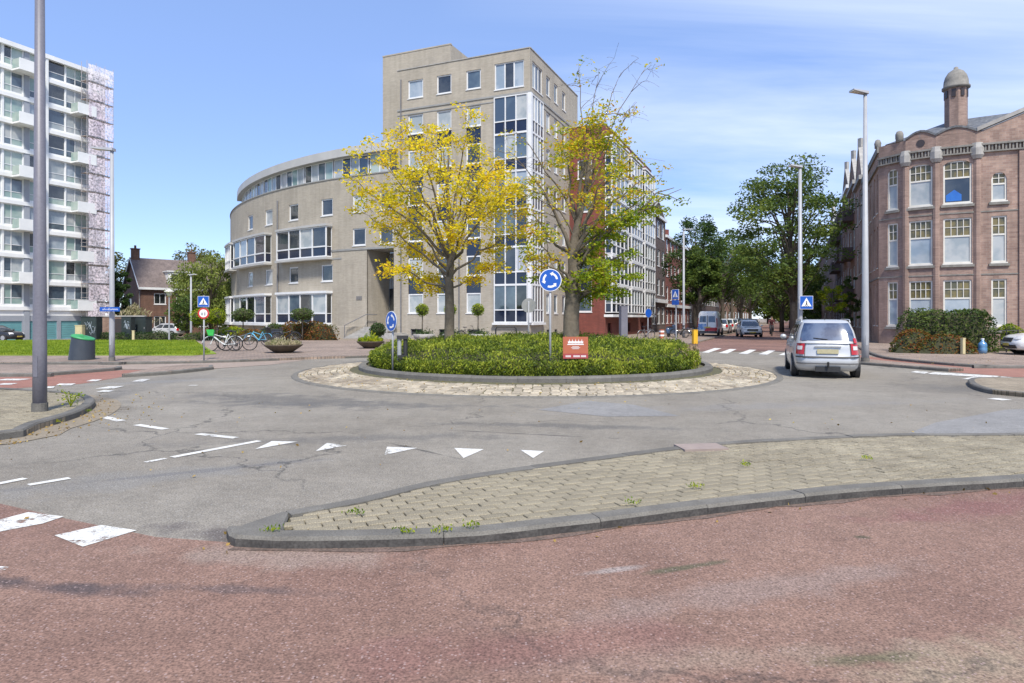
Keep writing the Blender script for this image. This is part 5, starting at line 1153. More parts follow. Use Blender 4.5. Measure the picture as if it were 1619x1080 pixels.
t2 = tree('tree', 'larger roundabout tree with a thick trunk, green to orange leaves and bare top twigs', b2, [(.04, 0, -.1, .31), (.0, 0, .4, .25), (.0, 0, 1.4, .235), (.06, .03, 2.2, .22), (.10, 0, 2.9, .19), (.05, .03, 3.5, .15), (.2, 0, 4.3, .10), (.42, 0, 5.2, .07), (.6, 0, 6.4, .04)], lm, M['leaf_mixed'], M['bark'], leaf=.105, per=19, clr=(.32, .32, .13), sec=4, bare=tuple(range(nb0, nb0+7)), droop=.1, extra=[(o2(random.uniform(868, 985), random.uniform(180, 330), random.uniform(-.7, .7)), (.42, .4, .16), 70) for _ in range(26)]+[(o2(random.uniform(895, 975), random.uniform(172, 235), random.uniform(-.4, .4)), (.34, .3, .2), 80) for _ in range(9)])
# its lower, greener boughs
lm = []
for px, py, dy, z0, r in ((1062, 300, -.3, 3.2, .075), (1068, 306, -.7, 3.2, .05), (1030, 320, .7, 3.0, .06), (1048, 292, .5, 3.3, .05), (1000, 330, -.9, 2.9, .06), (1005, 390, -.5, 2.3, .06), (985, 410, .6, 2.3, .05), (1010, 430, -.2, 2.0, .05), (970, 450, -.8, 1.9, .045), (960, 370, 1.2, 2.5, .05), (990, 460, .3, 1.9, .045), (950, 410, -1.4, 2.2, .045), (860, 430, .8, 2.0, .04), (940, 345, 1.6, 2.6, .05)): lm.append((z0, o2(px, py, dy), r))
pts = []; mb = MB()
for z0, e, r0 in lm:
    p0 = Vector((.05, 0, z0)); e = Vector(e); path = bez(p0, p0+(e-p0)*.5+Vector((0, 0, .25)), e, 7, .04); mb.tube(path, [r0*(1-.85*i/7) for i in range(8)], 7)
    for k in range(8):
        i = 2+k*5//8; q = path[min(7, i)]; ln = random.uniform(.3, .8); ee = q+Vector((random.gauss(.15, .35), random.gauss(0, .45), random.gauss(-.05, .18)))*ln*1.5
        mb.tube([q, q.lerp(ee, .5)+Vector((0, 0, .05)), ee], [.02, .014, .006], 4, cap=False); clump(pts, ee, (.32, .32, .12), 40); clump(pts, q.lerp(ee, .5), (.28, .28, .11), 20)
mb.build('lower_branches', M['bark'], t2, smooth=True); P_ = np.concatenate(pts); link('lower_crown', leaf_mesh('lower_crown', P_, rng.uniform(.7, 1.3, len(P_))*.11, M['leaf_lime'], .2, 2.0), t2)
# --- hedge of the roundabout: twiggy core plus a dense coat of upright leaves
hd = thing('hedge', 'round low green hedge filling the middle of the roundabout', 'hedge', (*RC, .2))
def hz(r, a):
    e = 4.96+.10*math.sin(a*3)+.08*math.sin(a*11+1)+.06*math.sin(a*23); t = r/e
    return (.56+.26*(1-t*t)+.05*math.sin(a*5+r*2)+.04*math.sin(a*17+r*5)+.05*math.sin(r*3.1+a*2))*max(0, 1-max(0, (t-.90)/.10)**2*.45), e
mb = MB(); n = 120; rr = []
for k in range(16):
    i = len(mb.v)
    for j in range(n):
        a = 2*math.pi*j/n; e = hz(1, a)[1]
        if k == 0: r_, z = e*.99, 0
        else: r_ = e*.97*(1-(k-1)/14); z = hz(r_, a)[0]-.10
        mb.vert((r_*math.cos(a), r_*math.sin(a), z))
    rr.append(i)
for a_, b_ in zip(rr, rr[1:]):
    for j in range(n): mb.face((a_+j, a_+(j+1) % n, b_+(j+1) % n, b_+j))
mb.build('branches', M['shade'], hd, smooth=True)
pt = []
for _ in range(42000):
    a = random.uniform(0, 2*math.pi); 
    if math.sin(a) > .3 and random.random() < .4: a = -a
    e = hz(1, a)[1]; r_ = e*math.sqrt(random.uniform(.0, .97)); z = hz(r_, a)[0]+random.gauss(0, .045); pt.append((r_*math.cos(a), r_*math.sin(a), z))
for _ in range(1500):
    a = random.uniform(0, 2*math.pi); e = hz(1, a)[1]; r_ = e*math.sqrt(random.uniform(0, .95)); z = hz(r_, a)[0]+random.uniform(.03, .17); x0 = (r_*math.cos(a), r_*math.sin(a)); 
    for q in range(3): pt.append((x0[0]+random.gauss(0, .02), x0[1]+random.gauss(0, .02), z-.05*q))
for _ in range(24000):
    a = random.uniform(math.pi*.95, math.pi*2.05); e = hz(1, a)[1]; zt = hz(e*.95, a)[0]*.85; z = random.uniform(.0, 1)*zt; bulge = .10*math.sin(min(1, z/zt*1.1)*2.6); r_ = e-.03+bulge+random.gauss(0, .05); pt.append((r_*math.cos(a), r_*math.sin(a), z))
link('foliage', leaf_mesh('foliage', pt, rng.uniform(.6, 1.4, len(pt))*.085, M['leaf_hedge'], 0, 3.4, up=.75), hd)
pt2 = []
for _ in range(1500): a = random.gauss(-.22, .16); e = hz(1, a)[1]; r_ = e*random.uniform(.9, 1.03); pt2.append((r_*math.cos(a), r_*math.sin(a), random.uniform(.05, .62)))
link('dry_shoots', leaf_mesh('dry_shoots', pt2, rng.uniform(.06, .16, len(pt2)), leafmat('dry_twig', [(.14, .09, .05), (.26, .17, .11), (.32, .24, .15)], .1), 0, 5, up=.8), hd)
# --- generic crowns
def crown_tree(name, label, base, h, cr, th, leafm, barkm=None, leaf=.3, n=5000, layers=False, group=None, cz=None, squash=1.0, lean=(0, 0), tr=.2, nclump=70, droop=.1, gap=.0):
    root = thing(name, label, 'tree', base, group=group); mb = MB(); top = Vector((lean[0], lean[1], h*.86))
    tp = [Vector((0, 0, -.2)), Vector((0, 0, th*.5)), Vector((lean[0]*.4, lean[1]*.4, th)), top.lerp(Vector((lean[0]*.5, lean[1]*.5, th)), .4), top]
    mb.tube(tp, [tr*1.2, tr, tr*.85, tr*.45, .03], 10); pts = []; cz = cz or (th+h)/2; rz = (h-cz)
    for k in range(nclump):
        while True:
            u = rng.normal(size=3); u /= np.linalg.norm(u); rad = rng.uniform(.35, 1)**.6
            c = Vector((lean[0]*.7+u[0]*cr*rad, lean[1]*.7+u[1]*cr*rad, cz+u[2]*rz*rad*squash))
            if c.z > th*.75: break
        q = tp[1].lerp(tp[2], random.random()) if c.z < cz else tp[2].lerp(top, random.uniform(0, .7)); md = q.lerp(c, .5)+Vector((0, 0, .08*(c-q).length)); 
        if k % 2 == 0: mb.tube([q, md, c], [tr*.28, tr*.16, .02], 5, cap=False)
        s = cr*random.uniform(.2, .34); r = (s*1.25, s*1.25, s*.42) if layers else (s, s, s*.75); clump(pts, c, r, int(n/nclump))
    mb.build('trunk', barkm or M['barkdark'], root, smooth=True)
    P_ = np.concatenate(pts); link('crown', leaf_mesh('crown', P_, rng.uniform(.6, 1.35, len(P_))*leaf, leafm, droop, 2.0), root); return root
# street trees
st_grp = 'street trees along the brick street'
crown_tree('tree', 'large dark green street tree with layered feathery boughs right of the brick street', (X(1256, 49), 49, .05), 13.9, 3.9, 4.2, M['leaf_street'], leaf=.24, n=17000, layers=True, cz=8.0, tr=.30, nclump=120, droop=.25, lean=(-.5, 0))
crown_tree('tree', 'tall dark round-topped street tree left of the brick street behind the slim lamp post', (X(1099, 70), 70, .05), 12.9, 3.0, 4.2, M['leaf_deep'], leaf=.26, n=9000, cz=8.0, tr=.26, nclump=80)
lft = [(1106, 64, 8.5, 2.0, 'leaf_street', 'slim low street tree right beside the white van'), (1142, 84, 13.2, 3.9, 'leaf_street2', 'bright green street tree behind the white van'), (1157, 98, 14.5, 4.6, 'leaf_street', 'second street tree beyond the white van, over the parked cars'), (1172, 114, 16, 5.4, 'leaf_deep', 'third street tree beyond the white van, above the oncoming white car'), (1186, 136, 17, 6.5, 'leaf_street', 'fourth and smallest-looking street tree beyond the white van')]
for px, D, h, cr, lm_, lab in lft: crown_tree('tree', lab, (X(px, D), D, .05), h, cr, 4.0, M[lm_], leaf=.34, n=6500, cz=h*.62, tr=.24, nclump=70)
crown_tree('tree', 'yellow-green street tree arching over the cars behind the big dark tree', (X(1236, 76), 76, .05), 11.5, 4.2, 3.8, M['leaf_street2'], leaf=.36, n=6000, cz=6.8, tr=.24)
crown_tree('tree', 'far green street tree closing the view on the right of the street', (X(1250, 105), 105, .05), 10.5, 4.6, 2.4, M['leaf_willow'], leaf=.45, n=5000, cz=6.6, tr=.24)
crown_tree('tree', 'far dark tree in the middle at the end of the street', (X(1214, 190), 190, 0), 13, 8, 3, M['leaf_street2'], leaf=.9, n=5000, cz=7, tr=.3)
crown_tree('tree', 'broad pale tree at the very end of the street', (X(1232, 240), 240, 0), 12, 10, 2, M['leaf_willow'], leaf=1.1, n=5000, cz=6.5, tr=.3)
crown_tree('small_tree', 'small yellow-green garden tree below the zebra crossing sign', (X(1316, 46), 46, .1), 4.1, .9, 1.2, M['leaf_lime'], leaf=.13, n=2500, cz=2.9, tr=.05, nclump=30)
crown_tree('small_tree', 'narrow climbing shrub against the rust brick house by the lamp post', (X(1345, 48), 48, .1), 4.8, .75, .6, M['leaf_shrub'], leaf=.16, n=2500, cz=2.8, tr=.05, nclump=34)
crown_tree('tree', 'low dense far tree filling the gap under the big street tree', (X(1292, 128), 128, 0), 8.5, 6, .8, M['leaf_street'], leaf=.6, n=5000, cz=4, tr=.2)
# left background trees
crown_tree('tree', 'dark conifer between the scaffolded flats and the brick house', (X(187, 76), 76, -.6), 8.0, 1.5, 1.0, M['leaf_deep'], leaf=.3, n=6000, cz=4.6, tr=.2)
crown_tree('tree', 'olive green tree top just right of the scaffolding', (X(184, 92), 92, -.6), 11.2, 3.0, 2.5, M['leaf_olive'], leaf=.36, n=4000, cz=7.6, tr=.2)
crown_tree('tree', 'olive rounded tree rising behind the brick house roof', (X(316, 112), 112, -.6), 14.6, 5.6, 4, M['leaf_olive'], leaf=.42, n=7000, cz=10, tr=.3)
crown_tree('tree', 'large pale green willow-like tree left of the curved wing', (X(334, 78), 78, -.6), 10.2, 4.0, 1.8, M['leaf_willow'], leaf=.3, n=12000, cz=5.6, tr=.26, nclump=110, droop=.9)
crown_tree('tree', 'dark green tree tucked behind the curved wing of the apartment block', (X(358, 90), 90, -.6), 9.5, 3.6, 1.4, M['leaf_deep'], leaf=.34, n=6000, cz=5, tr=.2)
crown_tree('tree', 'dark shrubby tree in front of the right half of the brick house', (X(296, 72), 72, -.6), 5.0, 1.9, .6, M['leaf_street'], leaf=.26, n=5000, cz=2.9, tr=.12)
# lollipop and umbrella trees
def topiary(label, px, D, zc, rx, rz_, leafm='leaf_shrub', zb=0, name='topiary_tree', n=1500, leaf=.10, group=None):
    root = thing(name, label, 'topiary', (X(px, D), D, zb), group=group); mb = MB(); mb.tube([(0, 0, 0), (.02, 0, (zc-zb)*.6), (0, 0, zc-zb)], [.045, .04, .035], 7); mb.build('trunk', M['bark'], root, smooth=True)
    g = rng.normal(size=(n, 3)); g /= np.linalg.norm(g, axis=1, keepdims=True); g *= rng.uniform(.72, 1.06, (n, 1)); P_ = g*np.array([rx, rx, rz_])+np.array([0, 0, zc-zb])
    link('crown', leaf_mesh('crown', P_, rng.uniform(.7, 1.3, n)*leaf, M[leafm], .1, 1.8), root)
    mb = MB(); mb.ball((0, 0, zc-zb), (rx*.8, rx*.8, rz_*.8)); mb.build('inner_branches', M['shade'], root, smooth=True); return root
topiary('umbrella-shaped clipped tree in front of the right ground-floor bay window', 478, 46, Z(497, 46), .80, .45)
topiary('umbrella-shaped clipped tree in front of the left ground-floor bay window', 384, 47, Z(498, 47), .78, .48)
topiary('yellowish clipped tree directly behind the crossing sign post', 318, 44, Z(500, 44), .72, .52, 'leaf_lime')
topiary('yellowish clipped tree just right of the crossing sign post', 343, 45, Z(500, 45), .62, .55, 'leaf_lime')
for px, lab in ((667.5, 'leftmost small lollipop tree in a pale pot against the tall front'), (712, 'small lollipop tree half hidden by the yellow tree trunk'), (755.5, 'rightmost small lollipop tree in a pale pot left of the glazed corner')):
    topiary(lab, px, 47.3, Z(490, 47.3), .47, .47, 'leaf_lime', zb=.45, group='potted lollipop trees along the tall front', n=900)
    p = thing('plant_pot', {667.5: 'pale oval plant pot below the leftmost lollipop tree', 712: 'pale round plant pot behind the yellow tree trunk', 755.5: 'pale oval plant pot below the rightmost lollipop tree'}[px], 'plant pot', (X(px+3, 47.2), 47.2, 0), group='pale pots along the tall front')
    mb = MB(); mb.lathe([(.45, -.02), (.72, .2), (.82, .48), (.76, .5), (.7, .42)], 14); mb.build('bowl', M['stone'], p, smooth=True)
    pt = [(random.gauss(0, .35), random.gauss(0, .35), .5+abs(random.gauss(0, .16))) for _ in range(350)]; link('planting', leaf_mesh('planting', pt, .12, M['leaf_deep'], 0, 2), p)
topiary('dark green clipped ball by the entrance steps, left of the roundabout sign', 597, 40, Z(522, 40), .48, .45, 'leaf_deep', zb=.35, name='topiary_ball')
# hedges / shrub beds: lumpy solid core plus leaves
def shrub(name, label, cat, poly_c, size, leafm, leaf=.13, dens=1.0, rz=0, z0=0., lump=.16, group=None, boxy=True):
    """poly_c: centre (x,y); size: length, depth, height"""
    root = thing(name, label, cat, (*poly_c, z0), rz, group); lx, ly, h = size; mb = MB(); nx = max(5, int(lx/.35)); ny = max(4, int(ly/.35)); ph = random.uniform(0, 9)
    def prof(u, v):
        e = max(0, 1-abs(u)**14)**.5*max(0, 1-abs(v)**8)**.5 if boxy else max(0, 1-(u*u+v*v))**.5
        return h*e*(1+lump*(math.sin(u*lx*1.7+ph)*.5+math.sin(v*ly*2.1+u*lx*.8+ph*2)*.4))*.93
    ix = {}
    for j in range(ny+1):
        for i in range(nx+1):
            u, v = -1+2*i/nx, -1+2*j/ny; ix[i, j] = mb.vert((u*lx/2*.95, v*ly/2*.95, max(0, prof(u, v)-.08)))
    for j in range(ny):
        for i in range(nx): mb.face((ix[i, j], ix[i+1, j], ix[i+1, j+1], ix[i, j+1]))
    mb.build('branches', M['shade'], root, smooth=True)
    pt = []; n = int((lx*ly+2*(lx+ly)*h)*90*dens)
    for _ in range(n):
        if random.random() < (lx*ly)/(lx*ly+1.6*(lx+ly)*h):
            u, v = random.uniform(-1, 1), random.uniform(-1, 1); z = prof(u, v); pt.append((u*lx/2, v*ly/2, max(0, z+random.gauss(0, .05))))
        else:
            k = random.random(); z = random.uniform(0, h)
            if boxy:
                if k < .65: u, v = random.uniform(-1, 1), -1
                elif k < .8: u, v = -1, random.uniform(-1, 1)
                else: u, v = 1, random.uniform(-1, 1)
                q = (1-(z/h)**5*.25)*(1+random.gauss(0, .02)); z *= min(1.05, prof(u*.8, v*.8)/h/.9); pt.append((u*lx/2*q, v*ly/2*q+random.gauss(0, .05), z))
            else:
                a = random.uniform(0, 6.28); s = math.sqrt(max(0, 1-(z/h)**2)); pt.append((math.cos(a)*s*lx/2, math.sin(a)*s*ly/2, z))
    link('foliage', leaf_mesh('foliage', pt, rng.uniform(.6, 1.4, len(pt))*leaf, M[leafm], 0, 2, up=.3), root); return root
ar = R(-16)
shrub('hedge', 'tall dark green clipped hedge in front of the corner building', 'hedge', (X(1494, 30.2), 30.2), (3.8, 1.3, 2.1), 'leaf_shrub', .12, 1.7, R(-10), lump=.06)
shrub('shrub', 'reddish brown low shrubs at the foot of the tall hedge, left end', 'shrub', (X(1441, 29.6), 29.4), (2.0, 1.5, 1.15), 'leaf_red', .11, 1.6, ar, boxy=False)
shrub('shrub', 'green and red low shrubs at the foot of the tall hedge, near the yellow post', 'shrub', (X(1490, 28.8), 28.7), (2.6, 1.1, .95), 'leaf_red', .11, 1.5, ar, boxy=False)
shrub('shrub', 'small bush beside the white parked car by the brick gate pier', 'shrub', (X(1596, 31), 31), (1.7, 1.2, 1.35), 'leaf_lime', .11, 1.3, ar, boxy=False)
shrub('hedge', 'mixed red and green hedge below the right ground-floor bay window', 'hedge', (X(490, 47.5), 47.5), (3.6, 2.2, 1.35), 'leaf_red', .13, 1.4, R(-25))
shrub('shrub', 'dark green shrubs in front of the red and green hedge, left of it', 'shrub', (X(436, 48), 48), (3.0, 2.0, 1.2), 'leaf_shrub', .13, 1.3, R(-25), boxy=False)
shrub('shrub', 'orange-red bush between the bicycles and the left bay window', 'shrub', (X(396, 44), 44), (2.2, 1.5, .9), 'leaf_red', .12, 1.3, 0, boxy=False)
shrub('hedge', 'long rounded green hedge below the clipped trees on the left', 'hedge', (X(366, 46.2), 46.2), (3.4, 1.8, 1.1), 'leaf_lime', .13, 1.3, 0, z0=-.1, boxy=False)
shrub('hedge', 'low green hedge at the end of the lawn behind the crossing sign', 'hedge', (X(322, 46), 46), (2.6, 1.3, .75), 'leaf_shrub', .12, 1.3, 0, z0=-.15)
shrub('hedge', 'low dark clipped hedge in front of the parked grey car', 'hedge', (X(246, 47), 47), (3.2, 1.0, .75), 'leaf_deep', .12, 1.4, 0, z0=-.1)
shrub('hedge', 'low dark clipped hedge between the street lamp and the graffiti cabinet', 'hedge', (X(180, 47), 47), (1.9, 1.0, .7), 'leaf_deep', .12, 1.4, 0, z0=-.1)
pm = thing('pampas_grass', 'pale tufted pampas grass behind the garden wall by the brick house', 'plant', (X(213, 62), 62, -.5)); pt = []
for _ in range(900): a = random.uniform(0, 6.28); r_ = abs(random.gauss(0, .9)); pt.append((r_*math.cos(a), r_*math.sin(a)*.5, random.uniform(1.7, 3.6-r_*.6)))
link('plumes', leaf_mesh('plumes', pt, rng.uniform(.2, .5, len(pt)), M['leaf_pale'], 0, 4, up=1.0), pm); mb = MB(); mb.ball((0, 0, 1.0), (1.5, .7, 1.2), 10, 6, .1); mb.build('tuft', M['leaf_shrub'], pm)
# lawn blades, weeds and fallen leaves
pt = []
for _ in range(60000):
    y = 27.1+17.6*random.random()**1.3; x = random.uniform(-34, -13.1)
    if x < -12.9-max(0, y-28)*.53: pt.append((x, y, .15))
tag(link('lawn_grass', leaf_mesh('lawn_grass', pt, rng.uniform(.06, .13, len(pt)), leafmat('lawn_blade', [(.12, .19, .012), (.20, .28, .02), (.30, .36, .03)], .3), 0, 3, up=1.2)), kind='stuff')
pt = []
for k in range(260):
    p = random.choice(strip[2:]); pt.append((p.x+random.uniform(.02, .5), p.y-random.uniform(0, .4), .02))
for k in range(160): p = random.choice(gut); pt.append((p[0]+random.gauss(.3, .5), p[1]+random.gauss(-.1, .5), .012))
for k in range(420): a = random.uniform(math.pi, 2*math.pi); r_ = random.uniform(5.6, 7.1); pt.append((*ring_pos(r_, a), .04+(6.88-min(r_, 6.88))/1.3*.1+.02))
for k in range(130): pt.append((random.uniform(-8, 9), random.uniform(5, 13), .02 if random.random() < .9 else .11))
for k in range(140): pt.append((random.uniform(13.5, 22), random.uniform(21.8, 28.5), .11))
for k in range(90):
    p = random.choice(outline); pt.append((p[0]+random.gauss(0, .12), p[1]+random.gauss(0, .12), .012))
tag(link('fallen_leaves', leaf_mesh('fallen_leaves', pt, rng.uniform(.02, .055, len(pt)), leafmat('fallen_leaf', [(.16, .10, .03), (.34, .22, .06), (.42, .33, .10)], .1), 0, 1.6, up=0.05)), kind='stuff')
wd = thing('weed', 'small leafy weed growing at the kerb of the left island', 'plant', (*G(112, 643, .1), .1)); pt = []
mb = MB()
for k in range(9):
    a = random.uniform(0, 6.28); e = Vector((.16*math.cos(a), .16*math.sin(a), random.uniform(.15, .34))); mb.tube([(0, 0, 0), e*.5+Vector((0, 0, .08)), e], [.006, .005, .003], 4)
    for _ in range(9): pt.append(e*random.uniform(.4, 1)+Vector([random.gauss(0, .03) for _ in range(3)]))
mb.build('stems', M['leaf_lime'], wd); link('leaves', leaf_mesh('leaves', pt, .05, M['leaf_lime'], .1, 1.8), wd)
pt = []
for (x, y, q) in [(*G(px, py), .05) for px, py in ((20, 690), (90, 672), (140, 655))]+[(*G(px, py, .1), .1) for px, py in ((560, 812), (700, 838), (745, 832), (430, 838), (640, 840), (1100, 770), (1000, 795), (1370, 725), (1180, 735))]:
    for _ in range(36): pt.append((x+random.gauss(0, .035), y+random.gauss(0, .02), q+abs(random.gauss(.012, .012))))
tag(link('joint_weeds', leaf_mesh('joint_weeds', pt, .03, M['leaf_lime'], 0, 2.5, up=.9)), kind='stuff')
# ================================================================== vehicles
def paint(name, c, metal=.0, rough=.28): 
    m = mat(name, c, tuple(q*.93 for q in c), scale=1.2, rough=rough, metal=metal, coat=.6); return m
M['silver'] = paint('silver_paint', (.52, .53, .54), .25, .32); M['carwhite'] = paint('white_paint', (.72, .72, .71)); M['carblack'] = paint('black_paint', (.02, .02, .022)); M['cargrey'] = paint('grey_paint', (.20, .20, .21), .2); M['carblue'] = paint('blue_paint', (.05, .09, .17)); M['carred'] = paint('dark_red_paint', (.20, .03, .03)); M['carlight'] = paint('light_grey_paint', (.48, .49, .5), .2)
M['tyre'] = mat('tyre_rubber', (.018, .018, .018), (.03, .03, .03), scale=8, rough=.85); M['rim'] = mat('alloy_rim', (.45, .45, .46), (.36, .36, .37), scale=5, rough=.35, metal=.5); M['rimdark'] = mat('black_rim', (.03, .03, .032), (.05, .05, .05), scale=5, rough=.35)
M['carglass'] = glass('car_glass', (.02, .025, .03), (.05, .06, .075), rough=.03); M['rearglass'] = glass('rear_glass', (.02, .035, .085), (.07, .10, .17), rough=.14, scale=2.2)
M['redlight'] = mat('red_lamp', (.45, .012, .015), (.36, .01, .012), scale=20, rough=.15, coat=.5); M['clearlight'] = mat('clear_lamp', (.62, .60, .58), (.5, .5, .5), scale=18, rough=.12, coat=.5)
M['plastic'] = mat('black_plastic', (.02, .02, .022), (.03, .03, .032), scale=6, rough=.6); M['plate'] = mat('yellow_plate', (.55, .42, .10), (.5, .38, .09), scale=8, rough=.4); M['plateworn'] = mat('pale_yellow_plate', (.46, .41, .25), (.4, .36, .22), scale=8, rough=.4); M['chrome'] = mat('chrome_trim', (.6, .6, .6), (.5, .5, .5), scale=4, rough=.2, metal=.8)
class Shell:
    """stack of rounded-rectangle rings; x forward, y left. levels: (z, x rear, x front, half width, exponent)"""
    def __init__(s, levels, zf=None): s.lv = levels; s.zf = zf
    def at(s, a, t, off=0):
        n = len(s.lv)-1; q = max(0, min(n-1e-6, t)); i = int(q); f = q-i; A, B = s.lv[i], s.lv[i+1]; z, xr, xf, hw, ex = [p+(r-p)*f for p, r in zip(A, B)]
        xr -= off; xf += off; hw += off
        k = int(a) % 4; u = -1+2*(a-int(a)); px, py = ((-1, u), (u, 1), (1, -u), (-u, -1))[k]
        # even spread of points close to the corners
        sc = 1/(abs(px)**ex+abs(py)**ex)**(1/ex); x = (xr+xf)/2+(xf-xr)/2*px*sc; y = hw*py*sc
        return (x, y, s.zf(x, z) if s.zf else z)
    def mesh(s, mb, per=7, cap=True, crown=.03):
        us = [k+(.5-.5*math.cos(math.pi*i/per)) for k in range(4) for i in range(per)]; rr = []
        for t in range(len(s.lv)):
            i = len(mb.v); [mb.vert(s.at(a, t)) for a in us]; rr.append(i)
        n = len(us)
        for A, B in zip(rr, rr[1:]):
            for j in range(n): mb.face((A+(j+1) % n, A+j, B+j, B+(j+1) % n))
        if cap:
            last = rr[-1]; pts = [mb.v[last+j] for j in range(n)]; cx = sum(p[0] for p in pts)/n; prev = last
            for sc, dz in ((.93, crown*.5), (.6, crown*.9), (.25, crown)):
                i = len(mb.v)
                for p in pts:
                    x, y = cx+(p[0]-cx)*sc, p[1]*sc; mb.vert((x, y, p[2]+dz))
                for j in range(n): mb.face((prev+(j+1) % n, prev+j, i+j, i+(j+1) % n))
                prev = i
            mb.face([prev+j for j in range(n)][::-1])
        mb.face([rr[0]+j for j in range(n)])
    def patch(s, mb, a0, a1, t0, t1, off=.006, na=8, nt=4, curve=0):
        ix = {}
        for j in range(nt+1):
            for i in range(na+1): ix[i, j] = mb.vert(s.at(a0+(a1-a0)*i/na, t0+(t1-t0)*j/nt, off))
        for j in range(nt):
            for i in range(na): mb.face((ix[i+1, j], ix[i, j], ix[i, j+1], ix[i+1, j+1]))
        e = [ix[i, 0] for i in range(na+1)]
        return mb
def smoothobj(o, ang=40): return autosmooth(o, ang)
def make_car(name, label, cat, loc, rot, pm, L=4.3, W=1.75, Hh=1.5, belt=.92, hood=.78, style='hatch', group=None, rim='rim', detail=False, plate='plate', wr=.31):
    root = thing(name, label, cat, loc, rot, group); hw = W/2; P = M[pm]
    xr, xf = -L/2, L/2
    if style == 'mpv': g = dict(r0=xr+.06, r1=xr+.42, f0=xf-.62, f1=xf-1.65)
    elif style == 'sedan': g = dict(r0=xr+.65, r1=xr+1.35, f0=xf-1.15, f1=xf-1.95)
    elif style == 'suv': g = dict(r0=xr+.12, r1=xr+.62, f0=xf-1.05, f1=xf-1.8)
    else: g = dict(r0=xr+.12, r1=xr+.70, f0=xf-.98, f1=xf-1.75)
    def zf(x, z):
        k = max(0, min(1, (x-(g['f0']-.15))/(xf-g['f0']+.15))); top = belt-(belt-hood)*(k**.8)
        if style == 'sedan': kr = max(0, min(1, ((g['r0']+.1)-x)/(g['r0']+.1-xr))); top -= .05*kr
        return .2+(z-.2)*(top-.2)/(belt-.2)
    low = Shell([(.20, xr+.16, xf-.18, hw*.90, 6), (.30, xr+.05, xf-.06, hw*.97, 6), (.42, xr+.0, xf-.01, hw*.99, 6), (.56, xr+.01, xf, hw, 6), (.62, xr+.05, xf-.02, hw, 6), (.80, xr+.07, xf-.10, hw*.985, 6), (belt-.02, xr+.09, xf-.22, hw*.955, 6), (belt, xr+.11, xf-.28, hw*.93, 6)], zf)
    mb = MB(); low.mesh(mb, crown=.035); smoothobj(mb.build('body', P, root), 50)
    rz = Hh-.05; cab = Shell([(belt-.03, g['r0'], g['f0'], hw*.935, 7), (belt+.02, g['r0']+.02, g['f0']-.08, hw*.92, 7), (belt+(rz-belt)*.5, g['r0']*.55+g['r1']*.45, g['f0']*.5+g['f1']*.5, hw*.85, 7), (rz-.06, g['r1']-.05, g['f1']+.05, hw*.755, 6), (rz, g['r1']+.08, g['f1']-.06, hw*.70, 6)])
    mb = MB(); cab.mesh(mb, crown=.045); smoothobj(mb.build('cabin', P, root), 50)
    mb = MB(); cab.patch(mb, .045, .955, 1.1, 3.05, .007, 14, 6); mb.build('rear_window', M['rearglass' if detail else 'carglass'], root, smooth=True)
    mb = MB(); cab.patch(mb, 2.05, 2.95, 1.0, 2.95, .007); mb.build('windscreen', M['carglass'], root, smooth=True)
    for s0, s1 in ((1, 2), (3, 4)):
        for u0, u1 in ((.10, .30), (.34, .60), (.64, .90)):
            a0, a1 = (s0+u0, s0+u1) if s0 == 1 else (s1-u1, s1-u0); mb = MB(); cab.patch(mb, a0, a1, 1.05, 2.85, .006); mb.build('side_window', M['carglass'], root, smooth=True)
    # lamps, bumpers, plates
    for a0, a1 in ((.0, .16), (.84, 1.0)):
        mb = MB(); sh = low; sh.patch(mb, a0-(.10 if a0 == 0 else 0)+(4 if a0 == 0 else 0), a1+(.0 if a0 == 0 else .10)+(4 if a0 == 0 else 0), 4.2, 6.9, .012, 8, 5) if False else sh.patch(mb, a0, a1, 4.2, 6.95, .012, 8, 5); tl = mb.build('tail_light', M['redlight'], root, smooth=True)
        if detail:
            mb = MB(); low.patch(mb, a0+.03, a1-.03, 4.9, 5.5, .02, 6, 2); mb.build('lamp_lens', M['clearlight'], tl, smooth=True)
    if detail:
        for a0, a1 in ((.02, .15), (.85, .98)): mb = MB(); cab.patch(mb, a0*.5 if a0 < .5 else 1-(1-a0)*.5, a1*.6 if a0 < .5 else 1-(1-a1)*.6-.06, .2, 1.35, .016); mb.build('tail_light_top', M['redlight'], root, smooth=True)
    for a0, a1 in ((2.02, 2.22), (2.78, 2.98)): mb = MB(); low.patch(mb, a0, a1, 4.7, 6.2, .012); mb.build('headlight', M['clearlight'], root, smooth=True)
    mb = MB(); low.patch(mb, .0, 1.0, 3.1, 3.75, .018, 14, 2); mb.build('rear_bumper_strip', M['plastic'], root, smooth=True)
    if detail:
        mb = MB(); low.patch(mb, 0.0, 1.0, 1.75, 2.05, .016, 14, 2); mb.build('lower_bumper_strip', M['cargrey'], root, smooth=True)
    mb = MB(); low.patch(mb, 2.25, 2.75, 3.9, 5.2, .012); mb.build('grille', M['plastic'], root, smooth=True)
    mb = MB(); low.patch(mb, 2.1, 2.9, .8, 2.3, .012); mb.build('front_intake', M['plastic'], root, smooth=True)
    zp = zf(xr, .72); mb = MB(); mb.box((xr+.035, 0, zp+.02), (.03, .53, .12)); mb.build('number_plate', M[plate], root)
    zp2 = zf(xf, .48); mb = MB(); mb.box((xf+.01, 0, zp2), (.03, .52, .11)); mb.build('number_plate', M['plate'], root)
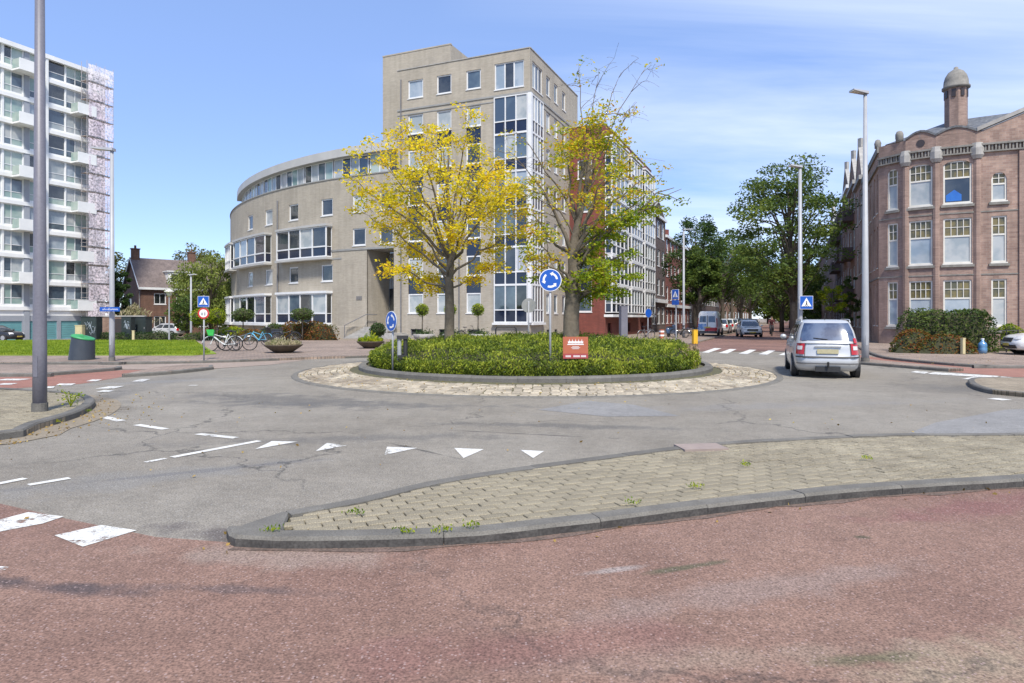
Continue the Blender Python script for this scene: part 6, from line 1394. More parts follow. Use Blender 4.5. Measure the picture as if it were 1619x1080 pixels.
    for sx, xw in ((1, xf-.80), (-1, xr+.82)):
        for sy in (1, -1):
            mb = MB(); mb.lathe([(wr+.04, sy*(hw-.12)), (wr+.04, sy*(hw-.002))] if sy > 0 else [(wr+.04, -(hw-.002)), (wr+.04, -(hw-.12))], 20, (xw, 0, wr), 'y'); mb.build('wheel_arch', M['plastic'], root)
            mb = MB(); prof = [(wr*.62, -.10), (wr*.94, -.10), (wr, -.06), (wr, .06), (wr*.94, .10), (wr*.62, .10)]; mb.lathe(prof, 20, (xw, sy*(hw-.10), wr), 'y'); wh = mb.build('wheel', M['tyre'], root, smooth=True)
            mb = MB(); yo = sy*(hw-.10+.088); mb.tube([(xw, yo-sy*.02, wr), (xw, yo+sy*.012, wr)], wr*.2, 10)
            for k in range(5):
                a = 2*math.pi*k/5+.3; mb.hexa(*[[(xw+math.cos(a+da)*rr_, yo+dy, wr+math.sin(a+da)*rr_) for rr_, da in ((wr*.1, -.6), (wr*.1, .6), (wr*.62, .16), (wr*.62, -.16))] for dy in (-.008, .012)])
            mb.lathe([(wr*.57, -.02), (wr*.65, -.02), (wr*.65, .02), (wr*.57, .02)], 20, (xw, yo, wr), 'y'); mb.build('rim', M[rim], wh)
    for sy in (1, -1):
        mb = MB(); mb.ball((g['f0']-.35, sy*(hw+.07), belt+.07), (.09, .10, .08), 8, 5); mb.build('mirror', P, root, smooth=True)
        for xd in ((g['r0']+1.15), (g['f0']-1.15)): mb = MB(); mb.box((xd, sy*hw*.995, belt-.14), (.17, .035, .025)); mb.build('door_handle', M['plastic'] if not detail else P, root)
    if detail:
        for a0 in (.165, .83): mb = MB(); low.patch(mb, a0, a0+.006, 3.8, 7.0, .004, 1, 6); mb.build('panel_gap', M['plastic'], root)
        for s0 in (1, 3):
            for u in (.36, .62, .84):
                q = s0+(u if s0 == 1 else 1-u); mb = MB(); low.patch(mb, q, q+.004, 1.5, 6.9, .004, 1, 6); mb.build('panel_gap', M['plastic'], root)
        for sy in (1, -1):
            mb = MB(); y = sy*hw*.70; z = Hh-.04; mb.tube([(g['r1']+.1, y, z-.05), (g['r1']+.25, y, z+.025), (0, y, z+.04), (g['f1']-.25, y, z+.025), (g['f1']-.1, y, z-.05)], .014, 6); mb.build('roof_rail', M['silver'], root, smooth=True)
        mb = MB(); mb.box((xr+.055, 0, .865), (.03, .66, .035)); mb.build('tailgate_trim', M['chrome'], root)
        mb = MB(); mb.lathe([(.035, -.015), (.035, .012)], 12, (xr+.10, 0, .935), 'x'); mb.build('badge', M['chrome'], root)
        mb = MB(); mb.tube([(xr+.25, 0, .33), (xr-.06, 0, .33), (xr-.08, 0, .42)], .025, 6); mb.ball((xr-.08, 0, .44), .03, 8, 6); mb.build('tow_bar', M['plastic'], root)
        mb = MB(); mb.box((xr+.05, 0, .26), (.10, .62, .14)); mb.build('tow_bracket', M['plastic'], root)
        mb = MB(); mb.tube([(g['r1']+.35, 0, Hh-.02), (g['r1']+.1, 0, Hh+.16)], .008, 5); mb.build('antenna', M['plastic'], root)
        mb = MB(); mb.tube([cab.at(.5, 1.2, .02), cab.at(.72, 1.35, .02)], .012, 5); mb.build('rear_wiper', M['plastic'], root)
        mb = MB(); mb.box((xr+.5, .55, .24), (.5, .07, .07)); mb.build('exhaust', M['plastic'], root)
    return root
def yaw(v): return math.atan2(v.y, v.x)
# the silver people carrier leaving the roundabout
cd_ = Vector((math.sin(R(19.5)), math.cos(R(19.5)), 0)); rear = Vector((X(1309, 17.7), 17.7, 0)); cpos = rear+cd_*2.15
make_car('car', 'silver estate people carrier seen from behind leaving the roundabout', 'car', (cpos.x, cpos.y, .0), yaw(cd_), 'silver', L=4.3, W=1.74, Hh=1.62, belt=.99, hood=.86, style='mpv', detail=True, plate='plateworn')
# oncoming white car, parked cars
make_car('car', 'white car driving towards us on the brick street', 'car', (X(1190.5, 56.5), 57.5, .01), yaw(-DR)+.22, 'carwhite', L=4.0, W=1.78, Hh=1.48, group=None)
base_p = {}
def parked(px, D, pm, label, side, style='hatch', toward=False, z=.02):
    loc = (X(px, D), D, z)
    if (pm, style) not in base_p: base_p[pm, style] = make_car('car', label, 'car', loc, yaw(DR)+(math.pi if toward else 0), pm, style=style, group='cars parked along the brick street')
    else: dup(base_p[pm, style], loc, yaw(DR)+(math.pi if toward else 0), label)
kl = lambda y: 17.3+(y-57)*.4325
for i, (y, pm, st, lab) in enumerate([(66.5, 'carlight', 'hatch', 'light grey parked hatchback directly behind the white van'), (72.5, 'carwhite', 'hatch', 'white parked hatchback, second car behind the white van'), (78.5, 'carlight', 'hatch', 'light grey parked hatchback, third car behind the white van'), (84.5, 'cargrey', 'sedan', 'grey parked saloon, fourth car behind the white van'), (91, 'carblack', 'hatch', 'black parked hatchback, fifth car behind the white van'), (98, 'carblue', 'hatch', 'blue parked hatchback, sixth car behind the white van'), (106, 'carblack', 'hatch', 'black parked hatchback, farthest car of the left parking row')]):
    x = kl(y); parked(CX+F*x/y, y, pm, lab, 0, st, z=.10)
for i, (y, pm, st, lab) in enumerate([(50.5, 'carblack', 'hatch', 'black parked hatchback directly left of the silver people carrier'), (57, 'carred', 'hatch', 'dark red parked car just beyond the black one on the right kerb'), (63.5, 'carwhite', 'hatch', 'white parked car on the right kerb beyond the dark red one'), (71, 'cargrey', 'sedan', 'grey parked saloon on the right kerb below the big tree'), (79, 'carlight', 'hatch', 'light grey parked car far down the right kerb'), (90, 'carblue', 'hatch', 'blue parked car farthest down the right kerb')]):
    x = 24.2+(y-49)*.4345-1.55; parked(CX+F*x/y, y, pm, lab, 1, st)
for y, x, lab, pm in ((112, 41.5, 'grey saloon driving far down the brick street', 'cargrey'),): dup(base_p[pm, 'sedan'], (x, y, .01), yaw(DR), lab)
make_car('car', 'white parked hatchback with black wheels at the right edge', 'car', (X(1588, 27.2)+2.62, 27.4, .11), yaw(Vector((-.96, .28, 0))), 'carwhite', L=4.1, W=1.78, Hh=1.55, style='hatch', rim='rimdark', wr=.34)
make_car('car', 'grey compact car parked behind the low hedge in front of the brick house', 'car', (X(262, 76), 76, -.45), yaw(Vector((-.95, .1, 0))), 'carlight', L=4.2, W=1.75, Hh=1.5)
make_car('car', 'black car at the left edge before the turquoise garage doors', 'car', (X(-4, 58), 58, -.4), yaw(Vector((.97, -.1, 0))), 'carblack', L=4.3, W=1.78, Hh=1.42, style='sedan')
# the white van with a red corner
vr = Vector((X(1121, 56.6)-.15, 56.6, .10)); van = thing('van', 'white delivery van with blue and red markings parked at the left kerb', 'van', vr, yaw(DR))
sh = Shell([(.22, .0, 4.5, .80, 8), (.32, -.06, 4.7, .87, 8), (.7, -.06, 4.72, .90, 8), (1.05, -.02, 4.55, .90, 8), (1.45, .03, 3.7, .87, 8), (1.95, .12, 3.1, .80, 7), (2.12, .25, 2.9, .70, 6)], None)
mb = MB(); sh.mesh(mb, crown=.05); smoothobj(mb.build('body', M['carwhite'], van), 50)
for a0, a1 in ((.13, .45), (.55, .87)): mb = MB(); sh.patch(mb, a0, a1, 3.35, 4.55, .008); mb.build('rear_window', M['gmid'], van, smooth=True)
mb = MB(); sh.patch(mb, .48, .52, 1.2, 5.1, .006); mb.build('door_gap', M['plastic'], van)
mb = MB(); sh.patch(mb, .02, .62, 1.3, 2.1, .010); mb.build('red_marking', mat('red_marking', (.5, .03, .04), (.42, .03, .035), scale=3, rough=.4), van, smooth=True)
mb = MB(); sh.patch(mb, .55, .97, 1.6, 3.0, .010); mb.build('blue_marking', mat('blue_marking', (.10, .22, .5), (.3, .42, .62), scale=5, rough=.4, mixlo=.45, mixhi=.55), van, smooth=True)
mb = MB(); sh.patch(mb, .0, 1.0, .6, 1.25, .012, 12); mb.build('bumper', M['plastic'], van, smooth=True)
for a0, a1 in ((.0, .06), (.94, 1.0)): mb = MB(); sh.patch(mb, a0, a1, 2.2, 4.2, .012); mb.build('tail_light', M['redlight'], van, smooth=True)
mb = MB(); sh.patch(mb, 2.1, 2.9, 3.1, 4.9, .008); mb.build('windscreen', M['carglass'], van, smooth=True)
for a0, a1 in ((1.62, 1.86), (3.14, 3.38)): mb = MB(); sh.patch(mb, a0, a1, 3.2, 4.7, .007); mb.build('side_window', M['carglass'], van, smooth=True)
mb = MB(); mb.box((-.07, 0, .75), (.03, .5, .11)); mb.build('number_plate', M['plate'], van)
for xw in (.85, 3.85):
    for sy in (1, -1): mb = MB(); mb.lathe([(.18, -.10), (.31, -.10), (.33, -.06), (.33, .06), (.31, .10), (.18, .10)], 18, (xw, sy*.84, .33), 'y'); mb.build('wheel', M['tyre'], van, smooth=True)
# ================================================================== bicycles and scooters
def make_bike(name, label, loc, rot, frame, group=None, basket=None, lean=.12, crate=None):
    root = thing(name, label, 'bicycle', loc, rot, group); root.rotation_euler = (lean, 0, rot); Fm = M[frame]; r = .33
    for xw in (-.53, .53):
        mb = MB(); n = 20; mb.tube([(xw+r*math.cos(2*math.pi*i/n), 0, r+.01+r*math.sin(2*math.pi*i/n)) for i in range(n+1)], .022, 6, cap=False); wh = mb.build('wheel', M['tyre'], root)
        mb = MB()
        for k in range(8): a = math.pi*k/8; mb.tube([(xw-r*math.cos(a), 0, r+.01-r*math.sin(a)), (xw+r*math.cos(a), 0, r+.01+r*math.sin(a))], .004, 3)
        mb.build('spokes', M['steel'], wh)
    mb = MB(); hub = (-.53, 0, .34); bb = (-.08, 0, .30); st = (-.22, 0, .80); hd_ = (.36, 0, .82); fk = (.53, 0, .34)
    for a, b, q in ((hub, bb, .014), (hub, st, .012), (bb, st, .02), (bb, (.40, 0, .66), .026), ((-.18, 0, .62), (.37, 0, .78), .018), (hd_, (.42, 0, .62), .022), ((.42, 0, .62), fk, .016)): mb.tube([a, b], q, 6)
    mb.build('frame', Fm, root)
    mb = MB(); mb.tube([(-.22, 0, .80), (-.24, 0, .93)], .014, 6); mb.hexa([(-.38, -.09, .93), (-.38, .09, .93), (-.08, .03, .93), (-.08, -.03, .93)][::-1], [(-.38, -.09, .985), (-.38, .09, .985), (-.08, .03, .965), (-.08, -.03, .965)][::-1]); mb.build('saddle', M['plastic'], root)
    mb = MB(); mb.tube([hd_, (.32, 0, 1.0)], .014, 6); mb.tube([(.16, .27, 1.02), (.30, .2, 1.05), (.33, 0, 1.0), (.30, -.2, 1.05), (.16, -.27, 1.02)], .012, 6); mb.build('handlebar', M['plastic'], root)
    mb = MB(); n = 9; 
    for xw in (-.53, .53): mb.tube([(xw+.37*math.cos(math.pi*(.05+.8*i/n)), 0, .34+.37*math.sin(math.pi*(.05+.8*i/n))) for i in range(n+1)], .02, 4)
    mb.build('mudguard', Fm, root)
    mb = MB(); mb.tube([(-.72, .06, .70), (-.25, .06, .72)], .01, 4); mb.tube([(-.72, -.06, .70), (-.25, -.06, .72)], .01, 4); mb.tube([(-.6, .06, .70), hub], .008, 4); mb.tube([(-.6, -.06, .70), hub], .008, 4); mb.build('carrier', M['plastic'], root)
    mb = MB(); mb.lathe([(.09, -.012), (.09, .012)], 12, (bb[0], -.05, bb[2]), 'y'); mb.tube([(bb[0], -.06, bb[2]), (bb[0]+.12, -.07, bb[2]-.12), (bb[0]+.12, -.17, bb[2]-.12)], .012, 5); mb.build('crank', M['plastic'], root)
    if basket:
        mb = MB(); mb.hexa([(.40, -.14, .72), (.62, -.14, .72), (.62, .14, .72), (.40, .14, .72)], [(.36, -.2, 1.0), (.70, -.2, 1.0), (.70, .2, 1.0), (.36, .2, 1.0)]); mb.build('basket', M[basket], root)
    return root
M['limegreen'] = mat('bright_green_plastic', (.05, .48, .10), (.04, .40, .08), scale=4, rough=.4); M['bikewhite'] = mat('white_frame_paint', (.66, .68, .68), (.55, .58, .58), scale=4, rough=.35); M['bikeblue'] = mat('sky_blue_paint', (.10, .42, .60), (.12, .36, .52), scale=4, rough=.35)
bg_ = 'bicycles parked beside the lawn'
bk = make_bike('bicycle', 'white shared bicycle with a bright green front basket and fork', (X(352, 30.6), 30.6, .1), math.pi+.25, 'bikewhite', None, 'limegreen')
make_bike('bicycle', 'dark bicycle leaning behind the white and green one', (X(362, 31.8), 31.8, .1), math.pi-.5, 'carblack', bg_, None, -.2)
make_bike('bicycle', 'dark grey bicycle at the right end of the cluster, left of the blue one', (X(376, 31.2), 31.2, .1), .4, 'cargrey', bg_, None, .25)
make_bike('bicycle', 'sky blue bicycle left of the bowl planter', (X(406, 37.5), 37.5, .1), math.pi-.2, 'bikeblue', None, None, .3)
make_bike('bicycle', 'black bicycle behind the bowl planter, right of the scooter', (X(452, 40), 40, .1), .3, 'carblack', bg_, None, .1)
make_bike('bicycle', 'dark bicycle standing left of the slim street lamp pole', (X(1074, 51.5), 51.5, .1), yaw(DR)+1.2, 'carblack', bg_, None, .1)
make_bike('bicycle', 'blue-grey bicycle between the slim lamp pole and the white van', (X(1091, 52), 52, .1), yaw(DR)+1.0, 'carblue', bg_, None, .15)
make_bike('bicycle', 'dark bicycle leaning by the red brick wall under the info pillar', (X(1021, 46), 46, .1), .6, 'cargrey', bg_, None, .1)
def make_scooter(label, loc, rot, pm):
    root = thing('scooter', label, 'scooter', loc, rot); P = M[pm]
    for xw in (-.6, .6):
        mb = MB(); mb.lathe([(.1, -.05), (.21, -.05), (.23, 0), (.21, .05), (.1, .05)], 16, (xw, 0, .23), 'y'); mb.build('wheel', M['tyre'], root, smooth=True)
    s = Shell([(.3, -.85, .0, .13, 3), (.55, -.9, .0, .19, 3), (.74, -.85, .05, .15, 3)]); mb = MB(); s.mesh(mb); smoothobj(mb.build('body', P, root), 50)
    mb = MB(); mb.box((-.4, 0, .82), (.8, .26, .1), 0, .85); mb.build('seat', M['plastic'], root)
    mb = MB(); mb.hexa([(.3, -.18, .3), (.42, -.14, .3), (.42, .14, .3), (.3, .18, .3)], [(.28, -.2, .95), (.42, -.12, 1.0), (.42, .12, 1.0), (.28, .2, .95)]); mb.box((.1, 0, .28), (.5, .3, .06)); mb.build('leg_shield', P, root)
    mb = MB(); mb.tube([(.6, 0, .23), (.34, 0, 1.0)], .03, 6); mb.tube([(.2, .33, 1.08), (.32, .15, 1.06), (.32, -.15, 1.06), (.2, -.33, 1.08)], .018, 6); mb.build('handlebar', M['plastic'], root)
    mb = MB(); mb.ball((.42, 0, 1.02), (.08, .09, .08), 8, 6); mb.build('headlight', M['clearlight'], root, smooth=True)
    return root
make_scooter('black motor scooter parked at the hedge behind the bowl planter', (X(430, 41), 41, .1), math.pi-.4, 'carblack')
make_scooter('dark motor scooter parked on the pavement by the slim lamp pole', (X(1063, 54), 54, .1), .8, 'carblue')
# ================================================================== cyclist far down the street
cyp = Vector((X(1220, 60), 60, .01)); 
make_bike('bicycle', 'dark bicycle ridden by the person in dark red on the brick street', cyp, yaw(-DR)+.1, 'carblack', None, None, 0)
ps_ = thing('person', 'person in a dark red coat and dark trousers riding a bicycle towards us', 'person', cyp, yaw(-DR)+.1)
joints = {'pelvis': ((-.24, 0, 1.0), .15), 'chest': ((-.08, 0, 1.38), .17), 'neck': ((-.02, 0, 1.53), .065), 'head': ((0, 0, 1.66), .105), 'crown': ((-.01, 0, 1.76), .085)}
sk = [('pelvis', None), ('chest', 'pelvis'), ('neck', 'chest'), ('head', 'neck'), ('crown', 'head')]
for s_, y in (('l', 1), ('r', -1)):
    kz = .72 if y > 0 else .58
    for n_, p_, r_, pa in (('hip', (-.22, y*.10, .97), .11, 'pelvis'), ('knee', (.16, y*.13, kz), .075, 'hip'), ('ankle', (-.02 if y > 0 else .02, y*.13, .42 if y > 0 else .22), .05, 'knee'), ('toe', (.14, y*.13, .36 if y > 0 else .16), .045, 'ankle'), ('shoulder', (-.06, y*.19, 1.43), .075, 'chest'), ('elbow', (.06, y*.29, 1.18), .052, 'shoulder'), ('wrist', (.17, y*.26, 1.06), .04, 'elbow'), ('hand', (.22, y*.24, 1.05), .042, 'wrist')):
        joints[n_+s_] = (p_, r_); sk.append((n_+s_, pa+s_ if pa+s_ in joints else pa))
names = [a for a, _ in sk]; me = bpy.data.meshes.new('body'); me.from_pydata([joints[n][0] for n in names], [(names.index(p), names.index(a)) for a, p in sk if p], [])
M['coat'] = mat('dark_red_coat', (.10, .025, .03), (.07, .02, .025), scale=8, rough=.9); M['skin'] = mat('skin', (.50, .32, .24), (.45, .28, .21), scale=10, rough=.6); M['trousers'] = mat('dark_trousers', (.025, .028, .035), (.04, .04, .05), scale=8, rough=.9); M['hair'] = mat('dark_hair', (.03, .02, .015), (.05, .035, .025), scale=20, rough=.7)
bo = link('body', me, ps_); sm = add_mod(bo, 'SKIN'); add_mod(bo, 'SUBSURF', levels=1, render_levels=1)
for i, n in enumerate(names): bo.data.skin_vertices[0].data[i].radius = (joints[n][1],)*2; bo.data.skin_vertices[0].data[i].use_root = (n == 'pelvis')
dg = bpy.context.evaluated_depsgraph_get(); ev = bo.evaluated_get(dg); nm = bpy.data.meshes.new_from_object(ev); bo.modifiers.clear(); bo.data = nm
nm.materials.clear()
for q in ('coat', 'trousers', 'skin'): nm.materials.append(M[q])
for p in nm.polygons:
    c = p.center; p.material_index = 2 if (c.z > 1.53 or (c.x > .18 and c.z > .99)) else (1 if c.z < .98 and c.x > -.4 else 0); p.use_smooth = True
mb = MB(); mb.ball((-.03, 0, 1.71), (.115, .112, .11), 10, 6); mb.build('hair', M['hair'], ps_, smooth=True)
mb = MB(); mb.tube([(.095, 0, 1.68), (.125, 0, 1.645), (.10, 0, 1.64)], [.012, .018, .01], 6); mb.build('nose', M['skin'], ps_, smooth=True)
# ================================================================== street furniture
M['postgrey'] = mat('lilac_grey_post_paint', (.165, .162, .19), (.135, .132, .158), scale=1.2, rough=.45, fine=.08, fscale=30); M['postlight'] = mat('galvanised_post', (.36, .37, .39), (.29, .30, .32), scale=1.5, rough=.45)
M['signblue'] = mat('sign_blue', (.008, .09, .42), (.008, .08, .38), scale=2, rough=.35); M['signwhite'] = mat('sign_white', (.80, .80, .80), (.74, .74, .74), scale=2, rough=.35); M['signgrey'] = mat('sign_back', (.33, .34, .34), (.27, .28, .28), scale=3, rough=.5); M['signred'] = mat('sign_red', (.55, .03, .03), (.48, .03, .03), scale=3, rough=.35)
M['yellow'] = mat('yellow_bollard', (.75, .42, .02), (.68, .38, .02), scale=2, rough=.5); M['lamp'] = mat('lamp_glass', (.62, .60, .52), (.55, .53, .45), scale=4, rough=.2)
def lamp_post(label, px, D, h, r0, r1, pm, head=True, hdir=(-1, 0), hl=.75, z0=.1, band=True, group=None, headm='postlight', arm=.0):
    root = thing('street_lamp', label, 'street lamp', (X(px, D), D, z0), 0, group); mb = MB(); mb.tube([(0, 0, -.1), (0, 0, 1.0), (0, 0, h)], [r0, r0*.97, r1], 16); mb.build('pole', M[pm], root, smooth=True)
    mb = MB(); mb.tube([(0, 0, -.05), (0, 0, .14)], r0*1.12, 16); mb.build('base_collar', M['kerb_dark'], root)
    mb = MB(); d = Vector((*hdir, 0)).normalized(); n = Vector((-d.y, d.x, 0)); mb.box((n.x*0-d.y*r0*.98*0, -r0*.96, .75), (r0*.7, .012, .34)); mb.build('access_door', M[pm], root)
    if head:
        t = Vector((0, 0, h)); a = t+d*.02; b = t+d*(arm+hl)+Vector((0, 0, .10)); w_ = .16
        mb = MB(); s = t+d*arm
        if arm: mb.tube([t-Vector((0, 0, .05)), t+d*arm*.6+Vector((0, 0, .08)), s+Vector((0, 0, .07))], [r1, r1*.8, r1*.7], 8)
        s2 = s-d*.08; mb.hexa([s2-n*w_*.7, s2+n*w_*.7, b+n*w_, b-n*w_], [s2-n*w_*.6+up*.10, s2+n*w_*.6+up*.10, b+n*w_*.9+up*.05, b-n*w_*.9+up*.05]); hd_ = mb.build('lamp_head', M[headm], root)
        mb = MB(); c = s.lerp(b, .55); mb.hexa([c-d*.25-n*.11-up*.015, c-d*.25+n*.11-up*.015, c+d*.25+n*.11-up*.015+up*.03, c+d*.25-n*.11-up*.015+up*.03], [c-d*.25-n*.11+up*.03, c-d*.25+n*.11+up*.03, c+d*.25+n*.11+up*.06, c+d*.25-n*.11+up*.06]); mb.build('lamp_glass', M['lamp'], hd_)
    return root
lamp_post('thick lilac-grey lamp post on the left island, running out of the top of the view', 63, G(63, 650, .1)[1], 9.8, .105, .055, 'postgrey', hdir=(.6, .8), hl=.8)
lamp_post('lamp post with the blue street name plate between the scaffolding and the bin', 177, 23.6, 7.6, .095, .06, 'postlight', hdir=(-1, .1), hl=.75)
lamp_post('tall grey lamp post with a flat head in front of the corner building', 1368, 23.3, 9.55, .125, .06, 'postlight', hdir=(-1, -.1), hl=.52)
lamp_post('grey lamp post with the blue zebra crossing sign by the large street tree', 1265, 30.6, 8.6, .115, .07, 'postlight', hdir=(-1, 0), hl=.5)
lamp_post('slim pale lamp post on the left pavement near the white van', 1081, 51.5, 8.5, .10, .07, 'postlight', hdir=(.9, .4), hl=.8)
lamp_post('slim grey lamp pole left of the crossing sign in front of the willow-like tree', 302, 50, 5.0, .08, .06, 'postlight', hdir=(.5, 0), hl=.35, z0=-.1)
for px, lab, D in ((267.5, 'low lamp post with a pale mushroom head in front of the brick house', 46),):
    root = thing('street_lamp', lab, 'street lamp', (X(px, D), D, 0)); mb = MB(); mb.tube([(0, 0, -.2), (0, 0, 3.2)], [.06, .04], 10); mb.build('pole', M['postlight'], root); mb = MB(); mb.lathe([(.05, 3.15), (.16, 3.3), (.20, 3.45), (.34, 3.5), (.30, 3.56), (.06, 3.68), (.02, 3.7)], 14); mb.build('lamp_head', M['lamp'], root, smooth=True)
def disc(mb, r, y0, y1, n=28, c=(0, 0)):
    i = len(mb.v)
    for y in (y0, y1):
        for j in range(n): a = 2*math.pi*j/n; mb.vert((c[0]+r*math.cos(a), y, c[1]+r*math.sin(a)))
    mb.face([i+j for j in range(n)]); mb.face([i+n+n-1-j for j in range(n)])
    for j in range(n): mb.face((i+(j+1) % n, i+j, i+n+j, i+n+(j+1) % n))
def arrow_ring(parent, r=.3, zc=0, y=-.03):
    for k in range(3):
        mb = MB(); a0 = R(90+120*k+38); n = 8; sp = R(62); ri, ro = r*.50, r*.68; i0 = []
        for i in range(n+1):
            a = a0+sp*i/n; i0.append((mb.vert((ri*math.cos(a), y, zc+ri*math.sin(a))), mb.vert((ro*math.cos(a), y, zc+ro*math.sin(a)))))
        for (p, q), (s, t) in zip(i0, i0[1:]): mb.face((p, q, t, s))
        a = a0+sp; tip = a+R(24); rm = r*.59; mb.poly([(r*.40*math.cos(a), y, zc+r*.40*math.sin(a)), (r*.80*math.cos(a), y, zc+r*.80*math.sin(a)), (rm*math.cos(tip), y, zc+rm*math.sin(tip))]); mb.build('white_arrow', M['signwhite'], parent)
def sign_round(label, px, D, py, r, rot, face='arrows', z0=.25, group=None, pr=.028):
    zc = Z(py, D)-z0; root = thing('traffic_sign', label, 'traffic sign', (X(px, D), D, z0), rot, group); mb = MB(); mb.tube([(0, .03, -.1), (0, .03, zc+(r if face == 'arrows' else r*.6))], pr, 10); mb.build('post', M['postlight'], root, smooth=True)
    mb = MB(); i = len(mb.v); disc(mb, r, -.02, .0); mb.v = [(a, b, c+zc) for a, b, c in mb.v]; pn = mb.build('sign_plate', M['signgrey'], root)
    if face == 'arrows':
        mb = MB(); disc(mb, r, -.024, -.0205); mb.v = [(a, b, c+zc) for a, b, c in mb.v]; mb.build('white_rim', M['signwhite'], pn)
        mb = MB(); disc(mb, r*.94, -.0275, -.0245); mb.v = [(a, b, c+zc) for a, b, c in mb.v]; mb.build('blue_face', M['signblue'], pn); arrow_ring(pn, r, zc, -.0300)
    elif face == 'back':
        mb = MB(); mb.tube([(-r*.5, -.03, zc+.05), (r*.5, -.03, zc+.05)], .012, 6); mb.build('clamp', M['postlight'], pn)
    elif face == 'red':
        mb = MB(); disc(mb, r, -.024, -.0205); mb.v = [(a, b, c+zc) for a, b, c in mb.v]; mb.build('red_rim', M['signred'], pn)
        mb = MB(); disc(mb, r*.72, -.0275, -.0245); mb.v = [(a, b, c+zc) for a, b, c in mb.v]; mb.build('white_face', M['signwhite'], pn)
        mb = MB(); mb.box((-.045, -.030, zc-.02), (.07, .004, .10)); mb.box((.05, -.030, zc-.02), (.05, .004, .12)); mb.build('symbol', M['signgrey'], pn)
    elif face == 'blue':
        mb = MB(); disc(mb, r*.96, -.024, -.0205); mb.v = [(a, b, c+zc) for a, b, c in mb.v]; mb.build('blue_face', M['signblue'], pn)
    return root, zc
sign_round('large blue round roundabout sign with three white arrows at the front of the hedge', 870, 15.9, 443, .275, .0)
sign_round('smaller blue round roundabout sign turned to the left at the left end of the hedge', 619.5, 17.6, 508, .275, R(-48))
sign_round('round sign seen from its grey back on the far side of the hedge', 836, 25.2, 483, .28, math.pi-.15, 'back')
sign_round('round sign on a thin pole seen obliquely by the red brick wall', 1025, 43, 495, .3, R(35), 'blue', z0=.1)
# square crossing sign over a round red-rimmed sign
def crossing_plate(parent, w_, zc, y=-.03, mbm='signblue'):
    mb = MB(); mb.box((0, y+.012, zc), (w_, .02, w_)); pl_ = mb.build('sign_plate', M['signwhite'], parent)
    mb = MB(); mb.box((0, y, zc), (w_*.95, .004, w_*.95)); mb.build('blue_face', M['signblue'], pl_)
    t = w_*.36; mb = MB(); mb.poly([(-t*1.05, y-.005, zc-t*.8), (t*1.05, y-.005, zc-t*.8), (0, y-.005, zc+t*1.0)]); mb.build('white_triangle', M['signwhite'], pl_)
    mb = MB(); yy = y-.009; mb.poly([(-.03*w_, yy, zc+.02*w_), (.06*w_, yy, zc+.02*w_), (.05*w_, yy, zc-.10*w_), (.10*w_, yy, zc-.24*w_), (.05*w_, yy, zc-.24*w_), (.01*w_, yy, zc-.13*w_), (-.05*w_, yy, zc-.24*w_), (-.10*w_, yy, zc-.24*w_), (-.04*w_, yy, zc-.10*w_)]); mb.poly([(.01*w_+.045*w_*math.cos(a), yy, zc+.075*w_+.045*w_*math.sin(a)) for a in np.linspace(0, 6.28, 9)[:-1]]); 
    for k in range(3): mb.poly([(-.22*w_+.16*w_*k, yy, zc-.285*w_), (-.14*w_+.16*w_*k, yy, zc-.285*w_), (-.14*w_+.16*w_*k, yy, zc-.25*w_), (-.22*w_+.16*w_*k, yy, zc-.25*w_)])
    mb.build('walking_figure', M['plastic'], pl_); return pl_
root, zc = sign_round('red-rimmed round sign below a square blue pedestrian crossing sign on one post at the lawn', 322, G(322, 570, .1)[1], 495.5, .20, .1, 'red', z0=.1)
crossing_plate(root, .40, zc+.43)
mb = MB(); mb.tube([(0, .03, zc+.1), (0, .03, zc+.66)], .028, 10); mb.build('post_top', M['postlight'], root)
# zebra sign fixed to the lamp post, and the lit crossing sign on the left kerb
zs_ = thing('traffic_sign', 'square blue zebra crossing sign fixed to the lamp post behind the silver car', 'traffic sign', (X(1273, 30.4), 30.3, Z(478.5, 30.4))); crossing_plate(zs_, .62, 0); mb = MB(); mb.box((-.2, .08, .12), (.25, .1, .03)); mb.build('bracket', M['postlight'], zs_)
zs2 = thing('traffic_sign', 'tall blue crossing sign seen edge-on on a pole left of the yellow bollard', 'traffic sign', (X(1068, 41), 41, .1), R(-62)); zc = Z(470, 41)-.1
mb = MB(); mb.tube([(0, .05, -.1), (0, .05, zc+.4)], .04, 10); mb.build('post', M['postlight'], zs2); p_ = crossing_plate(zs2, .62, zc+.18, -.02); mb = MB(); mb.box((0, -.012, zc-.33), (.62, .02, .30)); mb.build('lower_plate', M['signblue'], zs2)
# text helper
def text_mesh(s, size, m, name, parent, loc, rot):
    cu = bpy.data.curves.new(name, 'FONT'); cu.body = s; cu.size = size; cu.align_x = 'CENTER'; cu.align_y = 'CENTER'; o = bpy.data.objects.new(name, cu); COL.objects.link(o); dg = bpy.context.evaluated_depsgraph_get(); me = bpy.data.meshes.new_from_object(o.evaluated_get(dg)); bpy.data.objects.remove(o); me.materials.clear(); me.materials.append(m); return link(name, me, parent, loc, rot)
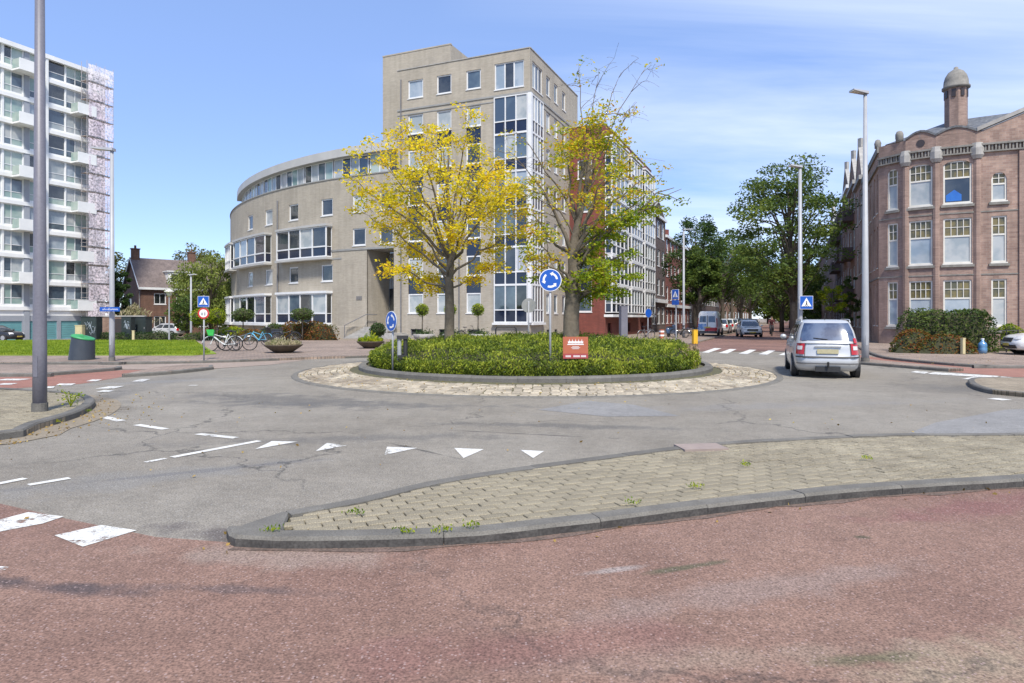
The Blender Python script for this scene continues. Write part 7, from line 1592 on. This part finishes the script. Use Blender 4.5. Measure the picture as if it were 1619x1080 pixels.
# orange advertising board
D = 15.75; bd = thing('sign_board', 'small orange-red board with white emblem and lettering standing in the hedge', 'sign board', (X(910, D), D, .55), R(3))
M['orange'] = mat('orange_board', (.42, .12, .06), (.38, .105, .055), scale=3, rough=.45); M['orangered'] = mat('dark_red_board_strip', (.36, .06, .06), (.32, .055, .055), scale=3, rough=.45)
zb = Z(567, D)-.55; zt = Z(532.5, D)-.55; hw_ = 20*D/F; mb = MB(); mb.prism([(-hw_, 0), (hw_, 0), (hw_, .03), (-hw_, .03)], zb+.12, zt); pb = mb.build('board', M['orange'], bd)
mb = MB(); mb.prism([(-hw_, -.008), (hw_, -.008), (hw_, .04), (-hw_, .04)], zb, zb+.117); mb.build('lower_strip', M['orangered'], bd)
for k in range(5):
    c = -.15+.075*k; mb = MB(); z = zt-.05; mb.poly([(c-.032, -.004, z-.11), (c+.032, -.004, z-.11), (c+.036, -.004, z-.05), (c+.012, -.004, z-.07), (c, -.004, z-.0), (c-.012, -.004, z-.07), (c-.036, -.004, z-.05)]); mb.build('emblem', M['signwhite'], pb)
for z, w_, hh, m_ in ((zt-.185, .40, .022, 'signwhite'), (zt-.24, .16, .01, 'signwhite'), (zt-.265, .22, .01, 'signwhite'), (zt-.29, .16, .01, 'signwhite')):
    mb = MB(); mb.poly([(-w_/2, -.004, z-hh/2), (w_/2, -.004, z-hh/2), (w_/2, -.004, z+hh/2), (-w_/2, -.004, z+hh/2)]); mb.build('text_line', M[m_], pb)
for x0, x1 in ((-.24, -.12), (-.05, .08), (.13, .24)):
    k = x0
    while k < x1:
        mb = MB(); mb.poly([(k, -.012, zb+.035), (k+.016, -.012, zb+.035), (k+.016, -.012, zb+.08), (k, -.012, zb+.08)]); mb.build('text_stroke', M['signwhite'], bd); k += .026
for sx in (-.24, .24): mb = MB(); mb.box((sx, .05, zb-.25), (.05, .04, .7)); mb.build('leg', M['plastic'], bd)
# street name plate on the left lamp post
np_ = thing('street_name_sign', 'blue street name plate with white lettering on the left lamp post', 'street sign', (X(175, 23.4), 23.35, Z(489, 23.4)), R(-6)); mb = MB(); mb.box((0, 0, 0), (.76, .03, .155)); mb.build('plate', M['signblue'], np_)
mb = MB(); k = -.27
while k < .30:   # the lettering is too small to read in the photograph: letter-like strokes only
    hh = random.choice((.045, .045, .075)); mb.poly([(k, -.0165, -.03), (k+.012, -.0165, -.03), (k+.012, -.0165, -.03+hh), (k, -.0165, -.03+hh)])
    if random.random() < .7: z = random.choice((-.03, -.005, .005)); mb.poly([(k+.012, -.0168, z), (k+.03, -.0168, z), (k+.03, -.0168, z+.012), (k+.012, -.0168, z+.012)])
    k += random.choice((.034, .04, .046))
tag(mb.build('lettering', M['signwhite'], np_), kind='stuff'); mb = MB(); mb.box((-.02, .06, 0), (.12, .10, .05)); mb.build('bracket', M['postlight'], np_)
# bin on the far pavement
bn = thing('litter_bin', 'dark leaning litter bin with a bright green rim', 'litter bin', (X(141, 24.8), 24.4, .1), 0); n = 20; rr = []; mb = MB()
for z, r_, dx in ((0, .43, -.02), (.45, .405, .01), (.80, .375, .04)):
    i = len(mb.v)
    for j in range(n): a = 2*math.pi*j/n; mb.vert((dx+r_*math.cos(a), r_*math.sin(a), z-(.09*math.cos(a)*(z/.8)) if z > .5 else z))
    rr.append(i)
for a, b in zip(rr, rr[1:]):
    for j in range(n): mb.face((a+j, a+(j+1) % n, b+(j+1) % n, b+j))
mb.build('body', mat('anthracite_bin', (.035, .045, .06), (.05, .06, .075), scale=2, rough=.5), bn, smooth=True); mb = MB(); rr = []
for z, r_ in ((.79, .38), (.80, .395), (.85, .39), (.87, .34), (.86, .0)):
    i = len(mb.v)
    for j in range(n): a = 2*math.pi*j/n; mb.vert((.03+r_*math.cos(a), r_*math.sin(a), z-.09*math.cos(a)))
    rr.append(i)
for a, b in zip(rr, rr[1:]):
    for j in range(n): mb.face((a+j, a+(j+1) % n, b+(j+1) % n, b+j))
mb.build('rim', mat('green_rim', (.05, .30, .11), (.04, .25, .09), scale=3, rough=.45), bn, smooth=True)
# bollards, pillars, posts
def bollard(name, label, cat, px, D, w_, h, m, z0=.1, capm=None, bands=None):
    root = thing(name, label, cat, (X(px, D), D, z0), .2); mb = MB(); mb.box((0, 0, h/2), (w_, w_, h)); o = mb.build('shaft', M[m], root); add_mod(o, 'BEVEL', width=.02, segments=2); mb = MB(); mb.box((0, 0, h+.02), (w_*1.06, w_*1.06, .04)); mb.build('cap', M[capm or m], root)
    for z in bands or (): mb = MB(); mb.box((0, 0, z), (w_*1.02, w_*1.02, h*.13)); mb.build('band', M['signwhite'], root)
    return root
bollard('bollard', 'bright yellow bollard at the corner of the brick street', 'bollard', 1098.5, 39, .27, .82, 'yellow', capm='yellow')
bollard('bollard', 'red and white striped post left of the tall blue crossing sign', 'bollard', 1046, 41.5, .24, .78, 'orange', bands=(.2, .45, .7))
M['creampost'] = mat('pale_yellow_post', (.55, .47, .27), (.48, .41, .24), scale=3, rough=.7)
bollard('post', 'pale yellow post in front of the low shrubs right of the tall hedge foot', 'post', 1522.5, 28.0, .14, .66, 'creampost')
bollard('info_pillar', 'slender lilac-grey information pillar beyond the hedge by the red brick wall', 'pillar', 985.5, 34, .36, 2.15, 'postgrey')
bt = thing('water_bottle', 'blue translucent water container standing behind the pale yellow post', 'container', (X(1553.5, 28.6), 28.6, .1)); mb = MB(); mb.lathe([(.17, 0), (.18, .2), (.16, .27), (.18, .34), (.15, .45), (.06, .54), (.06, .62)], 12); mb.build('bottle', glass('blue_container', (.08, .22, .42), (.14, .3, .5), rough=.15), bt, smooth=True); mb = MB(); mb.lathe([(.065, .61), (.065, .66)], 10); mb.build('lid', M['signwhite'], bt)
gp_ = thing('gate_pier', 'low brick gate pier between the tall hedge and the parked white car', 'pier', (X(1564, 31), 31, .05)); mb = MB(); mb.box((0, 0, .45), (.75, .4, .95), -.3); mb.build('pier', M['pinkbrick'], gp_); mb = MB(); mb.box((0, 0, .97), (.85, .5, .09), -.3); mb.build('cap', M['darkstone'], gp_)
fnc = thing('garden_fence', 'thin dark metal fence posts with rails beside the brick gate pier', 'fence', (X(1573, 29.6), 29.6, .08), R(-15))
for k in range(4): mb = MB(); mb.tube([(k*.45, 0, 0), (k*.45, 0, 1.05)], .03, 6); mb.build('fence_post', M['plastic'], fnc)
for z in (.5, 1.0): mb = MB(); mb.tube([(0, 0, z), (1.35, 0, z)], .018, 6); mb.build('rail', M['plastic'], fnc)
# double black bollard in the hedge
db = thing('junction_box', 'dark twin-post box standing in the hedge beside the left roundabout sign', 'box', (X(636.5, 17.3), 17.3, .45), R(8))
for sx in (-.085, .075): mb = MB(); mb.tube([(sx, 0, 0), (sx, 0, .66)], [.055, .055], 10); mb.build('post', M['signgrey' if sx < 0 else 'plastic'], db)
mb = MB(); mb.box((0, 0, .69), (.30, .16, .09)); mb.build('top', M['plastic'], db); mb = MB(); mb.box((0, -.0, .14), (.26, .15, .16)); mb.build('base_box', M['plastic'], db)
# bowl planters
def planter(label, px, D, r, leafm, n=900, ht=.35):
    root = thing('planter', label, 'planter', (X(px, D), D, .1)); mb = MB(); mb.lathe([(r*.42, 0), (r*.5, .03), (r*.95, .30), (r, .36), (r*.93, .36), (r*.85, .30)], 24); mb.build('bowl', mat('rusty_bowl_'+label[:4], (.07, .055, .04), (.11, .085, .06), scale=4, rough=.8), root, smooth=True)
    pt = []
    for _ in range(n): a = random.uniform(0, 6.28); q = r*.9*math.sqrt(random.random()); pt.append((q*math.cos(a), q*math.sin(a), .36+abs(random.gauss(0, ht*.35))*(1.2-q/r)+.02))
    link('planting', leaf_mesh('planting', pt, rng.uniform(.08, .2, n), M[leafm], 0, 4, up=1.0), root)
planter('wide dark bowl planter with dry grass on the brown pavement', 448, 29.4, .86, 'leaf_pale', 1300, .35); planter('dark bowl planter with low green plants left of the roundabout hedge', 586, 33.6, .72, 'leaf_lime', 1100, .5)
# utility cabinets, containers and walls by the lawn
def cabinet(name, label, px, D, w_, d_, h, m, z0=-.05, rot=0, doors=2, graffiti=False, lid=None):
    root = thing(name, label, 'cabinet', (X(px, D), D, z0), rot); mb = MB(); mb.box((0, 0, h/2), (w_, d_, h)); o = mb.build('housing', M[m], root); add_mod(o, 'BEVEL', width=.02, segments=2); mb = MB(); mb.box((0, 0, h+.03), (w_*1.05, d_*1.08, .06)); mb.build('lid', M[lid or m], root)
    for k in range(doors): q = w_/doors; mb = MB(); mb.box((-w_/2+q*(k+.5), -d_/2-.008, h*.52), (q*.9, .014, h*.86)); dr_ = mb.build('door', M[m], root); mb = MB(); mb.box((-w_/2+q*(k+.85), -d_/2-.025, h*.55), (.03, .03, .14)); mb.build('handle', M['steel'], dr_)
    if graffiti:
        for k in range(5):
            mb = MB(); x0 = random.uniform(-w_*.4, w_*.1); z = random.uniform(h*.35, h*.8); pth = [(x0+i*w_*.09, -d_/2-.028, z+random.gauss(0, .16)) for i in range(5)]; mb.tube(pth, .018, 4); mb.build('graffiti_stroke', M['glightblue'], root)
    return root
M['darkbox'] = mat('dark_green_cabinet', (.018, .028, .028), (.03, .04, .04), scale=2, rough=.5)
cabinet('utility_cabinet', 'tall black cabinet with pale graffiti behind the leaning bin', 145, 46.5, 1.1, .7, 1.75, 'darkbox', graffiti=True)
cabinet('utility_cabinet', 'cream utility cabinet left of the black graffiti cabinet', 127, 46, .5, .4, 1.15, 'creampost', doors=1)
cabinet('utility_cabinet', 'black cabinet with pale blue graffiti behind the low hedge', 203, 47.8, .7, .6, 1.75, 'darkbox', graffiti=True, doors=1)
cabinet('waste_container', 'large black container beside the brick garden wall', 222, 49, 1.3, .9, 1.75, 'darkbox')
gw_ = thing('garden_wall', 'brown brick garden wall with a pale coping in front of the brick house', 'wall', (X(190, 53), 53, -.3)); mb = MB(); fw = Fac((X(162, 53), 53), (1, .0)); fbox(mb, fw, 0, 3.4, -.5, 1.75, -.2, 0); mb.build('wall', M['tanbrick'], gw_, world=True); mb = MB(); fbox(mb, fw, -.05, 3.45, 1.755, 1.86, -.25, .05); mb.build('coping', M['stone'], gw_, world=True)
mb = MB(); fbox(mb, fw, .95, 1.75, -.3, 1.6, .002, .04); mb.build('gate', M['door'], gw_, world=True)
bollard('post', 'short pale post between the two low clipped hedges', 'post', 211, 45.4, .16, .75, 'creampost', z0=0)
# window dressing: bicycle stand hoops against the tall front
for px, lab in ((800, 'dark hoop-shaped bicycle stand below the glazed corner'),):
    root = thing('bicycle_stand', lab, 'bicycle stand', (X(px, 47.5), 47.5, .05)); mb = MB(); mb.tube([(-.75, 0, 0), (-.75, 0, .8), (-.62, 0, .98), (.62, 0, .98), (.75, 0, .8), (.75, 0, 0)], .06, 8); mb.build('hoop', M['plastic'], root)
make_bike('bicycle', 'dark bicycle standing between the plant pots against the tall front', (X(740, 47), 47, .05), .15, 'carblack', bg_, None, .1)
